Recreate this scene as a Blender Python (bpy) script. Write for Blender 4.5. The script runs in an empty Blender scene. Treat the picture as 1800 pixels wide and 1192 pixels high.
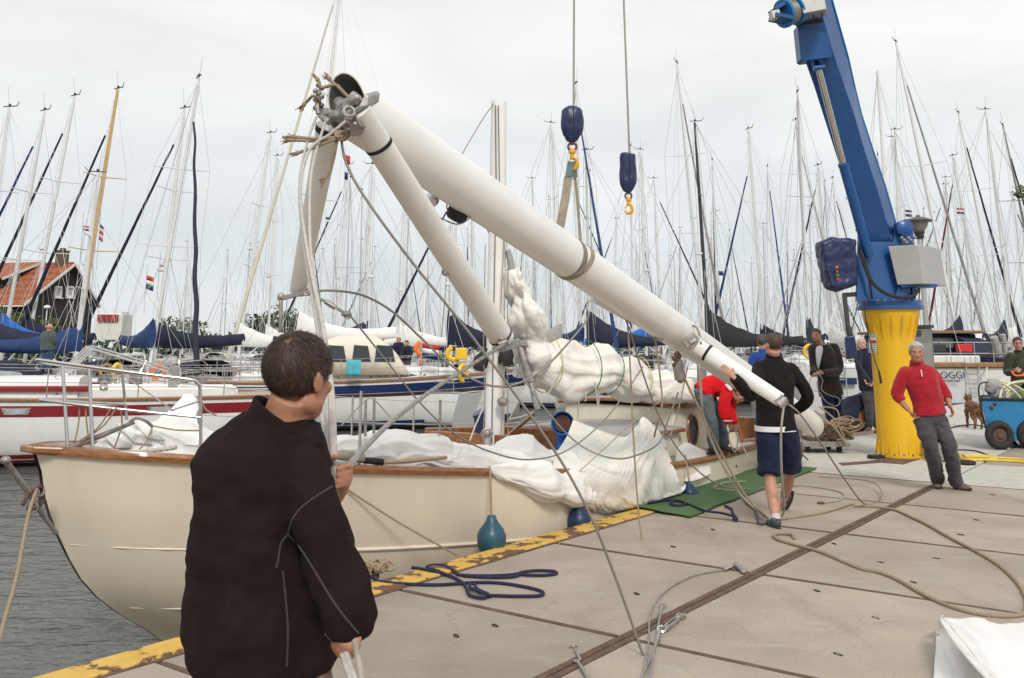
import bpy, bmesh, math, random
import numpy as np
from mathutils import Vector, Matrix, noise
random.seed(7)
S = bpy.context.scene
COL = S.collection
R = math.radians
PI = math.pi
def v3(*a): return Vector(a)

# ------------------------------------------------------------ camera, sky, sun, exposure
FPX, CX, CY, EYE, PITCH = 1612.0, 900.0, 326.0, 1.68, R(10)
cam = bpy.data.cameras.new('camera'); camo = bpy.data.objects.new('camera', cam); COL.objects.link(camo)
camo.location = (0, 0, EYE); camo.rotation_euler = (PI/2 + PITCH, 0, 0)
cam.sensor_width = 36; cam.lens = FPX/1800*36; cam.shift_y = (CY-596)/1800
cam.clip_start = 0.05; cam.clip_end = 3000
S.camera = camo
S.view_settings.view_transform = 'Standard'; S.view_settings.look = 'None'
S.view_settings.exposure = 0.38; S.view_settings.gamma = 1; S.view_settings.use_curve_mapping = False

SUN_EL, SUN_AZ = R(40), R(172)      # high thin sun behind the cloud, from behind the camera
w = bpy.data.worlds.new('World'); S.world = w; w.use_nodes = True
nt = w.node_tree; nt.nodes.clear()
def wn(t, **k):
    n = nt.nodes.new(t)
    for a, b in k.items(): setattr(n, a, b)
    return n
out = wn('ShaderNodeOutputWorld'); bg = wn('ShaderNodeBackground'); bg.inputs[1].default_value = 0.1
sky = wn('ShaderNodeTexSky', sky_type='NISHITA', sun_disc=False, sun_elevation=SUN_EL, sun_rotation=SUN_AZ)
tc = wn('ShaderNodeTexCoord'); mp = wn('ShaderNodeMapping'); mp.inputs['Scale'].default_value = (1.2, 1.2, 4.0)
n1 = wn('ShaderNodeTexNoise'); n1.inputs['Scale'].default_value = 2.6; n1.inputs['Detail'].default_value = 7; n1.inputs['Roughness'].default_value = .52; n1.inputs['Distortion'].default_value = .35
cr = wn('ShaderNodeValToRGB'); e = cr.color_ramp.elements
e[0].position = .3; e[0].color = (.79, .795, .80, 1); e[1].position = .66; e[1].color = (.95, .945, .93, 1)
sep = wn('ShaderNodeSeparateXYZ'); hr = wn('ShaderNodeValToRGB'); h = hr.color_ramp.elements
h[0].position = .0; h[0].color = (.74, .785, .81, 1); h[1].position = .30; h[1].color = (.96, .96, .955, 1)
hm = h = hr.color_ramp.elements.new(.10); hm.color = (.78, .83, .86, 1)
mul = wn('ShaderNodeMix', data_type='RGBA', blend_type='MULTIPLY'); mul.inputs[0].default_value = 1
sc = wn('ShaderNodeMix', data_type='RGBA', blend_type='MULTIPLY'); sc.inputs[0].default_value = 1; sc.inputs[7].default_value = (8.6, 8.6, 8.6, 1)
mx = wn('ShaderNodeMix', data_type='RGBA'); mx.inputs[0].default_value = .96
L = nt.links.new
L(tc.outputs['Generated'], mp.inputs[0]); L(mp.outputs[0], n1.inputs[0]); L(n1.outputs[0], cr.inputs[0])
L(tc.outputs['Generated'], sep.inputs[0]); L(sep.outputs[2], hr.inputs[0])
L(cr.outputs[0], mul.inputs[6]); L(hr.outputs[0], mul.inputs[7]); L(mul.outputs[2], sc.inputs[6])
L(sky.outputs[0], mx.inputs[6]); L(sc.outputs[2], mx.inputs[7]); L(mx.outputs[2], bg.inputs[0]); L(bg.outputs[0], out.inputs[0])
sl = bpy.data.lights.new('sun', 'SUN'); sl.energy = 1.5; sl.angle = R(12); sl.color = (1, .955, .885)
so = bpy.data.objects.new('sun', sl); COL.objects.link(so); so.location = (0, -20, 60)
# sun azimuth measured from +Y clockwise, light travels away from the sun
sd = v3(-math.sin(SUN_AZ)*math.cos(SUN_EL), -math.cos(SUN_AZ)*math.cos(SUN_EL), -math.sin(SUN_EL))
so.rotation_euler = sd.to_track_quat('-Z', 'Y').to_euler()
S.cycles.use_denoising = True
S.cycles.max_bounces = 6; S.cycles.glossy_bounces = 3; S.cycles.diffuse_bounces = 3; S.cycles.transmission_bounces = 4
S.cycles.caustics_reflective = False; S.cycles.caustics_refractive = False

def ray(px, py):
    a = (px-CX)/FPX; b = (CY-py)/FPX
    return v3(a, math.cos(PITCH)-math.sin(PITCH)*b, math.sin(PITCH)+math.cos(PITCH)*b)
def P(px, py, Y):
    d = ray(px, py); return v3(0, 0, EYE) + d*(Y/d.y)
def G(px, py, z=0.0):
    d = ray(px, py); return v3(0, 0, EYE) + d*((z-EYE)/d.z)

# ------------------------------------------------------------ mesh helpers
def frames(pts):
    n = len(pts); T = []
    for i in range(n):
        t = pts[min(i+1, n-1)] - pts[max(i-1, 0)]
        T.append(t.normalized() if t.length > 1e-9 else v3(0, 0, 1))
    up = v3(0, 0, 1) if abs(T[0].z) < .9 else v3(1, 0, 0)
    N = (up - T[0]*up.dot(T[0])).normalized(); out_ = []
    for i in range(n):
        N = N - T[i]*N.dot(T[i]); N = N.normalized() if N.length > 1e-9 else T[i].orthogonal().normalized()
        out_.append((T[i], N, T[i].cross(N)))
    return out_
def cat(pts, k=8, closed=False):
    pts = [Vector(p) for p in pts]; n = len(pts); o = []
    if n < 3: return [pts[0].lerp(pts[1], i/k) for i in range(k+1)]
    for i in range(n-1):
        p0 = pts[max(i-1, 0)]; p1 = pts[i]; p2 = pts[i+1]; p3 = pts[min(i+2, n-1)]
        for j in range(k):
            t = j/k
            o.append(.5*((2*p1) + (p2-p0)*t + (2*p0-5*p1+4*p2-p3)*t*t + (3*p1-p0-3*p2+p3)*t**3))
    o.append(pts[-1].copy()); return o
def resample(pts, step):
    o = [pts[0].copy()]; acc = 0
    for a, b in zip(pts, pts[1:]):
        L_ = (b-a).length
        if L_ < 1e-9: continue
        d = step-acc
        while d <= L_:
            o.append(a.lerp(b, d/L_)); d += step
        acc = L_-(d-step)
    o.append(pts[-1].copy()); return o

_rt = random.Random(77); _TRI = [(Vector((_rt.gauss(0,1), _rt.gauss(0,1), _rt.gauss(0,.8))).normalized(), _rt.uniform(2.2, 5.5), _rt.uniform(0, 2)) for _ in range(9)]
def crumple(q, seed=0.0, gain=1.0):
    '''flat facets meeting in sharp creases, as stiff cloth makes them; about -1..1'''
    wv = noise.noise_vector(q*1.1+Vector((seed*1.7, 0, seed)))*.22; p = q+wv; h_ = 0.0
    for k, (n_, fr, ph) in enumerate(_TRI):
        msk = max(0.0, noise.noise(q*.95+Vector((k*5.1+seed, seed*2.3, k*1.7)))+.12)*2.4
        if msk > 0:
            x = (p.dot(n_)*fr*gain+ph+seed) % 2.0; h_ += msk*(abs(x-1)*2-1)/(fr*.38)
    return h_*.55
def buckle(grid, gu=1.2, gv=1.25, closed=True, iters=220, dmin=-.03, dmax=.12, grav=.0006, seed=1, pin=None, nscale=.16, namp=.03, bend=.25, nrm=None):
    '''cloth with more fabric than the shape under it: lengths grow, the sheet buckles outwards into folds (position based)'''
    B_ = np.array([[tuple(q) for q in r] for r in grid], dtype=float); p = B_.copy(); N_, M_ = p.shape[:2]
    if nrm is None:
        du = np.gradient(B_, axis=0); dv = (np.roll(B_, -1, 1)-np.roll(B_, 1, 1)) if closed else np.gradient(B_, axis=1)
        nn = np.cross(dv, du); nn /= np.linalg.norm(nn, axis=2, keepdims=True)+1e-9
        if closed:
            c_ = B_.mean(axis=1, keepdims=True); sg = np.sign(((B_-c_)*nn).sum(2).mean()); nn *= sg
    else: nn = np.broadcast_to(np.array(tuple(nrm))/np.linalg.norm(tuple(nrm)), B_.shape).copy()
    nz = np.array([[noise.noise(Vector(tuple(q))/nscale+Vector((seed*3.3, seed*1.7, 0)))+.5*noise.noise(Vector(tuple(q))/(nscale*.45)+Vector((0, seed, 7))) for q in r] for r in B_])
    p += nn*(nz*namp)[..., None]
    w_ = np.ones((N_, M_, 1))
    if pin is not None: w_[pin] = 0
    con = []
    def mk(i0, i1, k_):
        con.append((i0, i1, k_))
    idx = np.arange(N_*M_).reshape(N_, M_)
    lu = np.linalg.norm(B_[1:]-B_[:-1], axis=2)*gu
    lv = (np.linalg.norm(np.roll(B_, -1, 1)-B_, axis=2) if closed else np.linalg.norm(B_[:, 1:]-B_[:, :-1], axis=2))*gv
    for o in (0, 1): con.append((idx[o:-1:2].ravel(), idx[o+1::2][:len(idx[o:-1:2])].ravel(), lu[o::2][:len(idx[o:-1:2])].ravel(), .9))
    J = idx if closed else idx[:, :-1]; J2 = np.roll(idx, -1, 1) if closed else idx[:, 1:]
    for o in (0, 1): con.append((J[:, o::2].ravel(), J2[:, o::2].ravel(), lv[:, o::2].ravel(), .9))
    for a, c in ((J[:-1], J2[1:]), (J2[:-1], J[1:])):
        ld = np.sqrt((lu[:, :lv.shape[1]])**2+(lv[:-1])**2)
        for o in (0, 1): con.append((a[o::2].ravel(), c[o::2].ravel(), ld[o::2].ravel(), .30))
    for st in (2, 5):
        k_ = bend*(.8 if st == 5 else 1)
        lu2 = sum(lu[t:len(lu)-st+1+t] for t in range(st))*.975
        for o in range(2*st):
            a = idx[:-st][o::2*st]; c = idx[st:][o::2*st]; con.append((a.ravel(), c.ravel(), lu2[o::2*st].ravel(), k_))
        if closed:
            lv2 = sum(np.roll(lv, -t, 1) for t in range(st))*.975; K2 = np.roll(idx, -st, 1)
            for o in range(2*st): con.append((idx[:, o::2*st].ravel(), K2[:, o::2*st].ravel(), lv2[:, o::2*st].ravel(), k_))
        else:
            lv2 = sum(lv[:, t:lv.shape[1]-st+1+t] for t in range(st))*.975
            for o in range(2*st): con.append((idx[:, :-st][:, o::2*st].ravel(), idx[:, st:][:, o::2*st].ravel(), lv2[:, o::2*st].ravel(), k_))
    X = p.reshape(-1, 3); W_ = w_.reshape(-1, 1); Bf = B_.reshape(-1, 3); Nf = nn.reshape(-1, 3)
    for it in range(iters):
        X[:, 2] -= grav*W_[:, 0]
        gl = min(1.0, .15+it/(iters*.6))
        for a, c, l_, k_ in con:
            d_ = X[c]-X[a]; L2 = np.linalg.norm(d_, axis=1)+1e-9; wa, wc = W_[a], W_[c]; ws = wa+wc+1e-9
            cr_ = (d_*((L2-l_)/L2*k_)[:, None])/ws; cr_ = np.clip(cr_, -.02, .02)*gl
            np.add.at(X, a, cr_*wa) if False else X.__setitem__(a, X[a]+cr_*wa); X[c] -= cr_*wc
        dn = ((X-Bf)*Nf).sum(1); cl = np.clip(dn, dmin, dmax); X += Nf*(cl-dn)[:, None]
        tn = (X-Bf)-Nf*cl[:, None]; tl = np.linalg.norm(tn, axis=1)+1e-9; lim_ = np.minimum(1, dmax*1.3/tl); X += tn*(lim_-1)[:, None]
    X = X.reshape(N_, M_, 3)
    return [[Vector(q) for q in r] for r in X.tolist()]
class MB:
    def __init__(s): s.v = []; s.f = []; s.mi = []; s.cur = 0
    def add(s, vs, fs):
        o = len(s.v); s.v += [Vector(q) for q in vs]
        for f in fs: s.f.append([i+o for i in f]); s.mi.append(s.cur)
        return s
    def box(s, c, size, rot=None):
        x, y, z = size[0]/2, size[1]/2, size[2]/2
        vs = [v3(a, b, d) for a in (-x, x) for b in (-y, y) for d in (-z, z)]
        if rot is not None:
            M = rot if isinstance(rot, Matrix) else Matrix.Rotation(rot, 3, 'Z')
            vs = [M @ q for q in vs]
        c = Vector(c)
        return s.add([q+c for q in vs], [(0,1,3,2),(4,6,7,5),(0,4,5,1),(2,3,7,6),(0,2,6,4),(1,5,7,3)])
    def bar(s, a, b, w_, h_=None, up=(0,0,1)):
        a = Vector(a); b = Vector(b); h_ = h_ or w_; t = (b-a).normalized(); up = Vector(up)
        if abs(t.dot(up)) > .98: up = v3(1, 0, 0)
        x = t.cross(up).normalized(); y = x.cross(t)
        vs = [q + x*i*w_/2 + y*j*h_/2 for q in (a, b) for i in (-1, 1) for j in (-1, 1)]
        return s.add(vs, [(0,1,3,2),(4,6,7,5),(0,4,5,1),(2,3,7,6),(0,2,6,4),(1,5,7,3)])
    def loft(s, rings, closed=True, caps=True):
        n = len(rings[0]); vs = [q for r in rings for q in r]; fs = []
        m = n if closed else n-1
        for i in range(len(rings)-1):
            for j in range(m):
                k = (j+1) % n
                fs.append((i*n+j, i*n+k, (i+1)*n+k, (i+1)*n+j))
        if caps and closed:
            fs.append(tuple(range(n))[::-1]); fs.append(tuple((len(rings)-1)*n+j for j in range(n)))
        return s.add(vs, fs)
    def tube(s, pts, r, n=8, cap=True, flat=1.0, twist=0, lay=0.0, ax=None):
        pts = [Vector(p) for p in pts]; F = frames(pts); rings = []; dist = 0
        for i, p in enumerate(pts):
            if i: dist += (p-pts[i-1]).length
            T, N, B = F[i]
            if ax is not None:
                N = Vector(ax); N = (N-T*N.dot(T)).normalized(); B = T.cross(N)
            rr = r[i] if isinstance(r, (list, tuple)) else r; rg = []
            for j in range(n):
                a = 2*PI*j/n; q = rr
                if lay: q = rr*(1+.16*math.cos(3*(a - dist*lay)))
                rg.append(p + N*math.cos(a)*q + B*math.sin(a)*q*flat)
            rings.append(rg)
        return s.loft(rings, True, cap)
    def cone(s, a, b, ra, rb, n=12): return s.tube([a, b], [ra, rb], n)
    def ell(s, c, rad, rot=None, nu=16, nv=10):
        c = Vector(c); rings = []
        for i in range(1, nv):
            t = PI*i/nv; rg = []
            for j in range(nu):
                a = 2*PI*j/nu
                q = v3(rad[0]*math.sin(t)*math.cos(a), rad[1]*math.sin(t)*math.sin(a), rad[2]*math.cos(t))
                rg.append(c + (rot @ q if rot is not None else q))
            rings.append(rg)
        o = len(s.v); s.loft(rings, True, False)
        zt = v3(0, 0, rad[2]); zb = v3(0, 0, -rad[2])
        if rot is not None: zt = rot @ zt; zb = rot @ zb
        s.v += [c+zt, c+zb]; ti = len(s.v)-2; bi = ti+1; k = o+(nv-2)*nu
        for j in range(nu):
            s.f.append([ti, o+(j+1) % nu, o+j]); s.f.append([bi, k+j, k+(j+1) % nu]); s.mi += [s.cur, s.cur]
        return s
    def lathe(s, prof, c=(0,0,0), rot=None, n=24, cap=True):
        c = Vector(c); rings = []
        for r, z in prof:
            rg = [v3(r*math.cos(2*PI*j/n), r*math.sin(2*PI*j/n), z) for j in range(n)]
            rings.append([c + (rot @ q if rot is not None else q) for q in rg])
        return s.loft(rings, True, cap)
    def prism(s, poly, ex):
        ex = Vector(ex); a = [Vector(p) for p in poly]; n = len(a)
        fs = [tuple(range(n))[::-1], tuple(range(n, 2*n))] + [(i, (i+1) % n, n+(i+1) % n, n+i) for i in range(n)]
        return s.add(a + [q+ex for q in a], fs)
    def grid(s, fn, nu, nv):
        vs = [fn(i/(nu-1), j/(nv-1)) for i in range(nu) for j in range(nv)]
        return s.add(vs, [(i*nv+j, (i+1)*nv+j, (i+1)*nv+j+1, i*nv+j+1) for i in range(nu-1) for j in range(nv-1)])
    def torus(s, c, Rr, r, rot=None, n=20, m=8, arc=1.0):
        c = Vector(c); pts = []
        for i in range(n+1):
            a = 2*PI*arc*i/n; q = v3(math.cos(a)*Rr, math.sin(a)*Rr, 0); pts.append(c + (rot @ q if rot is not None else q))
        return s.tube(pts, r, m)
    def build(s, name, mat, parent=None, world=True, sharp=40, smooth=True, bevel=0, solid=0, sub=0, remesh=0, relax=0, disp=None, kind=None, label=None):
        me = bpy.data.meshes.new(name)
        vs = s.v
        if parent is not None and world:
            inv = WM[parent.name].inverted(); vs = [inv @ q for q in vs]
        me.from_pydata([tuple(q) for q in vs], [], s.f)
        if isinstance(mat, (list, tuple)):
            for m in mat: me.materials.append(m)
            me.polygons.foreach_set('material_index', s.mi)
        else: me.materials.append(mat)
        bm = bmesh.new(); bm.from_mesh(me); bmesh.ops.recalc_face_normals(bm, faces=bm.faces); bm.to_mesh(me); bm.free()
        if smooth:
            me.polygons.foreach_set('use_smooth', [True]*len(me.polygons))
            if sharp < 180: me.set_sharp_from_angle(angle=R(sharp))
        o = bpy.data.objects.new(name, me); COL.objects.link(o)
        if parent is not None:
            o.parent = parent; WM[o.name] = WM[parent.name]
        else: WM[o.name] = Matrix.Identity(4)
        if solid:
            m = o.modifiers.new('solid', 'SOLIDIFY'); m.thickness = solid; m.offset = 0
        if bevel:
            m = o.modifiers.new('bevel', 'BEVEL'); m.width = bevel; m.segments = 2; m.limit_method = 'ANGLE'; m.angle_limit = R(35)
        if sub:
            m = o.modifiers.new('sub', 'SUBSURF'); m.levels = sub; m.render_levels = sub
        if remesh:
            m = o.modifiers.new('remesh', 'REMESH'); m.mode = 'VOXEL'; m.voxel_size = remesh; m.use_smooth_shade = True
        if relax:
            m = o.modifiers.new('relax', 'SMOOTH'); m.factor = .5; m.iterations = relax
        if disp:
            tx = bpy.data.textures.new(name+'_folds', 'CLOUDS'); tx.noise_scale = disp[1]; tx.noise_depth = 2
            m = o.modifiers.new('folds', 'DISPLACE'); m.texture = tx; m.strength = disp[0]; m.mid_level = .5; m.texture_coords = 'LOCAL'
        if kind: o['kind'] = kind
        if label: o['label'] = label
        return o
WM = {}
def tag(o, label=None, cat_=None, group=None, kind=None):
    if label: o['label'] = label
    if cat_: o['category'] = cat_
    if group: o['group'] = group
    if kind: o['kind'] = kind
    return o
def thing(name, label, cat_, loc=(0,0,0), rz=0.0, group=None, rot=None):
    o = bpy.data.objects.new(name, None); COL.objects.link(o); o.empty_display_size = .2
    o.location = loc
    Mr = rot if rot is not None else Matrix.Rotation(rz, 4, 'Z')
    o.rotation_euler = Mr.to_euler()
    WM[o.name] = Matrix.Translation(Vector(loc)) @ Mr.to_4x4()
    return tag(o, label, cat_, group)
def copy_tree(o, parent=None):
    c = o.copy(); COL.objects.link(c)
    if parent is not None: c.parent = parent
    for ch in o.children: copy_tree(ch, c)
    return c

# ------------------------------------------------------------ materials
def new_mat(name):
    m = bpy.data.materials.new(name); m.use_nodes = True; return m, m.node_tree, m.node_tree.nodes['Principled BSDF']
def M(name, col, rough=.5, metal=0, var=.12, scale=6, bump=0, bscale=60, dirt=None, dscale=3, damt=.35, spec=.5, coord='Object', stretch=(1,1,1), coat=0, sss=0):
    m, t, b = new_mat(name); N = t.nodes.new; K = t.links.new
    b.inputs['Roughness'].default_value = rough; b.inputs['Metallic'].default_value = metal
    b.inputs['Specular IOR Level'].default_value = spec
    if coat: b.inputs['Coat Weight'].default_value = coat; b.inputs['Coat Roughness'].default_value = .15
    if sss: b.inputs['Subsurface Weight'].default_value = sss; b.inputs['Subsurface Radius'].default_value = (.01, .004, .002); b.inputs['Subsurface Scale'].default_value = 1
    c = N('ShaderNodeTexCoord'); mpp = N('ShaderNodeMapping'); mpp.inputs['Scale'].default_value = stretch
    K(c.outputs[coord], mpp.inputs[0])
    n = N('ShaderNodeTexNoise'); n.inputs['Scale'].default_value = scale; n.inputs['Detail'].default_value = 6; K(mpp.outputs[0], n.inputs[0])
    r = N('ShaderNodeValToRGB'); el = r.color_ramp.elements
    el[0].position = .3; el[1].position = .7
    el[0].color = tuple(x*(1-var) for x in col)+(1,); el[1].color = tuple(min(1, x*(1+var)) for x in col)+(1,)
    K(n.outputs[0], r.inputs[0]); last = r.outputs[0]
    if dirt:
        n2 = N('ShaderNodeTexNoise'); n2.inputs['Scale'].default_value = dscale; n2.inputs['Detail'].default_value = 8; n2.inputs['Roughness'].default_value = .65; K(mpp.outputs[0], n2.inputs[0])
        r2 = N('ShaderNodeValToRGB'); r2.color_ramp.elements[0].position = .5; r2.color_ramp.elements[1].position = .75
        r2.color_ramp.elements[1].color = (damt, damt, damt, 1)
        K(n2.outputs[0], r2.inputs[0])
        x = N('ShaderNodeMix'); x.data_type = 'RGBA'; K(r2.outputs[0], x.inputs[0]); K(last, x.inputs[6]); x.inputs[7].default_value = tuple(dirt)+(1,)
        last = x.outputs[2]
    K(last, b.inputs['Base Color'])
    if bump:
        n3 = N('ShaderNodeTexNoise'); n3.inputs['Scale'].default_value = bscale; n3.inputs['Detail'].default_value = 4; K(mpp.outputs[0], n3.inputs[0])
        bp = N('ShaderNodeBump'); bp.inputs['Strength'].default_value = bump; bp.inputs['Distance'].default_value = .02; K(n3.outputs[0], bp.inputs['Height']); K(bp.outputs[0], b.inputs['Normal'])
    return m
mt = {}
mt['gel_white'] = M('gel_white', (.78,.78,.76), .28, var=.04, dirt=(.5,.48,.43), damt=.35)
mt['paint_white'] = M('mast_white', (.84,.825,.79), .30, var=.03, scale=3, dirt=(.60,.55,.48), dscale=2.2, damt=.35, bump=.03, bscale=25)
mt['spar_white'] = M('spar_white', (.72,.72,.71), .4, var=.06)
mt['alloy'] = M('alloy', (.60,.60,.60), .38, .75, var=.08)
mt['steel'] = M('stainless', (.62,.60,.58), .2, 1, var=.08, bump=.02)
mt['steel_dull'] = M('galvanised', (.38,.36,.34), .5, .7, var=.25, scale=18, dirt=(.12,.09,.07), damt=.6, dscale=10)
mt['wire'] = M('wire', (.27,.25,.22), .5, .45, var=.1)
mt['wire_thin'] = M('wire_thin', (.52,.52,.52), .5, .3, var=.05)
mt['cream'] = M('cream_hull', (.78,.688,.555), .26, var=.035, scale=1.4, dirt=(.60,.52,.39), dscale=3.5, damt=.42, bump=.015, bscale=8, coat=.3, stretch=(1,1,.22))
mt['cream_cabin'] = M('cream_cabin', (.74,.70,.56), .38, var=.04)
mt['teak_varnish'] = M('varnished_wood', (.26,.105,.035), .3, var=.3, scale=14, stretch=(1,1,4), dirt=(.42,.22,.10), damt=.5, dscale=7, coat=.4)
mt['teak'] = M('teak_deck', (.42,.31,.20), .6, var=.15, scale=20)
mt['wood_grey'] = M('weathered_wood', (.22,.20,.18), .8, var=.3, scale=14, bump=.3, bscale=40, stretch=(1,1,.2))
mt['deck_grey'] = M('deck_grey', (.40,.38,.37), .75, var=.1, bump=.15, bscale=200)
mt['sail'] = M('sailcloth', (.80,.775,.72), .7, var=.05, scale=5, dirt=(.60,.54,.45), dscale=3.5, damt=.45, bump=.22, bscale=5)
mt['sail_clean'] = M('sailcloth_clean', (.82,.81,.785), .65, var=.03, dirt=(.66,.62,.55), dscale=2.5, damt=.4, bump=.14, bscale=6)
def sailbump(m, sc_, st_, dist=.03):
    t = m.node_tree; N = t.nodes.new; K = t.links.new; b = t.nodes['Principled BSDF']; c = N('ShaderNodeTexCoord')
    mq = N('ShaderNodeMapping'); mq.inputs['Rotation'].default_value = (.5,.7,.3); mq.inputs['Scale'].default_value = (1,1.9,1.2); K(c.outputs['Object'], mq.inputs[0])
    n = N('ShaderNodeTexNoise'); n.noise_type = 'RIDGED_MULTIFRACTAL'; n.inputs['Scale'].default_value = sc_; n.inputs['Detail'].default_value = 3.5; n.inputs['Roughness'].default_value = .42; n.inputs['Distortion'].default_value = .9; K(mq.outputs[0], n.inputs[0])
    bp = N('ShaderNodeBump'); bp.inputs['Strength'].default_value = st_; bp.inputs['Distance'].default_value = dist; K(n.outputs[0], bp.inputs['Height'])
    K(bp.outputs[0], b.inputs['Normal'])
sailbump(mt['sail'], 3.0, .16, .03); sailbump(mt['sail_clean'], 3.0, .12, .03)
mt['canvas_cream'] = M('canvas_cream', (.72,.67,.56), .8, var=.06, bump=.2, bscale=30)
mt['canvas_navy'] = M('canvas_navy', (.011,.015,.038), .75, var=.3, bump=.35, bscale=12)
mt['canvas_blue'] = M('canvas_blue', (.012,.13,.46), .7, var=.2, bump=.3, bscale=14)
mt['canvas_royal'] = M('canvas_royal', (.010,.038,.135), .75, var=.25, bump=.3, bscale=12)
mt['canvas_black'] = M('canvas_black', (.018,.018,.02), .8, var=.2, bump=.3, bscale=14)
mt['canvas_grey'] = M('canvas_grey', (.34,.33,.31), .8, var=.1, bump=.2)
mt['vinyl_navy'] = M('vinyl_navy', (.016,.026,.085), .38, var=.2, bump=.35, bscale=9)
mt['crane_blue'] = M('crane_blue', (.010,.080,.265), .36, var=.14, scale=3, dirt=(.05,.10,.19), dscale=6, damt=.40, coat=.2, bump=.03, bscale=12, stretch=(1,1,.25))
mt['crane_yellow'] = M('crane_yellow', (.80,.46,.010), .42, var=.07, scale=2.5, dirt=(.34,.17,.03), dscale=5, damt=.42, coat=.15, bump=.03, stretch=(1,1,.16))
mt['cabinet'] = M('cabinet_steel', (.48,.465,.44), .42, .5, var=.08, dirt=(.3,.28,.26), damt=.4)
mt['rubber'] = M('rubber', (.022,.021,.02), .75, var=.3, bump=.1)
mt['black_plastic'] = M('black_plastic', (.03,.03,.032), .5, var=.15)
mt['glass_dark'] = M('dark_glass', (.02,.025,.03), .08, var=.1, spec=.8)
mt['vinyl_clear'] = M('clear_vinyl', (.40,.43,.43), .22, var=.2, scale=8, spec=.6)
mt['red_hull'] = M('red_stripe', (.22,.012,.018), .3, var=.06)
mt['navy_hull'] = M('navy_stripe', (.010,.024,.10), .3, var=.06)
mt['antifoul'] = M('antifoul', (.035,.02,.02), .7, var=.2)
mt['antifoul_blue'] = M('antifoul_blue', (.012,.05,.14), .6, var=.2)
mt['red_paint'] = M('red_paint', (.55,.03,.02), .4)
mt['orange'] = M('orange', (.85,.16,.02), .5)
mt['yellow'] = M('yellow_plastic', (.85,.55,.03), .5)
mt['hook_yellow'] = M('hook_yellow', (.75,.36,.02), .45, dirt=(.16,.06,.02), dscale=14, damt=.9)
mt['rust'] = M('rusty_steel', (.125,.074,.056), .85, .15, var=.35, scale=16, bump=.3, bscale=70, dirt=(.22,.16,.12), dscale=5, damt=.6)
mt['rope_tan'] = M('rope_tan', (.33,.25,.17), .9, var=.2, scale=60, bump=.3, bscale=220)
mt['rope_white'] = M('rope_white', (.52,.49,.445), .9, var=.14, scale=40, bump=.4, bscale=240)
mt['rope_grey'] = M('rope_grey', (.40,.36,.31), .9, var=.2, scale=40, bump=.4, bscale=240)
mt['rope_navy'] = M('rope_navy', (.018,.02,.06), .9, var=.3, scale=40, bump=.4, bscale=240)
mt['rope_yellow'] = M('rope_yellow', (.72,.52,.08), .8); mt['tie_yellow'] = M('tie_yellow', (.55,.47,.16), .8)
mt['fender_teal'] = M('fender_teal', (.02,.085,.125), .35, var=.2, dirt=(.05,.12,.15), damt=.5)
mt['fender_navy'] = M('fender_navy', (.012,.03,.09), .4)
mt['webbing'] = M('webbing', (.36,.31,.24), .85, var=.25, scale=20, bump=.3, bscale=160, dirt=(.2,.17,.13), damt=.5)
mt['webbing_blue'] = M('webbing_blue', (.12,.17,.19), .85, var=.2)
mt['tape_grey'] = M('tape_grey', (.22,.21,.19), .7)
mt['cart_blue'] = M('cart_blue', (.018,.19,.40), .42, var=.15, dirt=(.05,.13,.22), damt=.6)
mt['hose_cream'] = M('hose_cream', (.72,.64,.44), .5)
mt['concrete_pale'] = M('concrete_pale', (.50,.48,.43), .9, var=.12, bump=.25, bscale=90)
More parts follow.
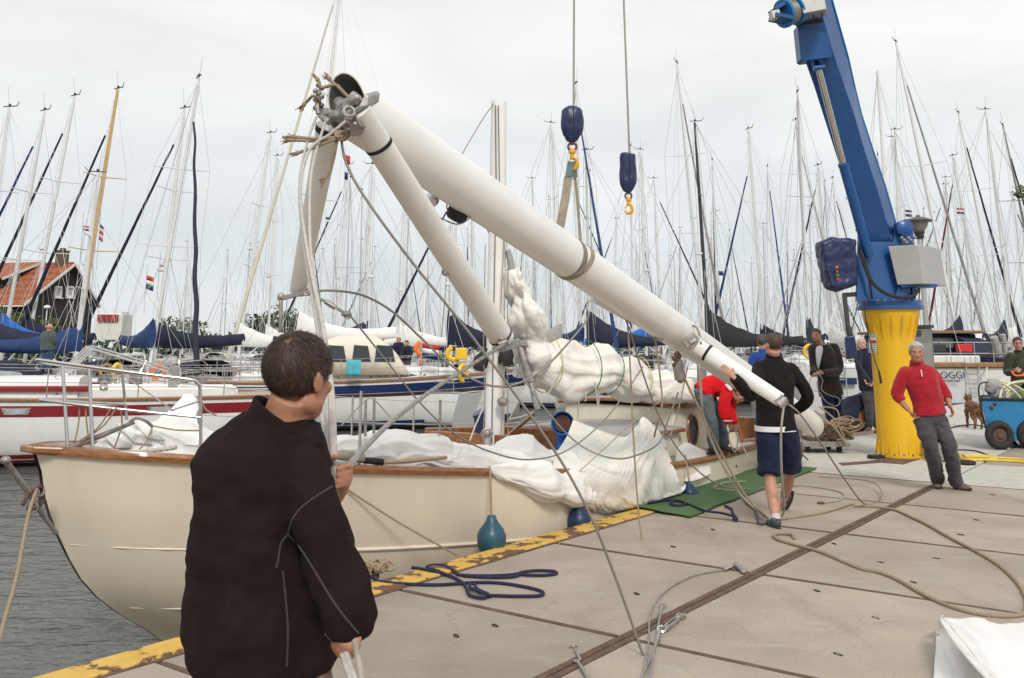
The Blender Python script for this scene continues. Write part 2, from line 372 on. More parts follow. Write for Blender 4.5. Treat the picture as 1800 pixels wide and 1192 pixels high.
def M_concrete():
    m, t, b = new_mat('concrete_slab'); N = t.nodes.new; K = t.links.new
    g = N('ShaderNodeNewGeometry'); oi = N('ShaderNodeObjectInfo')
    def nz(s, d=6, ro=.55, st=None):
        n = N('ShaderNodeTexNoise'); n.inputs['Scale'].default_value = s; n.inputs['Detail'].default_value = d; n.inputs['Roughness'].default_value = ro
        if st:
            mq = N('ShaderNodeMapping'); mq.inputs['Scale'].default_value = st; mq.inputs['Rotation'].default_value = (0,0,R(37)); K(g.outputs['Position'], mq.inputs[0]); K(mq.outputs[0], n.inputs[0])
        else: K(g.outputs['Position'], n.inputs[0])
        return n.outputs[0]
    def ramp(i, a, ca, b_, cb):
        r = N('ShaderNodeValToRGB'); r.color_ramp.elements[0].position = a; r.color_ramp.elements[1].position = b_
        r.color_ramp.elements[0].color = ca+(1,); r.color_ramp.elements[1].color = cb+(1,); K(i, r.inputs[0]); return r.outputs[0]
    def mix(fac, a, c, mode='MIX'):
        x = N('ShaderNodeMix'); x.data_type = 'RGBA'; x.blend_type = mode
        if isinstance(fac, float): x.inputs[0].default_value = fac
        else: K(fac, x.inputs[0])
        K(a, x.inputs[6])
        if isinstance(c, tuple): x.inputs[7].default_value = c+(1,)
        else: K(c, x.inputs[7])
        return x.outputs[2]
    base = ramp(nz(1.1, 5), .33, (.335,.280,.228), .68, (.435,.372,.308))
    base = mix(ramp(nz(2.2, 9, .65, (1,3,1)), .55, (0,0,0), .74, (.55,.55,.55)), base, (.50,.455,.39))          # pale scuffs
    base = mix(ramp(nz(.8, 6, .6, (2.6,.8,1)), .55, (0,0,0), .78, (.6,.6,.6)), base, (.225,.175,.135))    # damp brown patches
    base = mix(ramp(nz(7, 8, .7), .62, (0,0,0), .80, (.5,.5,.5)), base, (.17,.125,.10))
    sp = nz(95, 4, .75)
    base = mix(.55, base, ramp(sp, .32, (.56,.54,.52), .66, (1.16,1.16,1.16)), 'MULTIPLY')
    vo = N('ShaderNodeTexVoronoi'); vo.inputs['Scale'].default_value = 75; K(g.outputs['Position'], vo.inputs[0])
    base = mix(ramp(vo.outputs['Distance'], .10, (.7,.7,.7), .22, (0,0,0)), base, (.15,.11,.09))
    v2 = N('ShaderNodeTexVoronoi'); v2.feature = 'DISTANCE_TO_EDGE'; v2.inputs['Scale'].default_value = .42
    ad = N('ShaderNodeVectorMath'); ad.operation = 'ADD'; nn_ = N('ShaderNodeTexNoise'); nn_.inputs['Scale'].default_value = 2.2; nn_.inputs['Detail'].default_value = 6; K(g.outputs['Position'], nn_.inputs[0]); K(g.outputs['Position'], ad.inputs[0]); K(nn_.outputs[1], ad.inputs[1]); K(ad.outputs[0], v2.inputs[0])
    ck = ramp(v2.outputs['Distance'], .0, (.38,.38,.38), .004, (0,0,0)); mk = ramp(nz(.6, 3), .52, (0,0,0), .58, (1,1,1)); base = mix(mix(1.0, ck, mk, 'MULTIPLY'), base, (.12,.09,.07))
    st2 = ramp(nz(.33, 4, .5), .60, (0,0,0), .74, (.45,.45,.45)); base = mix(st2, base, (.19,.15,.12))
    var = N('ShaderNodeMapRange'); var.inputs[3].default_value = .88; var.inputs[4].default_value = 1.12; K(oi.outputs['Random'], var.inputs[0])
    cc = N('ShaderNodeCombineColor'); [K(var.outputs[0], cc.inputs[i]) for i in range(3)]
    base = mix(1.0, base, cc.outputs[0], 'MULTIPLY')
    K(base, b.inputs['Base Color']); b.inputs['Roughness'].default_value = .88
    bp = N('ShaderNodeBump'); bp.inputs['Strength'].default_value = .45; bp.inputs['Distance'].default_value = .004; K(nz(130, 5, .7), bp.inputs['Height']); K(bp.outputs[0], b.inputs['Normal'])
    return m
mt['concrete'] = M_concrete()
def M_edge():
    m, t, b = new_mat('worn_yellow_edge'); N = t.nodes.new; K = t.links.new
    g = N('ShaderNodeNewGeometry')
    def nz(s, d, ro, off=0):
        n = N('ShaderNodeTexNoise'); n.noise_dimensions = '4D'; n.inputs['W'].default_value = off; n.inputs['Scale'].default_value = s; n.inputs['Detail'].default_value = d; n.inputs['Roughness'].default_value = ro; K(g.outputs['Position'], n.inputs[0]); return n.outputs[0]
    r = N('ShaderNodeValToRGB'); K(nz(4.2, 9, .62, 3.1), r.inputs[0]); r.color_ramp.elements[0].position = .505; r.color_ramp.elements[1].position = .54
    y = N('ShaderNodeValToRGB'); K(nz(7, 6, .6), y.inputs[0]); y.color_ramp.elements[0].position = .3; y.color_ramp.elements[1].position = .72
    y.color_ramp.elements[0].color = (.58,.345,.055,1); y.color_ramp.elements[1].color = (.70,.455,.115,1)
    u = N('ShaderNodeValToRGB'); K(nz(20, 6, .6), u.inputs[0]); u.color_ramp.elements[0].color = (.075,.034,.022,1); u.color_ramp.elements[1].color = (.22,.11,.06,1)
    x = N('ShaderNodeMix'); x.data_type = 'RGBA'; K(r.outputs[0], x.inputs[0]); K(y.outputs[0], x.inputs[6]); K(u.outputs[0], x.inputs[7]); K(x.outputs[2], b.inputs['Base Color'])
    b.inputs['Roughness'].default_value = .75
    bp = N('ShaderNodeBump'); bp.inputs['Strength'].default_value = .6; bp.inputs['Distance'].default_value = .004; bp.invert = True; K(r.outputs[0], bp.inputs['Height']); K(bp.outputs[0], b.inputs['Normal'])
    return m
mt['edge'] = M_edge()
def M_water():
    m, t, b = new_mat('harbour_water'); N = t.nodes.new; K = t.links.new
    b.inputs['Base Color'].default_value = (.098,.102,.088,1); b.inputs['Roughness'].default_value = .06; b.inputs['IOR'].default_value = 1.33
    g = N('ShaderNodeNewGeometry'); mp_ = N('ShaderNodeMapping'); mp_.inputs['Rotation'].default_value = (0,0,R(20)); mp_.inputs['Scale'].default_value = (1, 2.3, 1); K(g.outputs['Position'], mp_.inputs[0])
    n = N('ShaderNodeTexNoise'); n.inputs['Scale'].default_value = 5.0; n.inputs['Detail'].default_value = 4; n.inputs['Distortion'].default_value = .4; K(mp_.outputs[0], n.inputs[0])
    n2 = N('ShaderNodeTexNoise'); n2.inputs['Scale'].default_value = 1.1; n2.inputs['Detail'].default_value = 2; K(mp_.outputs[0], n2.inputs[0])
    a = N('ShaderNodeMath'); a.operation = 'MULTIPLY_ADD'; a.inputs[1].default_value = 2.2; K(n2.outputs[0], a.inputs[0]); K(n.outputs[0], a.inputs[2])
    bp = N('ShaderNodeBump'); bp.inputs['Strength'].default_value = .75; bp.inputs['Distance'].default_value = .036; K(a.outputs[0], bp.inputs['Height']); K(bp.outputs[0], b.inputs['Normal'])
    return m
mt['water'] = M_water()
def M_carpet():
    m = M('green_carpet', (.100,.190,.070), .95, var=.35, scale=90, bump=.8, bscale=260, dirt=(.10,.16,.07), dscale=4, damt=.6); return m
mt['carpet'] = M_carpet()
# ------------------------------------------------------------ water, quay, land
WZ = -0.65
UU = v3(math.sin(R(37)), math.cos(R(37)), 0); VV = v3(math.cos(R(37)), -math.sin(R(37)), 0)
def D(u, v, z=0.0): return UU*u + VV*v + v3(0, 0, z)
def toUV(q): return q.dot(UU), q.dot(VV)
b = MB(); b.grid(lambda i, j: v3(-1200+2400*i, -60+1300*j, WZ), 3, 3); tag(b.build('water', mt['water']), kind='structure')
edge_px = [(1345,820), (1400,795), (1480,763), (1560,738), (1640,716)]
EDGE = [(-8.0, -5.02), (12.8, -5.02)] + [toUV(G(*q)) for q in edge_px]
EDGE.append((EDGE[-1][0]+14, EDGE[-1][1]+2.0))
def vleft(u):
    for (a, va), (c, vc) in zip(EDGE, EDGE[1:]):
        if a <= u <= c: return va + (vc-va)*(u-a)/(c-a) if c > a else va
    return EDGE[-1][1]
VR = 16.0
quay = MB()
poly = [D(u, v+.01, -.07) for u, v in EDGE] + [D(EDGE[-1][0], VR, -.07), D(-8, VR, -.07)]
quay.prism(poly, (0, 0, -3.2))
QUAY = quay.build('quay', M('quay_wall', (.10,.085,.07), .9, var=.4, scale=3, bump=.3), smooth=False); tag(QUAY, kind='structure')
UJ = [-4.7, -2.75, -.80, 1.15, 3.12, 5.0, 6.95, 8.86, 10.85, 12.80]
VJ = [-4.78, -2.93, -.98, .97, 2.92, 4.87, 6.82, 8.77]
sb = MB(); sb.box((0,0,0), (1,1,1))
for i in range(len(UJ)-1):
    for j in range(len(VJ)-1):
        g0 = .022; gv = .056 if j == 0 else .022; gv0 = .056 if j == 1 else .022
        u0, u1, va, vb = UJ[i]+g0, UJ[i+1]-g0, VJ[j]+gv0, VJ[j+1]-gv
        m = MB(); z0, z1 = -.068, random.uniform(-.002, .002); cc = random.uniform(-.003, .003)
        # a shallow bevelled slab with a slightly uneven top
        bot = [D(u0, va, z0), D(u1, va, z0), D(u1, vb, z0), D(u0, vb, z0)]
        mid = [q+v3(0,0,z1-.006-z0) for q in bot]
        c0 = sum(mid, Vector())/4
        top = [q.lerp(c0, .006)+v3(0,0,.006+(cc if k in (0,2) else -cc)) for k, q in enumerate(mid)]
        m.loft([bot, mid, top]); m.build('concrete_slab', mt['concrete'], QUAY, smooth=False)
jt = MB()
for u in UJ[1:]:
    jt = MB()
    for v0, v1 in zip(VJ, VJ[1:]): jt.box(D((u), (v0+v1)/2, -.031), (v1-v0-.13, .040, .068), Matrix.Rotation(R(-37), 3, 'Z'))
    jt.build('steel_joint', mt['rust'], QUAY, smooth=False, bevel=.004)
for v in VJ[1:]:
    jt = MB(); wd = .040
    if v == VJ[1]:
        for s_ in (-.029, .029): jt.bar(D(-5, v+s_, -.030), D(12.8, v+s_, -.030), .046, .068)
        jt.bar(D(-5, v, -.050), D(12.8, v, -.050), .012, .03)
    else: jt.bar(D(-5, v, -.032), D(12.8, v, -.032), wd, .068)
    jt.build('steel_joint', mt['rust'], QUAY, smooth=False, bevel=.004)
m = MB(); m.bar(D(-8, -4.905, -.15), D(12.6, -4.905, -.15), .238, .324); m.build('edge_beam', mt['edge'], QUAY, smooth=False, bevel=.012)
m = MB(); m.bar(D(-8, -4.765, -.028), D(12.6, -4.765, -.028), .03, .064); m.build('steel_angle', mt['rust'], QUAY, smooth=False)
# pale concrete apron in strips, following the bent quay edge
us = [12.835, 15.2, 17.9, 21.0, 25.0, 30.0, EDGE[-1][0]]
for a, c in zip(us, us[1:]):
    vs_ = [-2.9] if a < 20 else [3.0]
    splits = [None]+vs_+[VR-.1]
    for k in range(len(splits)-1):
        n_ = 6; lft = []
        for q in range(n_+1):
            u = a+.02+(c-a-.04)*q/n_
            lft.append(D(u, (vleft(u)+.02) if k == 0 else splits[k]+.02, -.068))
        pr = MB(); pr.prism(lft+[D(c-.02, splits[k+1]-.02, -.068), D(a+.02, splits[k+1]-.02, -.068)], (0,0,.070))
        pr.build('concrete_apron', mt['concrete_pale'] if a < 15 or k == 0 else mt['concrete'], QUAY, smooth=False, bevel=.01)
m = MB(); m.bar(D(12.85, vleft(12.9)+.1, -.02), D(15.2, -2.9, .004), .05, .02)
mt['rust_dark'] = M('rust_dark', (.045,.025,.018), .9, var=.4, scale=30)
slots = [(802,1118),(1119,1044),(1183,961),(1253,931),(1466,956),(1436,1039),(1539,1087),(1473,1151),(1606,1024),(1646,982),(1689,940),(1716,914),(1548,989),(870,1100),(1745,870)]
for k, (x, y) in enumerate(slots):
    c = G(x, y); a = random.uniform(-.4, .4)+R(-53); m = MB(); rg = []
    for z, s_ in ((-.01, 1), (.004, 1), (.004, .55), (-.012, .5)):
        rg.append([c + v3(math.cos(a)*math.cos(t)*.034*s_-math.sin(a)*math.sin(t)*.015*s_, math.sin(a)*math.cos(t)*.034*s_+math.cos(a)*math.sin(t)*.015*s_, z) for t in [2*PI*i/14 for i in range(14)]])
    m.loft(rg); m.build('lifting_slot', mt['rust_dark'], QUAY)
# rust coloured steel mats near the crane
def plate(pxs, name, label, mat, z=.012, th=.012):
    t = MB(); t.prism([G(x, y, z-th) for x, y in pxs], (0,0,th)); o = t.build(name, mat, None, smooth=False, bevel=.003); return tag(o, label, 'mat')
plate([(1528,812),(1576,801),(1622,806),(1588,817)], 'rubber_mat', 'worn brown mat lying at the foot of the yellow crane pillar', mt['rust'])
plate([(1474,815),(1535,811),(1548,814),(1482,819)], 'steel_plate', 'thin flat rusty plate on the pale concrete beside the brown mat', mt['rust'])
# green carpet
cA, cB, cC, cD = G(1092,889,.02), G(1212,908,.02), G(1436,823,.02), G(1331,815,.02)
def cf(i, j):
    q = cA.lerp(cB, j).lerp(cD.lerp(cC, j), i); q = q.copy()
    q.z = .014 + .010*noise.noise(q*1.6) + .004*noise.noise(q*6)+.006
    q += UU*.03*noise.noise(v3(j*4, i*9, 2)) + VV*.035*noise.noise(v3(i*8, 3, 0))*(1 if j in (0, 1) else .2)
    if i < .06: q.z += (.06-i)*.5*(1-j)
    return q
m = MB(); m.grid(cf, 80, 20); o = m.build('green_carpet', mt['carpet'], None, solid=.012); tag(o, 'long strip of green artificial turf carpet laid along the quay edge', 'carpet')

# ------------------------------------------------------------ far land
land = MB(); land.prism([v3(-700,92,WZ-1), v3(-30,92,WZ-1), v3(-22,120,WZ-1), v3(-10,235,WZ-1), v3(700,250,WZ-1), v3(900,900,WZ-1), v3(-900,900,WZ-1)], (0,0,1.6))
tag(land.build('far_bank', M('grass_bank', (.055,.075,.025), .95, var=.4, scale=.3), smooth=False), kind='structure')
leafm = M('leaf_green', (.055,.085,.022), .7, var=.55, scale=.9)
leafd = M('leaf_dark', (.030,.055,.020), .75, var=.5, scale=.7)
bark = M('bark', (.09,.065,.045), .9, var=.3)
def tree(c, h_, w_, label, mat, n=900, seed=0, name='tree', trunk=True, ls=.22):
    rnd = random.Random(seed); t = thing(name, label, 'tree' if name == 'tree' else 'bush', c)
    c = Vector(c)
    if trunk:
        m = MB(); m.tube(cat([c, c+v3(.1,0,h_*.35), c+v3(-.05,.1,h_*.75)], 4), [.05*h_*(1-.09*i) for i in range(9)], 8)
        for k in range(5):
            a = rnd.uniform(0, 6.28); z = h_*rnd.uniform(.3, .6); m.tube([c+v3(0,0,z), c+v3(math.cos(a)*w_*.3, math.sin(a)*w_*.3, z+h_*.22)], [.018*h_, .006*h_], 6)
        m.build('trunk', bark, t)
    m = MB(); cl = []
    for k in range(18):
        a = rnd.uniform(0, 6.28); rr = w_*.42*math.sqrt(rnd.random()); z = h_*(rnd.uniform(.35, .85) if trunk else rnd.uniform(.15,.8)); cl.append((v3(math.cos(a)*rr, math.sin(a)*rr, z), w_*rnd.uniform(.13, .26)))
    for k in range(n):
        q, rr = rnd.choice(cl); dd = v3(rnd.gauss(0,1), rnd.gauss(0,1), rnd.gauss(0,1)).normalized()*rr*rnd.uniform(.6, 1.05)
        p = c+q+dd; s_ = ls*rnd.uniform(.6, 1.4); x = v3(rnd.gauss(0,1), rnd.gauss(0,1), rnd.gauss(0,1)).normalized(); y = x.orthogonal().normalized()
        m.add([p-x*s_, p+y*s_*.5, p+x*s_, p-y*s_*.5], [(0,1,2,3)])
    m.build('crown' if trunk else 'foliage', mat, t, smooth=False)
    return t
for k, (px, Y, h_, w_, lb) in enumerate([(22,70,4.6,6,'green bush growing in front of the low eave of the tiled house'), (66,73,5.2,3.2,'tall narrow bush against the dark gable wall of the house'), (-12,66,5,5,'bushy shrub at the far left beyond the blue sail cover'), (92,72,2.6,3,'low shrub beside the globe lamp by the house')]):
    q = P(px, 600, Y); tree((q.x, Y, WZ+.3), h_, w_, lb, leafm, 1500, k, 'bush', False, .16)
for k, (px, Y, h_, w_, lb) in enumerate([(445,150,7,6,'small round tree on the far bank right of the navy sail cover'), (478,152,7.5,8,'wider green tree on the far bank left of the cream furled sail'), (515,155,6.5,6,'small tree on the far bank behind the cream furled sail'), (330,140,5,9,'low green tree on the bank beyond the navy boom cover')]):
    q = P(px, 600, Y); tree((q.x, Y, .6), h_, w_, lb, leafm if k % 2 else leafd, 900, 20+k, 'tree', True, .32)
hb = MB(); rnd = random.Random(4)
for k in range(5200):
    x = rnd.uniform(-330, 420); y = rnd.uniform(246, 262) if x > -12 else rnd.uniform(165, 180)
    hh = 3.2+2.2*noise.noise(v3(x*.03, 0, 0))+1.2*noise.noise(v3(x*.15, 5, 0)); p = v3(x, y, .7+hh*rnd.random()); s_ = rnd.uniform(.5, 1.1)
    a = v3(rnd.gauss(0,1), rnd.gauss(0,1), rnd.gauss(0,1)).normalized(); c = a.orthogonal().normalized()
    hb.add([p-a*s_, p+c*s_*.6, p+a*s_, p-c*s_*.6], [(0,1,2,3)])
tag(hb.build('far_treeline', leafd, None, smooth=False), kind='stuff')
# tree at the right edge, its trunk stands outside the picture
tr = thing('tree', 'leafy branch tip of a tree reaching in at the right edge', 'tree', D(20.5, 7.2))
m = MB(); tp = [D(20.5,7.2), D(20.4,7.2,3), D(20.3,7.1,6)]; m.tube(cat(tp, 5), [.18-.011*i for i in range(11)], 8); m.tube([D(20.4,7.2,4.2), P(1880,330,17.3)], [.06,.03], 6); m.tube([P(1880,330,17.3), P(1792,343,17)], [.02,.006], 5); m.build('trunk', bark, tr)
m = MB(); rnd = random.Random(3)
for cpx, cpy, cY, n_, sp in ((1793,342,17,70,.05), (1801,332,17,60,.07), (1815,345,17.2,120,.10), (1885,330,17.3,300,.28), (1960,280,17.3,500,.5)):
    for k in range(n_):
        p = P(cpx, cpy, cY)+v3(rnd.gauss(0,sp), rnd.gauss(0,sp), rnd.gauss(0,sp*.8)); s_ = rnd.uniform(.025, .06); a = v3(rnd.gauss(0,1), rnd.gauss(0,1), rnd.gauss(0,1)).normalized(); c = a.orthogonal().normalized()
        m.add([p-a*s_, p+c*s_*.45, p+a*s_, p-c*s_*.45], [(0,1,2,3)])
m.build('crown', leafm, tr, smooth=False)

# ------------------------------------------------------------ house with tiled roof
def M_tiles():
    m = M('roof_tiles', (.33,.105,.045), .85, var=.3, scale=3, dirt=(.18,.07,.04), damt=.6, dscale=2)
    t = m.node_tree; N = t.nodes.new; K = t.links.new; c = N('ShaderNodeTexCoord'); wv = N('ShaderNodeTexWave'); wv.inputs['Scale'].default_value = 1.3; wv.bands_direction = 'Z'; K(c.outputs['Object'], wv.inputs[0])
    bp = N('ShaderNodeBump'); bp.inputs['Strength'].default_value = .9; bp.inputs['Distance'].default_value = .08; K(wv.outputs[0], bp.inputs['Height']); K(bp.outputs[0], t.nodes['Principled BSDF'].inputs['Normal']); return m
mt['tiles'] = M_tiles(); mt['dark_board'] = M('dark_boards', (.034,.026,.022), .85, var=.4, scale=4, stretch=(6,6,.5)); mt['trim'] = M('white_trim', (.72,.70,.66), .6)
gA = P(44,530,74); gAC = v3(.25,.97,0).normalized(); rdir = v3(-.97,.25,0).normalized(); WG = 7.9
gC = gA+gAC*WG; gC.z = P(165,533,gC.y).z; gB = gA+gAC*(WG*.60); gB.z = P(118,467,gB.y).z
hs = thing('house', 'dark boarded house with an orange tiled roof and two gable windows', 'house', (gA.x, gA.y, .4)); base_z = .3
def hitg(px, py, out_=.0):
    d_ = ray(px, py); n_ = -rdir; o = v3(0,0,EYE); k = (gA-o).dot(n_)/d_.dot(n_); return o+d_*k+n_*out_
gw = MB(); fl_ = lambda q, z: v3(q.x, q.y, z)
gw.prism([fl_(gA,base_z), fl_(gA,gA.z), gB, fl_(gC,gC.z), fl_(gC,base_z)], rdir*9); gw.build('wall', mt['dark_board'], hs, smooth=False)
for (a, c, ext) in ((gA, gB, .16), (gC, gB, .12)):
    dv = (c-a).normalized(); a0 = a-dv*ext*5-rdir*.45+v3(0,0,.16); c0 = c-rdir*.45+v3(0,0,.16); f_ = rdir*10.4; rows = 22; m = MB()
    for i in range(rows):
        p0 = a0.lerp(c0, i/rows); p1 = a0.lerp(c0, min(1, (i+1)/rows+.01)); lift = v3(0,0,.06); m.add([p0+lift, p1+v3(0,0,.005), p1+f_+v3(0,0,.005), p0+f_+lift, p0-v3(0,0,.05), p0+f_-v3(0,0,.05)], [(0,1,2,3),(4,0,3,5)])
    m.build('roof', mt['tiles'], hs, smooth=False)
    m = MB(); m.bar(a0-rdir*.06+v3(0,0,-.05), c0-rdir*.06+v3(0,0,-.05), .06, .20); m.build('barge_board', mt['trim'], hs, smooth=False)
    m = MB(); m.bar(a0+v3(0,0,-.08), a0+f_+v3(0,0,-.08), .12, .12); m.build('gutter', mt['trim'], hs, smooth=False)
m = MB(); m.bar(gB+v3(0,0,.24)-rdir*.3, gB+v3(0,0,.24)+rdir*9.9, .26, .12); m.build('ridge', mt['tiles'], hs, smooth=False)
for x0, x1 in ((95,107), (116,128)):
    fr = MB(); a = hitg(x0,521,.06); c = hitg(x1,505,.06); up_ = v3(0,0,c.z-a.z); al = v3(c.x-a.x, c.y-a.y, 0)
    for q0, q1 in ((a, a+up_), (a+al, a+al+up_), (a, a+al), (a+up_, a+up_+al)): fr.bar(q0, q1, .14, .14)
    w_ = fr.build('window', mt['trim'], hs, smooth=False); pn = MB(); pn.prism([a+al*.04+rdir*.03, a+al*.96+rdir*.03, a+al*.96+up_+rdir*.03, a+al*.04+up_+rdir*.03], rdir*.03); pn.build('pane', mt['vinyl_clear'], w_, smooth=False)
    sl_ = MB(); sl_.bar(a-al*.12-v3(0,0,.12)-rdir*.06, a+al*1.12-v3(0,0,.12)-rdir*.06, .3, .10); sl_.build('sill', mt['trim'], w_, smooth=False)
ch = MB(); q = gB+rdir*.9+v3(0,0,.25); Rz = Matrix.Rotation(R(-14),3,'Z'); ch.box(q+v3(0,0,.35), (.75,.75,1.3), Rz); ch.box(q+v3(0,0,1.02), (.85,.85,.12), Rz); ch.box(q+v3(0,0,1.18), (.35,.35,.2), Rz); ch.build('chimney', M('chimney_brick', (.12,.08,.06), .9, var=.35, scale=9), hs, smooth=False)
dm = MB(); dq = gA.lerp(gB,.30)+rdir*3.6; dm.prism([dq+v3(0,0,-.2), dq+rdir*4.6+v3(0,0,-.2), dq+rdir*4.6+v3(0,0,1.0), dq+v3(0,0,1.0)], gAC*2.6); dmo = dm.build('dormer', mt['dark_board'], hs, smooth=False)
dm = MB(); dm.add([dq-gAC*.5-rdir*.3+v3(0,0,1.0), dq+rdir*5-gAC*.5+v3(0,0,1.0), gB+rdir*8.8+v3(0,0,.32), gB+rdir*3.0+v3(0,0,.32)], [(0,1,2,3)]); dm.build('dormer_roof', mt['tiles'], dmo, smooth=False, solid=.16)
dm = MB(); dm.bar(dq-gAC*.52-rdir*.32+v3(0,0,.95), gB+rdir*2.98+v3(0,0,.28), .08, .2); dm.build('dormer_edge', mt['trim'], dmo, smooth=False)
# low white building with a red sign and a globe lamp
lb = thing('building', 'low white building with a red sign on its roof edge, far behind the boats', 'building', (P(200,560,150).x,150,.6))
a, c = P(168,575,150), P(216,553,150); m = MB(); m.box(((a.x+c.x)/2,152,(a.z+c.z)/2-1), (c.x-a.x,4,c.z-a.z+2)); m.build('wall', mt['trim'], lb, smooth=False)
a, c = P(172,563,149.8), P(208,557,149.8); m = MB(); m.box(((a.x+c.x)/2,149.7,(a.z+c.z)/2+.1), (c.x-a.x,.3,c.z-a.z+.5)); m.build('sign_board', M('sign_red', (.30,.03,.03), .6, var=.3, scale=.9), lb, smooth=False)
m = MB(); a, c = P(190,553,150), P(212,548,150); m.box(((a.x+c.x)/2,152,(a.z+c.z)/2), (c.x-a.x,3,c.z-a.z)); m.build('roof_box', mt['trim'], lb, smooth=False)
gl = thing('street_lamp', 'white globe lamp on a post in front of the dark house wall', 'street lamp', (P(83,580,70).x,70,.4))
q = P(83,541,70); m = MB(); m.cone((q.x,70,.4), (q.x,70,q.z), .05, .04); m.build('post', mt['spar_white'], gl); m = MB(); m.lathe([(.02,-.1),(.22,-.05),(.26,.05),(.16,.17),(.02,.2)], q); m.build('globe', mt['gel_white'], gl)
# ------------------------------------------------------------ sailing yachts
ZF = [1, .85, .66, .46, .28, .12, -.05, -.28]
WF = [1, 1.0, .995, .98, .945, .88, .68, .0]
def hull_w(s, B, stern=.74):
    if s < .42: return B/2*(stern+(1-stern)*math.sin(PI/2*s/.42))
    return B/2*max(.008, 1-((s-.42)/.58)**2.3)
def hull_z(s, F): return F*(.90+.30*(s-.25)**2*(1.5 if s > .25 else .4))
def hull_pt(s, k, L_, B, F, side, off=0.0, rake=.9):
    k0 = int(k); k1 = min(k0+1, 7); fr = k-k0; zf = ZF[k0]+(ZF[k1]-ZF[k0])*fr; wf = WF[k0]+(WF[k1]-WF[k0])*fr
    z = hull_z(s, F)*zf if zf > 0 else zf*.9
    bowf = s**3; wf2 = wf*(1-bowf*.30*(1-max(zf, 0)))
    x = -L_/2+L_*s + (zf-1)*rake*s**5 + (1-zf)*.35*(1-s)**6
    return v3(x, side*(hull_w(s, B)*wf2+off), z)
def hull_mb(L_, B, F, n=16):
    m = MB(); rings = []
    for i in range(n+1):
        s = 1-(1-i/n)**1.25; rings.append([hull_pt(s, k, L_, B, F, 1) for k in range(7)]+[hull_pt(s, 7, L_, B, F, 0)]+[hull_pt(s, k, L_, B, F, -1) for k in range(6, -1, -1)])
    m.loft(rings, False, False); o = len(m.v)
    m.v += [q.copy() for q in rings[0]]; m.f.append([o+i for i in range(15)]); m.mi.append(0); return m
def band_mb(L_, B, F, ka, kb, off=.008, n=18, both=True, s0=0, s1=.992):
    m = MB()
    for sd in ((1, -1) if both else (1,)):
        m.grid(lambda i, j: hull_pt(s0+(s1-s0)*i, ka+(kb-ka)*j, L_, B, F, sd, off), n, 3)
    return m
def deck_mb(L_, B, F, n=14):
    m = MB(); m.grid(lambda i, j: v3(-L_/2+L_*i*.995, (2*j-1)*hull_w(i, B)*.985, hull_z(i, F)-.02+.05*(1-(2*j-1)**2)), n, 5); return m
def bundle(pts, rad, n=28, k=10, amp=.10, flat=.85, seed=0, wrap=None, vert=None, grow=None, **bk):
    """a roll of cloth along a line, with ridged folds"""
    c = cat(pts, k); N_ = len(c); F_ = frames(c); rings = []; ln = 0
    for i, p in enumerate(c):
        if i: ln += (p-c[i-1]).length
        t = i/(N_-1)*(len(rad)-1); a = int(min(t, len(rad)-2)); f = t-a; rr = rad[a]+(rad[a+1]-rad[a])*f
        T, Nn, B_ = F_[i]; rg = []
        up = v3(0,0,1) if abs(T.z) < .85 else v3(0,1,0); Nn = (up-T*T.dot(up)).normalized(); B_ = T.cross(Nn)
        pinch = 1.0
        if wrap:
            dd = min(abs(ln-w_) for w_ in wrap); pinch = .82+.18*min(1, dd/.16)
        for j in range(n):
            an = 2*PI*j/n; dv = Nn*math.cos(an)+B_*math.sin(an)*flat
            q = p+dv*rr; sw = an+1.1*noise.noise(v3(ln*1.1, seed*3.1, 0))
            f1 = 1-3.0*abs(noise.noise(v3(math.cos(sw)*1.55, math.sin(sw)*1.55+ln*.35, ln*.55+seed*2.7)))      # long creases
            f2 = 1-2.6*abs(noise.noise(v3(q.x*1.9+q.z*2.4+seed, q.y*1.9-q.z*1.5, q.z*2.2-q.x*.8)))            # slanting folds
            f3 = noise.noise(q*1.7+v3(seed, 0, 0)); w2 = q*3.1+dv*.8+noise.noise_vector(q*1.6)*.9; f4 = 1-3.2*abs(noise.noise(v3(w2.x*.8+w2.z, w2.y*.8-w2.z*.6, w2.z*.7)))
            rg.append(p + dv*rr*pinch*(1+amp*(f1*.45+f2*.30+f3*1.0)) + dv*(amp*.42*min(rr,.25)/.25+.012)*crumple(q*1.3, seed))
        rings.append(rg)
    if grow: rings = buckle(rings, grow[0], grow[1], True, seed=seed, **bk)
    m = MB(); m.loft(rings); return m
def cover_mb(x0, x1, z0, z1, h0, h1, w_=.17, seed=0, up=1.0):
    """boom cover: tall where the sail is flaked at the mast, low at the end"""
    m = MB(); rings = []; n = 18
    for i in range(n+1):
        t = i/n; x = x0+(x1-x0)*t; hh = h1+(h0-h1)*((1-t)**2.6); zb = z0+(z1-z0)*t-.06-.07*math.sin(PI*t); ww = w_*(1-.35*t)*(.75 if t < .05 else 1)
        rg = []
        for j in range(14):
            a = 2*PI*j/14; dz = math.cos(a); yy = math.sin(a)*ww*(1-.45*max(0, dz)); f = 1+.14*noise.noise(v3(x*2.2, a*1.3, seed))
            rg.append(v3(x, yy*f, zb+(dz*.5+.5)*(hh+.10)*(1+.08*noise.noise(v3(x*3, seed, a)))))
        rings.append(rg)
    m.loft(rings); return m
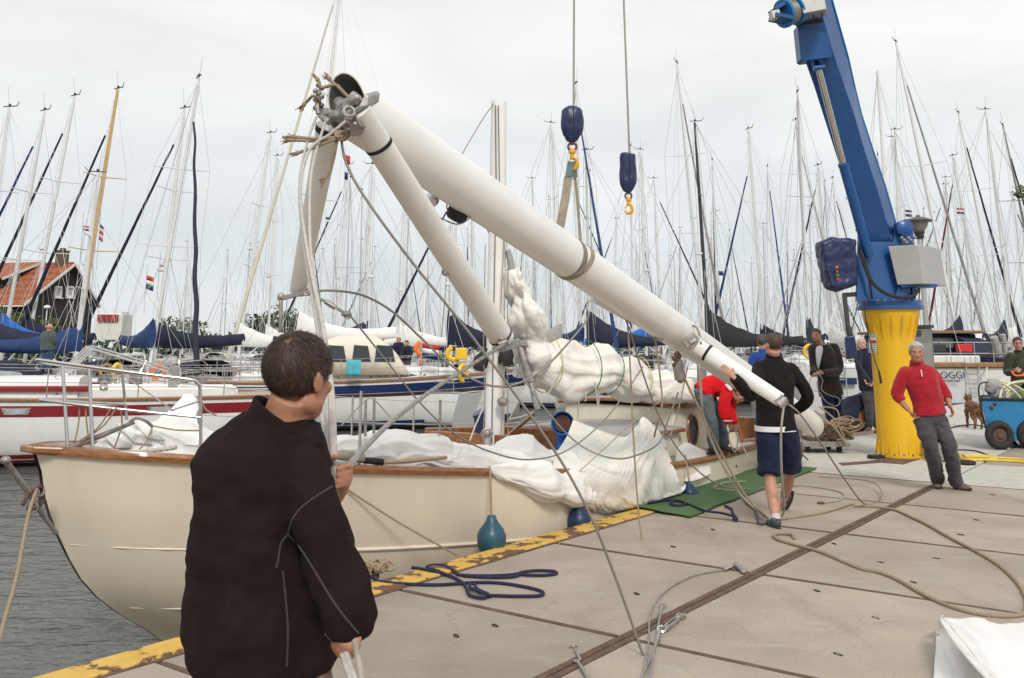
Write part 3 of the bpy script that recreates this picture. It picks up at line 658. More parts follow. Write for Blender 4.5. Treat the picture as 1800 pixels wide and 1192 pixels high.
def sailboat(name, label, pos, az, head=None, L_=10.5, B=None, F=1.12, mast_h=13, rake=.3, hull=None, stripe=None, boot=None, cover=None, furl=None, hood=None, group=None,
             mast=None, wr=.006, det=2, seed=0, sp=(.42,.68), mr=None, flag=None, boom=True, wavy=.004, backstay=True, cover_h=1.1, furl_frac=.93, boom_z=1.55, mx=.06, cabin=True, canopy=None, rz_root=None):
    rnd = random.Random(seed); B = B or L_*.31; hull = hull or mt['gel_white']; mast = mast or mt['spar_white']; mr = mr or .075
    rz = PI/2-az; root = thing(name, label, 'sailboat', (pos[0], pos[1], WZ), rz, group)
    def bd(m, nm, ma, par=None, **k): return m.build(nm, ma, par or root, world=False, **k)
    bd(hull_mb(L_, B, F, 18 if det else 10), 'hull', hull)
    bd(band_mb(L_, B, F, 4.55, 5.3, .006), 'boot_stripe', boot or mt['navy_hull'])
    bd(band_mb(L_, B, F, 5.35, 6.6, .004), 'antifouling', mt['antifoul'])
    if stripe: bd(band_mb(L_, B, F, .55, 1.25 if det < 2 else 1.5, .008), 'hull_stripe', stripe)
    bd(deck_mb(L_, B, F), 'deck', mt['gel_white'] if seed % 3 else mt['teak'])
    if det:
        for sd in (1,-1):
            m = MB(); m.tube([hull_pt(s/16*.995, 0, L_, B, F, sd, -.03)+v3(0,0,.03) for s in range(17)], .028, 5); bd(m, 'toe_rail', mt['alloy'])
    zd = hull_z(.5, F); hc = .42
    if cabin:
        m = MB(); rings = []
        for i in range(9):
            t = i/8; x = -.14*L_+.44*L_*t; s = (x+L_/2)/L_; ww = hull_w(s, B)*.62*(1-.35*t**3); h_ = hc*(1-.75*t**2.2); z0 = hull_z(s, F)-.02
            rings.append([v3(x, ww, z0), v3(x, ww*.93, z0+h_*.8), v3(x, ww*.75, z0+h_), v3(x, 0, z0+h_*1.1), v3(x, -ww*.75, z0+h_), v3(x, -ww*.93, z0+h_*.8), v3(x, -ww, z0)])
        m.loft(rings, True, True); cb = bd(m, 'cabin', mt['gel_white'])
        for sd in (1,-1):
            for wx0, wx1 in ((-.11,-.01), (.01,.08), (.10,.15)):
                m = MB(); pts = []
                def cw(x, f):
                    t = (x*L_+.14*L_)/(.44*L_); s = x+.5; ww = hull_w(s, B)*.62*(1-.35*t**3); h_ = hc*(1-.75*t**2.2); return v3(x*L_, sd*(ww*(1-.0875*f)+.006), hull_z(s, F)-.02+h_*.8*f)
                m.add([cw(wx0,.3), cw(wx1,.3), cw(wx1-.01,.85), cw(wx0+.005,.85)], [(0,1,2,3)]); bd(m, 'window', mt['glass_dark'], cb, smooth=False)
                if not det: break
        # cockpit coaming
        m = MB()
        for sd in (1,-1): m.bar((-.14*L_, sd*B*.27, zd+.06), (-.40*L_, sd*B*.24, zd+.02), .12, .24)
        m.bar((-.40*L_, B*.24, zd), (-.40*L_, -B*.24, zd), .14, .2); bd(m, 'coaming', mt['gel_white'], smooth=False, bevel=.03 if det else 0)
    mxp = mx*L_; zm = zd+hc*.9
    hd = head if head is not None else v3(mxp-rake, 0, mast_h)
    mb_ = v3(mxp, 0, zm); n_ = 10
    m = MB(); m.tube([mb_.lerp(hd, i/6) for i in range(7)], [mr]*4+[mr*.92, mr*.8, mr*.62], 10 if det else 6, flat=.8); ms = bd(m, 'mast', mast)
    tip = []
    for f in sp:
        q = mb_.lerp(hd, f); m = MB(); w_ = (.95-.35*f)*B*.36
        for sd in (1,-1):
            e_ = q+v3(-.12, sd*w_, .05); m.cone(q, e_, .022, .015, 5); tip.append((sd, f, e_))
        bd(m, 'spreader', mast, ms)
    m = MB(); m.bar(hd+v3(-.3,0,.06), hd+v3(.22,0,.06), .03, .03); m.cone(hd, hd+v3(.05,.06,.75), .006, .004, 4); m.bar(hd+v3(-.3,0,.06), hd+v3(-.42,.05,.2), .02); m.ell(hd+v3(-.02,0,.1), (.05,.05,.06), nu=6, nv=4)
    bd(m, 'masthead_vane', mt['black_plastic'], ms)
    if det and rnd.random() < .6:
        m = MB(); q = mb_.lerp(hd, rnd.uniform(.36,.5))+v3(mr+.09,0,0); m.lathe([(.04,-.05),(.16,-.02),(.16,.06),(.05,.09)], q, n=10); bd(m, 'radar_dome', mt['gel_white'], ms)
    bow = v3(L_/2-.12, 0, hull_z(1, F)); stern = v3(-L_/2+.1, 0, hull_z(0, F)+.05)
    m = MB(); W = lambda a, c, r=wr: m.tube([a, c], r, 4, False)
    fore = mb_.lerp(hd, furl_frac)
    W(fore, bow)
    if backstay: W(hd, stern)
    for sd in (1,-1):
        cp = v3(mxp-.25, sd*hull_w(.54, B)*.95, hull_z(.54, F)); tp = [e_ for s_, f, e_ in tip if s_ == sd]
        prev = cp
        for e_ in tp: W(prev, e_); prev = e_
        W(prev, mb_.lerp(hd, .985)); W(cp+v3(.35,0,0), mb_.lerp(hd, sp[0]-.02)); W(cp-v3(.45,0,0), mb_.lerp(hd, sp[0]-.02))
    if det: W(mb_.lerp(hd,.99)+v3(-.1,0,0), v3(mxp-.35,.12,zm+.2), wr*1.2); W(mb_.lerp(hd,.97)+v3(.12,.03,0), v3(mxp+.25,.1,zm), wr*1.2)
    bd(m, 'rigging', mt['wire_thin'])
    if not boom: cover = None
    bl_ = .37*L_; gz = zm+boom_z-.55; g0 = mb_.lerp(hd, (gz-zm)/(hd.z-zm)); be = v3(g0.x-bl_, 0, gz+.10)
    if boom: m = MB(); m.cone(g0, be, .07, .06, 8); m.cone(v3(mxp-.1,0,zm+.15), g0.lerp(be,.30), .03, .03, 6); bm_ = bd(m, 'boom', mast)
    if cover:
        bd(cover_mb(g0.x+.14, be.x+.05, g0.z, be.z, cover_h, .26, seed=seed), 'sail_cover', cover)
        if det > 1:
            m = MB()
            for k in range(5):
                q = g0.lerp(be, .15+.17*k); m.cone(q+v3(0,.02,-.05), q+v3(.1,.05,-.28), .006, .006, 4)
            bd(m, 'cover_lacing', mt['rope_white'])
    if boom: W2 = MB(); W2.tube([be, hd], wr, 4, False); bd(W2, 'topping_lift', mt['wire_thin'])
    if furl:
        a, c = bow.lerp(fore, .05), bow.lerp(fore, .93); pts = []; N_ = 40
        for i in range(N_+1):
            t = i/N_; q = a.lerp(c, t); q += v3(wavy*math.sin(i*.9+seed), wavy*math.cos(i*.7), 0); pts.append(q)
        m = MB(); m.tube(pts, [ (.085-.05*i/N_)*(1+.16*noise.noise(v3(i*.9, seed, 0))) for i in range(N_+1)], 7 if det else 5); bd(m, 'furled_sail', furl)
        m = MB(); m.lathe([(.09,0),(.09,.10)], bow.lerp(fore,.03), n=8); bd(m, 'furling_drum', mt['black_plastic'])
    # rails
    rl = MB(); hr_ = .62
    for sd in (1,-1):
        st_ = [hull_pt(s, 0, L_, B, F, sd, -.06) for s in (.02,.12,.26,.40,.54,.68,.82,.90)]
        for q in st_: rl.cone(q, q+v3(0,0,hr_), .013 if det else .018, .013 if det else .018, 5)
        for hh in (hr_, hr_*.55): rl.tube([q+v3(0,0,hh) for q in st_], .006 if det else .012, 4, False)
    if det:
        for hh in (hr_, hr_*.5):
            rl.tube(cat([hull_pt(.90,0,L_,B,F,1,-.06)+v3(0,0,hh), hull_pt(.975,0,L_,B,F,1,0)+v3(.05,0,hh+.05), v3(L_/2+.1,0,hull_z(1,F)+hh+.06), hull_pt(.975,0,L_,B,F,-1,0)+v3(.05,0,hh+.05), hull_pt(.90,0,L_,B,F,-1,-.06)+v3(0,0,hh)], 4), .014, 6)
            rl.tube([hull_pt(.12,0,L_,B,F,1,-.06)+v3(0,0,hh), hull_pt(.015,0,L_,B,F,1,-.1)+v3(0,0,hh), hull_pt(.015,0,L_,B,F,-1,-.1)+v3(0,0,hh), hull_pt(.12,0,L_,B,F,-1,-.06)+v3(0,0,hh)], .014, 6)
    bd(rl, 'guard_rail', mt['steel'] if det else mt['wire_thin'])
    if hood:
        m = MB(); rings = []
        for i in range(6):
            t = i/5; x = -.02*L_-.17*L_*t; hh = .62*math.sin(PI/2*min(1, t*1.6))+.05; ww = B*.30
            rings.append([v3(x, ww*math.cos(a), zd+.22+hh*max(0, math.sin(a))**.6) for a in [PI*j/12 for j in range(13)]])
        m.loft(rings, False, False); hd_ = bd(m, 'spray_hood', hood, solid=.015)
        if det:
            for sd in (1,-1):
                m = MB(); m.add([v3(-.06*L_, sd*(B*.30+.012), zd+.30), v3(-.17*L_, sd*(B*.30+.012), zd+.30), v3(-.16*L_, sd*(B*.285+.012), zd+.62), v3(-.09*L_, sd*(B*.29+.012), zd+.55)], [(0,1,2,3)]); bd(m, 'hood_window', mt['vinyl_clear'], hd_, smooth=False)
    if canopy:
        m = MB(); rings = []
        for i in range(9):
            t = i/8; x = .10*L_-.27*L_*t; hh = 1.15*(1-(1-min(1, t*2.2))**2)*(1 if t < .8 else 1-.25*(t-.8)/.2); ww = B*.36
            rings.append([v3(x, ww*math.copysign(abs(math.cos(a))**.5, math.cos(a)), zd+.15+hh*math.sin(a)**.45 if math.sin(a) > 0 else zd+.15) for a in [PI*j/14 for j in range(15)]])
        m.loft(rings, False, True); cp_ = bd(m, 'canopy', canopy, solid=.02)
        for sd in (1,-1):
            for x0, x1 in ((.055,-.005), (-.015,-.07), (-.085,-.155)):
                m = MB(); y = sd*(B*.36+.014); m.add([v3(x0*L_, y, zd+.52), v3(x1*L_, y, zd+.52), v3(x1*L_+.05, y-sd*.03, zd+1.0), v3(x0*L_-.10, y-sd*.03, zd+.97)], [(0,1,2,3)]); bd(m, 'canopy_window', mt['vinyl_clear'] if x0 < -.15 else mt['glass_dark'], cp_, smooth=False)
    if det:
        m = MB(); whl = v3(-.30*L_, 0, zd+.55); m.torus(whl, .38, .014, Matrix.Rotation(PI/2, 3, 'Y'), 20, 5)
        for k in range(3): a = k*PI/3; m.cone(whl+v3(0,math.cos(a)*.38,math.sin(a)*.38), whl-v3(0,math.cos(a)*.38,math.sin(a)*.38), .009, .009, 4)
        m.bar((-.29*L_,0,zd-.1), (-.29*L_,0,zd+.6), .16, .2); bd(m, 'steering_wheel', mt['steel'])
        m = MB(); hx = .2*L_; m.box((hx,0,hull_z(.7,F)+.16), (.5,.5,.06)); bd(m, 'hatch', mt['glass_dark'], smooth=False, bevel=.015)
        for sd in (1,-1): m = MB(); m.lathe([(.09,0),(.07,.06),(.08,.13),(.03,.15)], v3(-.18*L_, sd*B*.28, zd+.17), n=10); bd(m, 'winch', mt['steel'])
    if det and rnd.random() < .8:
        m = MB(); q = v3(-L_/2+.12, B*.25, zd+.55); m.torus(q, .22, .06, Matrix.Rotation(PI/2, 3, 'Y'), 14, 6, .8); bd(m, 'lifebuoy', mt['yellow'] if seed % 2 else mt['orange'])
    if det:
        for k in range(rnd.randint(1, 3)):
            sd = rnd.choice((1,-1)); s = rnd.uniform(.25,.7); q = hull_pt(s, 1.4, L_, B, F, sd, .13); m = MB(); m.lathe([(.02,.36),(.05,.32),(.11,.24),(.12,0),(.11,-.22),(.04,-.3)], q, n=10); m.cone(q+v3(0,0,.34), hull_pt(s, 0, L_, B, F, sd, 0)+v3(0,0,.3), .008, .008, 4); bd(m, 'fender', rnd.choice([mt['gel_white'], mt['navy_hull'], mt['fender_navy']]))
    if flag:
        q = stern+v3(.05, -.5, 0); m = MB(); m.cone(q, q+v3(-.35,0,1.25), .014, .012, 5); fl = bd(m, 'flagstaff', mt['trim'])
        for k, c_ in enumerate((mt['red_paint'], mt['gel_white'], mt['navy_hull'])):
            m = MB(); m.grid(lambda i, j: q+v3(-.34-.45*i, .10*math.sin(i*5+k), 1.2-.2*k-.2*j-.25*i), 6, 2); bd(m, 'flag_band', c_, fl, solid=.004)
    return root

# --- the yachts whose masts can be told apart: (masthead pixel), mast-foot px, distance, heading of the bow
def yacht(label, top, bx, Y, azd, **k):
    L_ = k.get('L_', 10.5); F = k.get('F', 1.12); az = R(azd); d_ = v3(math.sin(az), math.cos(az), 0); mx = k.get('mx', .06)
    foot = P(bx, 600, Y); foot.z = WZ; root = foot-d_*(mx*L_); tp = P(top[0], top[1], Y); rel = tp-root
    pv = v3(-d_.y, d_.x, 0); head = v3(rel.dot(d_), rel.dot(pv), tp.z-WZ)
    return sailboat('sailing_yacht', label, (root.x, root.y), az, head=head, group=k.pop('group', None), **k)
C = mt
yacht('white yacht at the far left edge with its mast half out of the picture', (16,190), -42, 31, -80, cover=C['canvas_navy'], seed=1)
yacht('white yacht at the far left with bright blue boom cover and blue furled foresail', (78,196), 2, 33, -62, cover=C['canvas_blue'], furl=C['canvas_royal'], seed=2, wr=.007)
yacht('white yacht with navy furled foresail, its mast crossing the tiled roof', (131,170), 44, 34, -60, cover=C['canvas_navy'], furl=C['canvas_navy'], hood=C['canvas_navy'], seed=3)
yacht('yacht with a varnished yellow mast and a long dark furled foresail', (207,158), 131, 32, -57, boom=False, furl=C['canvas_navy'], furl_frac=.9, mast=M('varnished_spruce', (.55,.36,.14), .35, var=.12), mr=.10, hood=C['canvas_navy'], seed=4)
yacht('white yacht with a royal blue boom cover and white mast beside the yellow one', (173,305), 134, 29, 72, L_=9, cover=C['canvas_royal'], cover_h=.8, hood=C['canvas_navy'], seed=5, boom_z=1.35, furl_frac=.8)
yacht('white yacht with a navy boom cover below the taller of two twin masts', (350,137), 264, 30, 145, L_=11.5, cover=C['canvas_royal'], cover_h=.85, furl=C['canvas_navy'], seed=6, mx=.03, wavy=.02, furl_frac=.90, boom_z=1.5)
yacht('white yacht with a navy boom cover running right and a navy furled foresail slanting left', (324,192), 272, 32, -62, L_=11, cover=C['canvas_navy'], cover_h=.85, furl=C['canvas_navy'], hood=C['canvas_navy'], seed=7, boom_z=1.5)
yacht('white yacht with a white boom cover beside the foot of the cream furled sail', (475,235), 418, 44, -70, cover=C['sail_clean'], seed=8, wr=.009)
yacht('white yacht with two thin aluminium spreaders just left of the lowered mast leg', (487,275), 471, 50, -75, cover=C['sail_clean'], seed=9, wr=.009, flag=True)
yacht('white yacht flying red and blue streamers behind the dark stay of the lowered mast', (612,290), 588, 52, -70, furl=C['canvas_black'], cover=C['sail_clean'], seed=10, wr=.010)
yacht('white yacht with a navy boom cover lying behind the cream canopy', (655,290), 640, 42, 80, L_=11, cover=C['canvas_navy'], seed=11, hood=C['canvas_navy'], wr=.009)
yacht('white yacht with white sail cover and black spray hood left of the short white mast', (712,355), 708, 46, -75, cover=C['sail_clean'], seed=12, hood=C['canvas_black'], wr=.010)
yacht('white yacht with a pointed navy mast cover beside the short white mast', (795,330), 792, 40, -60, cover=C['canvas_navy'], cover_h=1.5, hood=C['canvas_black'], seed=13, wr=.009, furl=C['canvas_navy'])
yacht('white yacht whose thin mast rises just left of the lifting sling', (969,217), 984, 47, 70, cover=C['canvas_grey'], seed=14, wr=.010)
yacht('white yacht with a tall navy boom cover under the hanging mast', (1030,265), 1037, 44, -75, L_=11.5, cover=C['canvas_navy'], cover_h=1.7, hood=C['canvas_navy'], seed=15, wr=.009)
yacht('white yacht whose mast stands just right of the second crane hook', (1126,264), 1136, 50, 75, cover=C['canvas_blue'], seed=16, wr=.011, sp=(.33,.62))
yacht('white yacht with the tallest mast between the hanging mast and the crane', (1190,112), 1242, 43, 24, L_=13, F=1.3, furl=C['canvas_grey'], cover=C['sail_clean'], seed=17, wr=.009, cover_h=2.2)
yacht('yacht with a black mast and black boom cover behind the man in the dark jacket', (1221,215), 1247, 41, -80, L_=11, cover=C['canvas_black'], cover_h=1.7, mast=C['black_plastic'], seed=18, wr=.009)
yacht('white yacht with a bright blue furled foresail beside the bent man in red', (1315,228), 1343, 47, -28, L_=11, furl=C['canvas_royal'], cover=C['canvas_navy'], hood=C['canvas_navy'], seed=19, wr=.010, furl_frac=.86)
yacht('white yacht with a navy furled foresail rising behind the man in the white shirt', (1437,292), 1462, 47, -20, L_=11, furl=C['canvas_navy'], cover=C['sail_clean'], hood=C['canvas_navy'], seed=20, wr=.010, furl_frac=.95)
yacht('large yacht with the tallest mast right of the crane and broad white spreaders', (1575,75), 1690, 43, 39, L_=14, F=1.4, furl=C['canvas_grey'], cover=C['canvas_navy'], seed=21, wr=.009, mr=.10, sp=(.36,.60))
yacht('white yacht with a thin mast close to the right side of the blue crane jib', (1568,242), 1605, 52, 75, cover=C['sail_clean'], seed=22, wr=.011)
yacht('yacht with a dark mast stripe and yellow mast light right of the street lamp', (1685,200), 1768, 46, 38, L_=13, F=1.3, furl=C['canvas_navy'], cover=C['canvas_navy'], seed=23, wr=.009)
yacht('white yacht with a small mast between two taller ones right of the street lamp', (1674,275), 1738, 50, -25, furl=M('canvas_maroon', (.16,.02,.03), .8), cover=C['sail_clean'], seed=24, wr=.010)
yacht('yacht at the right edge with a dark mast cut by the edge of the picture', (1763,222), 1850, 45, 38, L_=12, furl=C['canvas_black'], cover=C['canvas_navy'], seed=25, wr=.010, mast=M('anodised_dark', (.2,.19,.18), .4, .4))
# --- the two yachts lying just outside the cream boat
RB = sailboat('sailing_yacht', 'white yacht with a broad dark red stripe and teak deck moored beyond the cream boat', (-10.9,19.9), R(-108), L_=12, B=3.6, F=1.42, mast_h=15.5, rake=.2, boom=False, backstay=False, stripe=mt['red_hull'], boot=mt['red_hull'], cover=None, seed=33, wr=.006, det=2, mx=.2, furl_frac=.97)
m = MB()
for sd in (1,-1): m.tube([hull_pt(s/20*.99, 0, 12, 3.6, 1.42, sd, .012) for s in range(21)], .035, 6)
m.build('wooden_rail', mt['teak_varnish'], RB, world=False)
for sd in (1,-1):
    for s in (.20, .42, .64):
        m = MB(); m.add([hull_pt(s, .72, 12, 3.6, 1.42, sd, .016), hull_pt(s+.045, .72, 12, 3.6, 1.42, sd, .016), hull_pt(s+.04, 1.32, 12, 3.6, 1.42, sd, .016), hull_pt(s+.004, 1.32, 12, 3.6, 1.42, sd, .016)], [(0,1,2,3)]); f_ = m.build('hull_window', mt['steel'], RB, world=False, solid=.012, smooth=False)
        m = MB(); m.add([hull_pt(s+.006, .80, 12, 3.6, 1.42, sd, .026), hull_pt(s+.039, .80, 12, 3.6, 1.42, sd, .026), hull_pt(s+.035, 1.24, 12, 3.6, 1.42, sd, .026), hull_pt(s+.009, 1.24, 12, 3.6, 1.42, sd, .026)], [(0,1,2,3)]); m.build('pane', mt['vinyl_clear'], f_, world=False, smooth=False)
m = MB(); m.grid(lambda i, j: v3(-1.68+5.2*i, (2*j-1)*1.2*(1-.5*i*i), hull_z((4.32+5.2*i)/12, 1.42)+.30*(1-.8*i**2)+.06), 10, 6); 
def bl_prism(m, a, c, w_, h_): m.bar(a, c, w_, h_)
m = MB()
for sd in (1,-1): m.tube([v3(-1.9+5.4*i/10, sd*(1.16-.55*(i/10)**2.2), hull_z((4.1+5.4*i/10)/12, 1.42)+.20*(1-.8*(i/10)**2)) for i in range(11)], .06, 6)
m.build('cabin_stripe', mt['red_hull'], RB, world=False)
# framed windscreen, outboard motor
m = MB(); zc = hull_z(.4, 1.42)+.42
for y in (-.95,-.32,.32,.95): m.cone((-1.2, y, zc), (-1.75, y*.92, zc+.62), .022, .022, 6)
m.tube([v3(-1.75,-.9,zc+.62), v3(-1.75,.9,zc+.62)], .025, 6); m.tube([v3(-1.75,.9,zc+.62), v3(-3.4,1.1,zc+.1)], .022, 6); m.tube([v3(-1.75,-.9,zc+.62), v3(-3.4,-1.1,zc+.1)], .022, 6)
m.build('windscreen_frame', mt['alloy'], RB, world=False)
ob = thing('outboard_motor', 'white outboard motor hung on the stern rail of the red striped yacht', 'motor', (0,0,0)); oq = WM[RB.name] @ v3(-5.9, 1.0, 2.0)
ob.location = oq; WM[ob.name] = Matrix.Translation(oq)
m = MB(); m.ell(oq+v3(0,0,.12), (.20,.26,.30), nu=14, nv=9); m.build('cowling', mt['gel_white'], ob); m = MB(); m.bar(oq+v3(0,0,-.1), oq+v3(.05,0,-.75), .1, .16); m.ell(oq+v3(.05,0,-.72), (.07,.16,.05)); m.build('shaft', mt['alloy'], ob, bevel=.02); m = MB(); m.ell(oq+v3(-.28,0,.02), (.07,.07,.07)); m.cone(oq+v3(-.25,0,.02), oq, .03, .03); m.build('tiller_grip', mt['black_plastic'], ob)
BBp = P(660,600,28.2)
bfoot = P(596,600,28.8); bhead = P(599,-45,28.8); dd_ = v3(math.sin(R(-68)), math.cos(R(-68)), 0); bpos = v3(bfoot.x, bfoot.y, 0)-dd_*(.06*12); rel = bhead-bpos
BB = sailboat('motor_yacht', 'white yacht with a wide navy hull stripe and cream cockpit canopy behind the cream boat', (BBp.x, BBp.y), R(80), L_=9.9, B=3.5, F=1.5, stripe=mt['navy_hull'], boot=mt['antifoul_blue'], canopy=mt['canvas_cream'], seed=42, wr=.007, det=2, mx=.10, boom=False)
for o in list(BB.children):
    if o.name.split('.')[0] in ('mast','rigging','lifebuoy'):
        for ch in list(o.children): bpy.data.objects.remove(ch)
        bpy.data.objects.remove(o)
yacht('white yacht with a cream furled foresail slanting across the sky behind the masthead', (600,-45), 528, 31, -62, L_=10.5, cover=mt['sail_clean'], cover_h=.9, furl=mt['canvas_cream'], furl_frac=.99, mx=.16, seed=43, wr=.007, boom_z=1.7, flag=True)
m = MB()
for sd in (1,-1): m.tube([hull_pt(s/20*.99, .10, 9.9, 3.5, 1.5, sd, .012) for s in range(21)], .03, 6)
m.build('wooden_rail', mt['teak_varnish'], BB, world=False)
bs = MB(); [bs.grid(lambda i, j: hull_pt(.0+.99*i, 1.55+.35*j, 9.9, 3.5, 1.5, sd, .009), 18, 2) for sd in (1,-1)]; bs.build('lower_stripe', M('brown_stripe', (.045,.02,.018), .4), BB, world=False)
m = MB(); tq = P(622,634,25.9); m.grid(lambda i, j: tq+v3(-.2+.40*i, .02*math.sin(i*9+j*2), .02-.44*j), 8, 5); tw = m.build('towel', M('towel_turquoise', (.10,.46,.56), .9, var=.15), None, solid=.012); tag(tw, 'turquoise towel hung over the rail of the navy striped yacht', 'towel')

# --- far rows: a few kinds, each copied with its parts
far = []
for k, (lab, cov, fur, hood_, st_, ms_, sp_) in enumerate([
    ('white sailing yacht with navy covers in the far marina rows', C['canvas_navy'], C['canvas_navy'], C['canvas_navy'], C['navy_hull'], C['spar_white'], (.42,.68)),
    ('white sailing yacht with a white sail cover in the far marina rows', C['sail_clean'], C['sail_clean'], C['canvas_navy'], None, C['spar_white'], (.45,)),
    ('white sailing yacht with bright blue covers in the far marina rows', C['canvas_royal'], C['canvas_royal'], None, C['navy_hull'], C['spar_white'], (.36,.62)),
    ('white sailing yacht with grey covers in the far marina rows', C['canvas_grey'], C['canvas_grey'], C['canvas_grey'], None, C['alloy'], (.42,.68)),
    ('white sailing yacht with black covers in the far marina rows', C['canvas_black'], C['canvas_black'], C['canvas_black'], C['red_hull'], C['spar_white'], (.48,)),
    ('dark blue hulled sailing yacht in the far marina rows', C['canvas_cream'], None, C['canvas_cream'], None, C['spar_white'], (.42,.68)),
    ('white sailing yacht with no foresail in the far marina rows', C['canvas_navy'], None, C['canvas_black'], C['navy_hull'], C['alloy'], (.5,))]):
    far.append(sailboat('sailing_yacht', lab, (0, 90+k*3), 0, L_=10.2+.4*(k % 3), mast_h=13.2+.5*(k % 4), cover=cov, furl=fur, hood=hood_, stripe=st_, mast=ms_, hull=C['navy_hull'] if k == 5 else None, seed=50+k, wr=.010, det=0, cover_h=.75, mr=.072, group='sailing yachts in the far marina rows', sp=sp_))
KIND = ['white yacht with navy covers','white yacht with white cover','white yacht with blue covers','white yacht with grey covers','white yacht with black covers','dark blue yacht','white yacht without foresail']
for o, n_ in zip(far, KIND): o['label'] = n_+' in the far'
rnd = random.Random(11); used = set(); nfar = 0
for row, Y in enumerate([45, 54, 63, 74, 86, 99, 113, 128, 146, 168, 195]):
    x0, x1 = Y*(-.95)/1.612-2, Y*1.03/1.612+4
    x = x0
    while x < x1:
        x += rnd.uniform(3.7, 4.6)*(1 if Y > 60 else 1.25)
        px = CX+FPX*x/Y
        if Y < 50 and px < 900: continue
        if Y < 60 and px < 760: continue
        if Y < 70 and px < 560: continue
        if px < 330 and rnd.random() < .86: continue
        if px < 420 and Y < 90: continue
        if Y > 120 and rnd.random() < .40: continue
        if rnd.random() < .14: continue
        if px < 900 and Y > 80 and rnd.random() < .30: continue
        if nfar >= 285: break
        k = rnd.choices(range(7), (5,5,2,3,2,1.2,4))[0]; src = far[k]
        o = src if k not in used else copy_tree(src); used.add(k); nfar += 1
        o.location = (x, Y+rnd.uniform(-1.5,1.5), WZ); s_ = rnd.uniform(.82, 1.06)*(1.08 if rnd.random() < .12 else 1); o.scale = (s_, s_, s_)
        ORD = ['nearest','second','third','fourth','fifth','sixth','seventh','eighth','ninth','tenth','last']
        LAND = [(120,'behind the tiled house'),(230,'right of the tiled house'),(330,'behind the twin masts'),(420,'behind the cream furled sail'),(480,'left of the foreground man'),(560,'behind the far mast leg'),(640,'behind the dark stay'),(720,'behind the near mast leg'),(790,'left of the short white mast'),(860,'just left of the short white mast'),(930,'just right of the short white mast'),(1000,'below the lifting sling'),(1070,'right of the lifting sling'),(1130,'below the empty hook'),(1200,'right of the empty hook'),(1270,'behind the black mast'),(1340,'behind the man in shorts'),(1410,'right of the blue furled sail'),(1480,'behind the man in the white shirt'),(1545,'behind the crane cabinet cover'),(1610,'behind the crane turret'),(1670,'behind the steel housing'),(1730,'right of the street lamp'),(1770,'above the blue handcart'),(1815,'behind the man in green'),(9999,'past the right edge')]
        o['label'] = '%s, %s far row, %s' % (src['label'].split(' in the far')[0] if src is o else KIND[k], ORD[row], [n_ for lim_, n_ in LAND if px < lim_][0])
        tl = R(-2.5)*max(-1, min(1, (px-CX)/900)) if px > CX else R(2.2)*max(-1, min(1, (CX-px)/900))
        o.rotation_euler = (0, 0, (PI/2 if row % 2 else -PI/2)+rnd.gauss(0,.16) if rnd.random() < .62 else (0 if rnd.random() < .5 else PI)+rnd.gauss(0, .2))
        WM[o.name] = Matrix.Translation(o.location)
# jetties and mooring posts between the rows
def jetty(y, x0, x1, label):
    t = thing('jetty', label, 'jetty', ((x0+x1)/2, y, WZ)); m = MB(); n_ = int((x1-x0)/1.4)
    m.bar((x0,y,WZ+.62), (x1,y,WZ+.62), 1.3, .12); m.bar((x0,y-.5,WZ+.48), (x1,y-.5,WZ+.48), .1, .2); m.build('deck', mt['wood_grey'], t, smooth=False)
    m = MB()
    for i in range(int((x1-x0)/3)): m.cone((x0+3*i+.5, y-.5, WZ-1), (x0+3*i+.5, y-.5, WZ+.55), .12, .12, 8)
    m.build('piles', mt['wood_grey'], t)
jetty(25.5, -26, -7.2, 'dark wooden jetty behind the red striped yacht')
jetty(37.5, -12, 14, 'wooden jetty beyond the navy striped yacht')
jetty(41, 14.5, 40, 'wooden jetty behind the man in the white shirt')
jetty(69, -30, 46, 'long jetty half hidden by the far yachts')
mpost = None
for i, (px, py, Y, tz) in enumerate([(104,650,23.5,1.0),(32,665,21.5,.75),(545,640,26,.9),(690,610,33,1.1),(1233,640,33,1.2),(185,655,24,.9),(240,650,24.5,.9),(150,648,27,.9),(905,655,33,.7),(1390,690,17,.3),(355,650,25,.8),(320,652,24,.8)]):
    q = P(px, py, Y); m = MB(); hz = tz+WZ+.75; m.tube([v3(q.x,Y,WZ-1), v3(q.x,Y,hz-.1), v3(q.x,Y,hz)], [.17,.165,.15], 12)
    lab = ['thick grey mooring post behind the bow rail of the cream boat','mooring post at the left edge behind the red striped yacht','mooring post just right of the foreground man','mooring post beyond the cream canopy','mooring post under the big hanging mast','mooring post seen between the bow rail uprights','mooring post near the inner end of the bow rail','slim mooring post by the man in blue overalls','mooring post standing in the open water behind the short mast','low mooring post near the quay corner','mooring post beside the outboard motor','mooring post behind the steering wheel of the red striped yacht'][i]
    tag(m.build('mooring_post', mt['wood_grey']), lab, 'mooring post', 'wooden mooring posts')
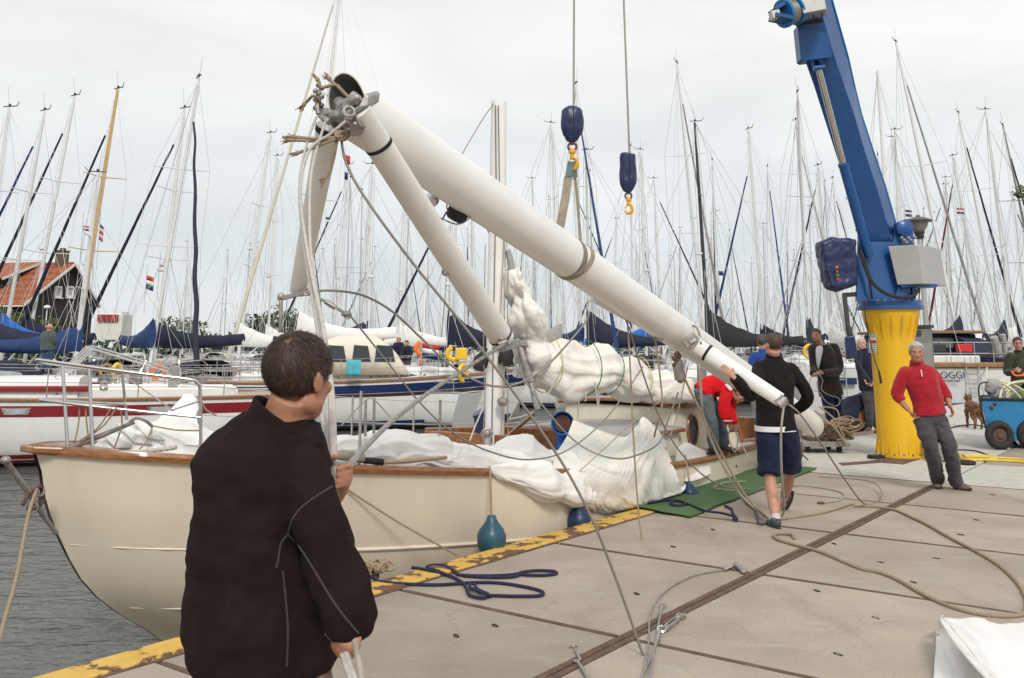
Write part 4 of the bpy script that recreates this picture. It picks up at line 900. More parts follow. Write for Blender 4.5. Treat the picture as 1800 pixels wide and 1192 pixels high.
# small flags in the rigging
def flag(px, py, Y, w_, h_, cols, label, wave=0):
    q = P(px, py, Y); t = thing('flag', label, 'flag', q); m = MB()
    for k, c_ in enumerate(cols):
        m = MB(); m.grid(lambda i, j: q+v3(w_*i, .05*math.sin(i*6+wave), -h_*(k+j)/len(cols)-.18*h_*i), 7, 2); m.build('flag_band', c_, t, solid=.004)
    m = MB(); m.tube([q+v3(-.01,0,.5), q+v3(-.01,0,-h_-1.2)], .012, 5); m.build('halyard', mt['wire_thin'], t)
nl = (mt['red_paint'], mt['gel_white'], mt['navy_hull'])
flag(742,603,27.2,.50,.42,nl,'red white and blue flag on the navy striped yacht left of the short mast',2)
for px, py, Y, ma, lab in ((797,622,27.3,mt['yellow'],'yellow horseshoe buoy on the rail left of the short white mast'),(741,612,29.5,mt['orange'],'orange horseshoe buoy beside the tricolour flag left of the short mast')):
    q = P(px,py,Y); m = MB(); m.torus(q, .17, .075, Matrix.Rotation(PI/2,3,'X') @ Matrix.Rotation(R(100),3,'Z'), 14, 7, .78); tag(m.build('lifebuoy', ma), lab, 'lifebuoy')
m = MB(); m.box(P(811,622,27.3), (.34,.2,.34)); tag(m.build('dan_buoy_box', mt['yellow'], None, smooth=False, bevel=.03), 'yellow rescue box beside the yellow horseshoe buoy', 'box')
flag(258,484,42,.35,.62,nl,'Dutch tricolour flag on a pole left of the twin masts')
flag(281,465,36,.22,.22,nl,'tiny tricolour courtesy flag on a shroud of the twin masts',1)
flag(146,396,36,.22,.20,nl,'tiny tricolour courtesy flag beside the white mast by the yellow mast',2)
flag(176,394,36,.16,.62,(mt['navy_hull'],mt['gel_white'],mt['red_paint'],mt['gel_white'],mt['red_paint']),'narrow striped pennant hanging right of the yellow mast')
flag(607,272,50,.28,.5,(mt['red_paint'],),'small red flag near the masthead of a yacht behind the lowered mast')
flag(606,302,50,.18,.42,(mt['navy_hull'],),'small blue flag under the red one behind the lowered mast')
flag(1590,368,47,.36,.36,(mt['navy_hull'],mt['gel_white'],mt['navy_hull']),'dark blue and white flag left of the street lamp')
flag(1681,365,46,.40,.30,nl,'tricolour flag flying right of the street lamp',1)
flag(573,381,50,.22,.28,(mt['navy_hull'],mt['gel_white']),'small blue and white pennant on a spreader behind the lowered mast leg')
flag(1262,476,60,.35,.28,(mt['navy_hull'],),'small dark flag among the far masts right of the black mast')
# ------------------------------------------------------------ cream motor-sailer alongside
BO = P(60,790,6.9); BO.z = 0
bd_ = v3(math.sin(R(40)), math.cos(R(40)), 0); bn_ = v3(math.cos(R(40)), -math.sin(R(40)), 0)
def BW(t, n, z): return BO + bd_*t + bn_*n + v3(0, 0, z)
def interp(x, xs, ys):
    if x <= xs[0]: return ys[0]
    for i in range(len(xs)-1):
        if x <= xs[i+1]:
            t = (x-xs[i])/(xs[i+1]-xs[i]); m0 = (ys[i+1]-ys[max(i-1,0)])/(xs[i+1]-xs[max(i-1,0)]); m1 = (ys[min(i+2,len(ys)-1)]-ys[i])/(xs[min(i+2,len(xs)-1)]-xs[i]); h_ = xs[i+1]-xs[i]
            return (2*t**3-3*t*t+1)*ys[i]+(t**3-2*t*t+t)*h_*m0+(-2*t**3+3*t*t)*ys[i+1]+(t**3-t*t)*h_*m1
    return ys[-1]
TS = [0,.3,.8,1.83,3.44,4.8,6.2,7.66,9.34,10.6]; NS = [.03,.44,.80,1.23,1.46,1.52,1.47,1.36,1.18,.92]; ZS = [.945,.915,.86,.73,.565,.44,.35,.30,.31,.36]
def beam(t): return interp(t, TS, NS)
def sheer(t): return interp(t, TS, ZS)
# stem profile from the outline of the bow: points of the centre plane hit by the view rays
def stem_hit(px, py):
    d_ = ray(px, py); o = v3(0,0,EYE); k = (BO-o).dot(bn_)/d_.dot(bn_); q = o+d_*k; return (q-BO).dot(bd_), q.z
sh = [stem_hit(*q) for q in [(66,800),(76,870),(100,940),(150,1030),(210,1080),(276,1120)]]
SZ = [z for t, z in sh]; ST = [t for t, z in sh]
SZ = [-1.75]+SZ[::-1]+[.96]; ST = [ST[-1]+(SZ[1]-SZ[0])*1.05]+ST[::-1]+[-.02]
def stem_t(z): return interp(z, SZ, ST)
GK = [0,.06,.16,.28,.40,.52,.64,.76,.88,1.0]
WM_ = [1,1.005,1.0,.985,.95,.89,.78,.60,.34,.0]; WB_ = [1,.975,.93,.87,.80,.71,.59,.44,.25,.0]
def hullc(s, g, side=1, off=0):
    zb = -1.6; z0 = sheer(0)-(sheer(0)-zb)*g; t0 = stem_t(z0)
    t1 = 10.6-.5*g; t = t0+(t1-t0)*s; z = sheer(10.6*s)-(sheer(10.6*s)-zb)*g
    wm = interp(g, GK, WM_); wb = interp(g, GK, WB_); f = min(1, s/.40); f = f*f*(3-2*f)
    return BW(t, side*(beam(10.6*s)*(wb+(wm-wb)*f)+off), z)
CB = thing('motor_sailer', 'cream motor sailer with varnished rail moored alongside the quay under the hanging mast', 'boat', BW(5.2,0,WZ), R(50))
gs = [i/16 for i in range(17)]; ss = [(i/40)**1.5 for i in range(41)]
m = MB(); m.loft([[hullc(s, g, 1) for g in gs]+[hullc(s, g, -1) for g in gs[-2::-1]] for s in ss], False, False)
o_ = len(m.v); m.v += [hullc(1, g, 1) for g in gs]+[hullc(1, g, -1) for g in gs[-2::-1]]; m.f.append(list(range(o_, o_+33))); m.mi.append(0)
m.build('hull', mt['cream'], CB, sharp=60)
def strake(g0, g1, s0, s1, r_, nm='rub_strake'):
    for sd in (1,-1):
        pts = [hullc(s0+(s1-s0)*i/40, g0+(g1-g0)*i/40, sd, .004) for i in range(41)]; m = MB(); m.tube(pts, [r_*min(1, .15+k*.11) for k in range(40)]+[r_*.3], 8); m.build(nm, mt['cream'], CB)
strake(.270,.315,.003,.97,.014); strake(.472,.490,.010,.97,.013)
for sd in (1,-1):
    m = MB(); rings = []
    for i in range(61):
        s = (i/60)**1.3; q = hullc(s, 0, sd, 0); o2 = bn_*sd
        rings.append([q+o2*.030+v3(0,0,-.026), q+o2*.040+v3(0,0,.010), q+o2*.02+v3(0,0,.040), q-o2*.035+v3(0,0,.040), q-o2*.045+v3(0,0,-.01), q-o2*.02+v3(0,0,-.03)])
    m.loft(rings); m.build('toe_rail', mt['teak_varnish'], CB)
m = MB(); m.prism([BW(-.06,-.10,.93), BW(-.06,.10,.93), BW(.42,.45,.895), BW(.42,-.45,.895)], (0,0,.05)); m.build('bow_cap', mt['teak_varnish'], CB, smooth=False, bevel=.012)
m = MB(); m.grid(lambda i, j: BW(.05+10.4*i, (2*j-1)*beam(.05+10.4*i)*.97, sheer(10.5*i)-.03+.05*(1-(2*j-1)**2)), 30, 7); m.build('deck', mt['deck_grey'], CB)
m = MB(); [m.tube([hullc(s/40, .855, sd, .003) for s in range(1,40)], .02, 4) for sd in (1,-1)]; m.build('boot_top', mt['antifoul_blue'], CB)
# pulpit of polished tube
r1 = [P(64,632,6.95), P(150,644,6.98), P(250,657,7.03), P(332,667,7.10), P(347,674,7.12), P(352,692,7.14), P(353,800,7.16)]
m = MB(); m.tube(cat(r1, 6), .0125, 10); m.tube(cat([P(70,703,6.95), P(160,714,6.98), P(353,734,7.14)], 6), .011, 10)
m.tube([P(110,641,6.97), P(119,790,6.95)], .0125, 10); m.tube([P(157,647,6.99), P(163,792,6.97)], .0135, 10)
fr = [P(64,632,6.95), P(110,650,7.3), P(215,655,7.85), P(330,668,8.4)]
m.tube(cat(fr[:1]+[P(85,640,7.15)]+fr[2:], 6), .011, 8); m.tube([P(215,657,7.85), P(223,738,7.9)], .012, 8); m.tube(cat([P(70,703,6.95), P(110,705,7.3), P(222,711,7.85)], 6), .010, 8)
m.build('pulpit', mt['steel'], CB)
st = [(1.83+i*1.05) for i in range(8)]
for t in (2.05, 3.1, 4.2, 5.2):
    for sd in (-1, 1):
        if sd == 1 and t > 2.5: continue
        m = MB(); q = BW(t, sd*(beam(t)-.08), sheer(t)); m.cone(q, q+v3(0,0,.62), .014, .012, 6); m.build('stanchion', mt['steel'], CB)
m = MB()
for hh in (.60,.32): m.tube([BW(t, -(beam(t)-.08), sheer(t)+hh) for t in (.9,2.05,3.1,4.2,5.2,6.6,8.0,9.5)], .006, 5)
m.build('lifeline', mt['rope_white'], CB)
for px, py0, py1, Y in ((642,755,703,7.9),(657,750,700,8.0),(773,752,703,8.4)):
    m = MB(); m.tube([P(px,py0+12,Y), P(px+1,py1,Y)], .012, 8); m.build('stanchion', mt['steel_dull'], CB)
# short white mast on deck
mb0 = P(869,783,10.7); mtp = P(877,180,10.72)
m = MB(); N_ = 14; rings = []
for i in range(N_+1):
    t = i/N_; c = mb0.lerp(mtp, t); w_ = .112-.018*t
    rings.append([c+v3(math.copysign(abs(math.cos(a))**.7, math.cos(a))*w_, math.sin(a)*w_*1.15, 0) for a in [2*PI*j/20 for j in range(20)]])
m.loft(rings); msh = m.build('mizzen_mast', mt['paint_white'], CB, sharp=50)
m = MB(); m.tube([P(871,185,10.58), P(872,318,10.58), P(869,480,10.58), P(864,780,10.56)], .008, 5); m.tube([P(876,185,10.58), P(878,318,10.58), P(887,440,10.57)], .007, 5); m.build('mast_groove', mt['wood_grey'], msh)
m = MB(); [m.tube(cat(q, 5), .006, 5) for q in ([P(868,182,10.6), P(845,215,10.5), P(810,275,10.3), P(790,310,10.0)], [P(853,430,10.5), P(850,600,10.45), P(852,690,10.4), P(849,780,10.3)], [P(886,420,10.5), P(880,560,10.5), P(884,690,10.4), P(880,770,10.4)], [P(893,470,10.5), P(892,600,10.5), P(893,790,10.4)])]; m.build('halyard', mt['rope_tan'], msh)
for px, py, k in ((845,637,1.0),(889,628,1.0)):
    q = P(px,py,10.5); m = MB(); m.lathe([(.02,-.10),(.06,-.09),(.085,-.03),(.085,.04),(.06,.08),(.03,.12),(.03,.17)], q, Matrix.Rotation(.3,3,'Y'), 18); m.build('mast_drum', mt['rubber'], msh)
m = MB(); q = P(898,600,10.5); m.bar(q+v3(-.2,0,.02), q+v3(.18,0,-.03), .10, .06); m.cone(q+v3(.1,0,-.05), q+v3(.22,0,-.45), .035, .05, 8); m.cone(q+v3(.22,0,-.45), q+v3(.3,-.05,-.75), .03, .04, 8); m.build('gooseneck', mt['steel_dull'], msh, bevel=.006)
m = MB(); m.bar(P(846,795,10.5), P(905,797,10.5), .16, .12); m.build('mast_step', mt['teak_varnish'], CB, smooth=False, bevel=.01)
for px, py in ((856,762),(884,706)):
    m = MB(); q = P(px,py,10.45); m.ell(q, (.05,.04,.05)); m.torus(q, .06, .012, Matrix.Rotation(.9,3,'X'), 10, 5); m.build('cleat', mt['steel_dull'], msh)
# boom with furled sail, tied on with yellow and green gaskets
bp = [P(935,640,10.8), P(985,640,11.0), P(1050,645,11.3), P(1120,662,11.8), P(1180,678,12.2), P(1228,690,12.5)]
m = bundle(bp, [.16,.285,.265,.225,.16,.09], 88, 24, .17, .8, 3, wrap=[.75,1.25,1.9], grow=(1.03,1.08), dmax=.05, grav=.0010, bend=.6, nscale=.50, namp=.035); boomsail = m.build('furled_mainsail', mt['sail'], CB, sharp=180)
m = MB(); m.tube([P(905,655,10.8), P(1240,700,12.6)], .05, 10); m.build('boom', mt['paint_white'], CB)
m = bundle([P(899,462,10.6), P(909,505,10.65), P(922,550,10.7), P(930,595,10.8), P(945,638,10.85)], [.07,.17,.235,.25,.21], 72, 20, .24, .7, 9, grow=(1.04,1.09), dmax=.06, grav=.0008, bend=.6, nscale=.45, namp=.04); m.build('gathered_sail', mt['sail'], boomsail, sharp=180)
m = bundle([P(912,485,10.45), P(928,520,10.45), P(944,556,10.5), P(950,580,10.55)], [.05,.12,.15,.07], 60, 18, .24, .6, 19, grow=(1.04,1.09), dmax=.05, grav=.0008, bend=.6, nscale=.45, namp=.04); m.build('gathered_sail', mt['sail'], boomsail, sharp=180)
m = bundle([P(893,440,10.7), P(900,475,10.7), P(905,530,10.7), P(915,575,10.7)], [.07,.09,.08,.06], 16, 8, .2, .5, 15); m.build('sail_luff', mt['canvas_grey'], boomsail, sharp=180)
def gasket(px, py, Y, rr, mat, tilt=.2):
    q = P(px,py,Y); ax = (bp[-1]-bp[0]).normalized(); rot = ax.to_track_quat('Z','Y').to_matrix(); m = MB(); pts = [q+rot @ v3(math.cos(a)*rr*.82, math.sin(a)*rr*1.02, .03*math.sin(a*2+px)) for a in [2*PI*i/24 for i in range(25)]]; m.tube(pts, .006, 6); m.build('sail_tie', mat, boomsail)
gasket(962,640,10.9,.325,mt['tie_yellow']); gasket(1031,647,11.2,.315,M('green_line',(.03,.16,.07),.8)); gasket(1070,652,11.45,.295,bpy.data.materials['green_line']); gasket(1125,664,11.8,.25,mt['tie_yellow']); gasket(1195,683,12.3,.175,mt['tie_yellow'])
m = MB()
for a in ([P(1025,670,11),P(1018,700,11),P(1016,735,11)],[P(1022,672,11),P(1030,700,11),P(1028,705,11)],[P(1046,672,11),P(1050,705,11),P(1051,714,11)],[P(1050,672,11.1),P(1053,700,11.1),P(1052,712,11.1)],[P(990,640,10.7),P(965,690,10.6),P(935,725,10.5),P(895,737,10.4)]): m.tube(cat(a,6), .008, 6)
m.build('lacing', mt['rope_white'], boomsail)
# wheelhouse, coachroof, coaming
def roofed(t0, t1, n0, n1, z0, z1, nm, ov=.06, th=.05, wallmat='cream_cabin', slope=0.0):
    w_ = MB(); w_.prism([BW(t0,n0,z0), BW(t1,n0,z0), BW(t1,n1,z0), BW(t0,n1,z0)], (0,0,z1-z0)); wl = w_.build(nm, mt[wallmat], CB, smooth=False, bevel=.02)
    rf = MB(); rf.grid(lambda i, j: BW(t0-ov+(t1-t0+2*ov)*i, n0-ov+(n1-n0+2*ov)*j, z1+.035+.06*(1-(2*j-1)**2)), 8, 10); rf.build('roof', mt['deck_grey'], wl, solid=.03)
    e_ = MB(); c_ = [BW(t0-ov,n0-ov,z1+.02), BW(t1+ov,n0-ov,z1+.02), BW(t1+ov,n1+ov,z1+.02), BW(t0-ov,n1+ov,z1+.02)]
    for i in range(4):
        if i in (0,2): e_.bar(c_[i], c_[(i+1)%4], .05, th)
        else:
            pts = [c_[i].lerp(c_[(i+1)%4], k/8)+v3(0,0,.06*(1-(2*k/8-1)**2)) for k in range(9)]; e_.tube(pts, .026, 6)
    e_.build('roof_edge', mt['teak_varnish'], wl, bevel=.006); return wl
wh = roofed(7.75, 9.25, -.98, .80, .30, .90, 'wheelhouse')
q = BW(8.2,.80,.58); rot = Matrix((bd_, v3(0,0,1), bn_)).transposed()
m = MB(); pts = [q+rot @ v3(math.cos(a)*.135, math.sin(a)*.20, .012) for a in [2*PI*i/24 for i in range(25)]]; m.tube(pts, .018, 6); po = m.build('porthole', mt['teak_varnish'], wh)
m = MB(); m.v = [q+rot @ v3(math.cos(a)*.13, math.sin(a)*.195, .010) for a in [2*PI*i/24 for i in range(24)]]; m.f = [list(range(24))]; m.mi = [0]; m.build('pane', mt['glass_dark'], po, smooth=False)
for t in (8.75,):
    m = MB(); q = BW(t,.803,.62); m.box(q, (.12,.03,.12), Matrix.Rotation(R(50),3,'Z')); m.build('vent', mt['teak_varnish'], wh, smooth=False)
cr_ = roofed(6.25, 7.75, -.90, .86, .30, .60, 'coachroof', .05, .045)
m = MB(); m.bar(BW(4.95,-.95,.58), BW(6.2,-.95,.52), .09, .30); m.bar(BW(6.2,-.95,.55), BW(6.2,.5,.55), .08, .26); m.bar(BW(4.95,-.95,.60), BW(4.95,.4,.62), .06, .2); m.build('cockpit_coaming', mt['teak_varnish'], CB, smooth=False, bevel=.012)
m = MB(); m.bar(BW(5.6,-.35,.55), BW(6.25,-.35,.85), .04, .04); m.build('tiller', mt['teak_varnish'], CB)
cq = P(993,765,11.2); m = MB(); m.tube(cat([cq+v3(0,.1,-.25), cq+v3(0,.1,.0), cq+v3(-.02,.02,.12), cq+v3(-.03,-.08,.14)], 4), [.09]*8+[.10,.11,.12,.13,.135], 14, False); vn = m.build('cowl_vent', mt['canvas_blue'], CB, solid=.012)
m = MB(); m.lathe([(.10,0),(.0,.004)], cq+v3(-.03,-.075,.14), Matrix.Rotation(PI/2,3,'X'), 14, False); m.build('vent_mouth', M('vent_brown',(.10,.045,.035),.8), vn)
cq = P(851,745,10.9); m = MB(); m.tube(cat([cq+v3(0,0,-.45), cq, cq+v3(-.05,-.02,.14)], 5), .10, 12); m.build('cowl_vent', mt['navy_hull'], CB)
# windbreak with wooden edge and after deck
m = MB(); m.prism([BW(9.28,.82,.32), BW(9.28,1.0,.32), BW(9.75,1.0,.34), BW(9.75,.82,.34)], (0,0,.01))
m = MB(); m.prism([P(1277,712,13.4), P(1290,722,13.35), P(1303,785,13.3), P(1277,788,13.4)], bn_*-.04); wbk = m.build('windbreak', mt['cream_cabin'], CB, smooth=False)
m = MB(); m.tube([P(1284,706,13.33), P(1291,722,13.33), P(1305,776,13.28), P(1330,772,13.6)], .025, 6); m.build('windbreak_edge', mt['teak_varnish'], wbk)
m = MB(); m.bar(BW(10.0,-.85,.50), BW(10.0,.85,.50), .08, .30); m.bar(BW(9.3,-.85,.50), BW(10.0,-.85,.52), .06, .3); m.build('stern_coaming', mt['teak_varnish'], CB, smooth=False, bevel=.01)
m = MB()
for k in range(5):
    q = BW(9.5+.12*k, .55-.2*k, .42); m.torus(q, .16-.01*k, .012, Matrix.Rotation(.3*k,3,'X'), 16, 5)
m.build('rope_pile', mt['rope_tan'], CB)
cl = MB(); q = BW(8.05, 1.30, .16); cl.bar(q+bd_*-.14, q+bd_*.14, .035, .035); cl.bar(q+v3(0,0,-.06), q, .03); cl.build('mooring_cleat', mt['steel_dull'], CB, bevel=.008)
# fenders hang on lines
def fender(px, pyt, pyb, Y, topx, topy, topY, mat, label, rr):
    a = P(px,pyt,Y); c = P(px,pyb,Y); hh = a.z-c.z; t = thing('fender', label, 'fender', c); m = MB()
    prof = [(.012,hh),(rr*.28,hh*.985),(rr*.34,hh*.90),(rr*.48,hh*.80),(rr*.84,hh*.62),(rr*1.0,hh*.46),(rr*1.0,hh*.30),(rr*.92,hh*.12),(rr*.6,hh*.0),(.02,-hh*.04)]
    m.lathe(prof, c, n=24); bdy = m.build('body', mat, t, sharp=70)
    m = MB(); m.torus(a+v3(0,-.02,-.03), .022, .009, Matrix.Rotation(PI/2,3,'X'), 12, 6); m.build('eye', mt['rope_grey'], bdy)
    m = MB(); m.tube([a+v3(.003,0,0), P(topx,topy,topY)], .007, 6); m.tube([a+v3(-.01,0,0), P(topx-1,topy,topY)], .007, 6); m.build('line', mt['rope_tan'], t)
fender(864,905,972,8.25, 862,820,8.45, mt['fender_teal'], 'teal pear shaped fender hanging against the cream hull near its middle', .125)
fender(1018,884,935,9.35, 1012,845,9.35, mt['fender_navy'], 'navy fender half hidden behind the quay edge left of the draped sail', .115)
fender(1212,846,880,11.0, 1205,800,11.3, mt['fender_navy'], 'small navy fender beside the green carpet below the draped sail', .11)
# anchor on the stem
an = thing('anchor', 'galvanised anchor hanging from the bow of the cream boat', 'anchor', P(70,880,6.75))
m = MB(); m.tube([P(10,810,6.55), P(40,852,6.7), P(75,905,6.85), P(100,938,6.95)], [.022,.020,.018,.016], 8); m.ell(P(10,809,6.55), (.035,.03,.03)); m.build('shank', mt['steel_dull'], an)
m = MB(); m.tube(cat([P(40,888,6.6), P(52,868,6.65), P(70,855,6.7), P(74,870,6.75), P(62,892,6.7), P(48,893,6.65)], 6), .014, 7); m.tube(cat([P(74,856,6.75), P(75,880,6.75), P(62,896,6.7)], 6), .016, 7); m.build('fluke', mt['rust'], an)
m = MB(); m.torus(P(58,893,6.7), .035, .009, Matrix.Rotation(PI/2,3,'X'), 12, 6); m.torus(P(70,865,6.72), .03, .009, Matrix.Rotation(1.1,3,'X'), 12, 6); m.build('shackle', mt['steel_dull'], an)
def rope(name, label, cat_, pts, r_, mat, twist=True, k=10, step=None, n=None, group=None, sep=1):
    c = cat(pts, k); st_ = step or max(r_*(.9 if twist else 2.5), .008); c = resample(c, st_); m = MB(); m.tube(c, r_, n or (9 if twist else 7), lay=(.75/r_ if twist else 0)); o = m.build(name, mat, None, sharp=180); return tag(o, label, cat_, group)
rope('mooring_rope', 'tan laid rope running down from the anchor into the lower left corner', 'rope', [P(66,858,6.7), P(50,905,6.3), P(30,1010,5.6), P(8,1090,5.0), P(-25,1210,4.4)], .011, mt['rope_tan'])
rope('dock_line', 'dark thin line slanting from the foreground man across the cream hull to the quay', 'rope', [P(606,858,7.55), P(700,918,7.75), P(803,976,8.0)], .008, mt['rope_tan'], False)

# ------------------------------------------------------------ sails heaped on the deck
def tagged(m, name, label, cat_, mat, **k): return tag(m.build(name, mat, None, sharp=180, **k), label, cat_)
m = bundle([P(585,786,7.8), P(640,786,8.0), P(690,778,8.2), P(745,782,8.35), P(800,794,8.55), P(862,804,8.8), P(935,815,9.05)], [.08,.12,.145,.13,.10,.10,.08], 88, 26, .20, .9, 21, wrap=[1.15], grow=(1.04,1.11), dmax=.06, grav=.0008, bend=.5, nscale=.30, namp=.04); tagged(m, 'sail_roll', 'long crumpled roll of white sail lying on the side deck of the cream boat', 'sail', mt['sail_clean'])
m = bundle([P(838,804,9.2), P(880,796,9.4), P(935,804,9.5), P(1005,808,9.7)], [.08,.155,.145,.11], 72, 24, .22, .9, 33, grow=(1.05,1.11), dmax=.06, grav=.0008, bend=.5, nscale=.30, namp=.04); tagged(m, 'sail_heap', 'puffed heap of white sail at the foot of the short white mast', 'sail', mt['sail_clean'])
m = bundle([P(862,815,8.5), P(905,826,8.72), P(960,842,9.02), P(1015,856,9.33), P(1040,866,9.5)], [.04,.10,.13,.125,.07], 64, 22, .18, .7, 51, grow=(1.04,1.09), dmax=.05, grav=.0010, bend=.6, nscale=.45, namp=.03); tagged(m, 'sail_fold', 'fold of white sail spilling over the rail towards the draped cover', 'sail', mt['sail_clean'])
def drape(rows, nu, nv, name, label, mat, amp=.05, seed=0, solid=.006, grow=None):
    cr_ = [cat(r, 8) for r in rows]; nn = len(cr_[0])
    def f(i, j):
        a = j*(nn-1); a0 = int(min(a, nn-2)); col = [r[a0].lerp(r[a0+1], a-a0) for r in cr_]
        c = cat(col, 8); q = i*(len(c)-1); q0 = int(min(q, len(c)-2)); p = c[q0].lerp(c[q0+1], q-q0)
        w_ = amp*(.35+.9*i)
        f1 = math.sin(j*17+3.2*noise.noise(v3(i*1.6, j*3, seed))+1.5*i) ; f2 = 1-2*abs(noise.noise(v3(i*1.9+j*2.2, j*5.5-i*1.2, seed+4))); f3 = noise.noise(v3(i*7, j*9, seed+9))
        wv = noise.noise_vector(v3(i*2.5, j*3, seed))*.5; f4 = 1-2.6*abs(noise.noise(v3(i*5.5+j*3+wv.x, j*7-i*4+wv.y, seed+5)))
        return p + v3(-.35,-.93,.1)*(w_*(.55*f1+.35*f2)+(.045 if grow else .05)*(.5+.6*i)*crumple(p*1.15, seed))
    gr = [[f(i/(nu-1), j/(nv-1)) for j in range(nv)] for i in range(nu)]
    if grow:
        pm = np.zeros((nu, nv), bool); pm[0, :] = True; pm[-1, ::3] = True
        gr = buckle(gr, grow[0], grow[1], False, iters=grow[3], dmin=-.02, dmax=grow[2], grav=.0004, seed=seed, pin=pm, nscale=.60, namp=.05, bend=.7, nrm=(.35,-.93,.12))
    m = MB(); m.loft(gr, False, False); return tag(m.build(name, mat, None, sharp=180, solid=solid), label, 'sail' if 'sail' in label else 'cloth')
drape([[P(1008,738,10.7), P(1035,748,10.8), P(1093,768,10.95), P(1118,750,11.1), P(1130,733,11.25), P(1152,752,11.3), P(1168,775,11.35)],
       [P(972,796,9.45), P(1015,806,9.45), P(1065,814,9.68), P(1105,808,9.98), P(1142,800,10.35), P(1168,812,10.65), P(1187,822,10.8)],
       [P(978,832,9.15), P(1012,848,9.22), P(1058,866,9.6), P(1103,868,9.95), P(1145,864,10.3), P(1178,858,10.6), P(1197,850,10.75)],
       [P(990,850,9.1), P(1022,872,9.3), P(1058,896,9.8), P(1100,885,10.1), P(1142,873,10.4), P(1178,863,10.65), P(1206,851,10.85)]], 90, 110, 'draped_sail', 'big white sail draped over the side of the cream boat down to the quay', mt['sail'], .050, 2, grow=(1.01,1.045,.06,200))
m = MB(); m.tube(cat([P(1135,738,11.2), P(1160,780,11.1), P(1180,830,10.95), P(1196,868,10.85)], 8), .022, 8); tagged(m, 'bolt_rope', 'thick edge rope of the draped sail beside the aft cabin', 'rope', mt['sail'])
drape([[P(1188,790,11.8), P(1205,778,11.9), P(1225,786,12.0), P(1240,792,12.1)], [P(1186,815,11.5), P(1205,815,11.6), P(1228,812,11.7), P(1246,815,11.85)], [P(1195,845,11.2), P(1215,846,11.3), P(1235,840,11.5), P(1250,832,11.75)]], 30, 30, 'folded_cloth', 'folded cream canvas cloth lying by the after side deck', mt['sail'], .035, 7)
# foredeck heap with loose battens and lines
m = bundle([P(175,782,7.3), P(225,770,7.45), P(285,765,7.55), P(352,772,7.6), P(400,780,7.6)], [.05,.12,.14,.12,.08], 72, 22, .26, .85, 61, grow=(1.10,1.22), dmax=.08, grav=.0008, bend=.45, nscale=.28, namp=.04); FH = thing('sail_heap', 'loose heap of white sail on the foredeck behind the bow rail', 'sail', P(285,775,7.45)); m.build('heap', mt['sail_clean'], FH, sharp=180)
drape([[P(322,692,7.9), P(338,695,7.9), P(347,715,7.9)], [P(285,735,7.7), P(320,735,7.7), P(350,740,7.7)], [P(255,775,7.45), P(310,780,7.45), P(356,785,7.4)]], 24, 24, 'sail_corner', 'stiff white corner of the foredeck sail standing up inside the bow rail', mt['sail_clean'], .03, 11)
for k, (a, c, d_) in enumerate([((178,762),(205,758),(232,786)), ((205,745),(240,750),(268,782)), ((230,735),(262,742),(290,775)), ((170,775),(190,770),(212,792))]):
    pa, pc, pd = P(*a,7.25+.05*k), P(*c,7.45), P(*d_,7.3); m = MB(); m.add([pa, pc, pd, pa.lerp(pd,.5)+v3(0,0,-.06)], [(0,1,2,3)]); m.build('sail_panel', mt['sail_clean'], FH, solid=.012)
sp_ = thing('boathook', 'dark wooden spar lying slantwise on the bow rail', 'spar', P(122,787,6.98)); m = MB(); m.tube([P(121,788,6.98), P(180,765,7.05), P(236,742,7.15)], [.022,.019,.014], 8); m.build('shaft', mt['wood_grey'], sp_); m = MB(); m.tube(cat([P(228,742,7.15), P(240,735,7.15), P(256,740,7.15), P(268,750,7.2)], 5), .012, 6); m.build('hook', mt['steel_dull'], sp_)
for k, pts in enumerate([[P(205,715,7.0), P(185,745,7.0), P(150,772,6.99), P(128,786,6.98)], [P(196,716,7.0), P(172,752,7.0), P(140,775,6.98)], [P(212,720,7.0), P(214,748,7.05), P(200,790,7.1)], [P(140,712,7.0), P(138,745,7.0), P(132,775,6.98)], [P(150,712,7.0), P(152,740,7.0), P(155,765,7.0)], [P(268,750,7.3), P(258,775,7.25), P(240,795,7.15)], [P(210,655,7.85), P(260,690,7.7), P(305,722,7.6)], [P(300,722,7.6), P(330,712,7.4), P(352,705,7.15)], [P(353,702,7.15), P(362,720,7.2), P(380,730,7.3)], [P(265,748,7.3), P(310,756,7.3), P(350,757,7.2)]]):
    rope('lashing', ['double tan lashing from the lower bow rail to the boathook','second tan lashing beside it along the boathook','tan line hanging from the bow rail knot to the deck','short tan line hanging left of the first bow rail post','thin tan line hanging right of the first bow rail post','thin line crossing the foredeck sail heap','pale line slanting from the far bow rail to the sail corner','pale line tied from the sail corner to the bow rail bend','white line from the bow rail bend towards the foreground man','dark cord lying across the foredeck sail'][k], 'rope', pts, .006, mt['rope_tan'] if k not in (6,7,8) else mt['rope_grey'], False)
rope('white_line', 'thick white rope lying along the foredeck beside the varnished rail', 'rope', [P(175,797,6.99), P(230,795,7.05), P(285,790,7.1), P(310,786,7.1)], .016, mt['rope_white'])
bg_ = MB(); bg_.tube(cat([P(560,802,7.55), P(600,800,7.6), P(640,806,7.7)], 6), [.035]*6+[.04]*6+[.03], 10); tagged(bg_, 'sail_bag', 'beige canvas roll on the side deck beside the raised hand', 'bag', mt['webbing'])
m = MB(); m.bar(P(640,809,7.75), P(672,812,7.85), .05, .05); tagged(m, 'strap_roll', 'dark rolled strap lying on the rail of the cream boat', 'strap', mt['rubber'])
m = MB(); m.tube([P(674,813,7.85), P(720,810,8.0), P(785,804,8.2)], [.018,.02,.015], 7); tagged(m, 'wooden_batten', 'light wooden batten lying on the side deck under the sail roll', 'batten', mt['teak'])

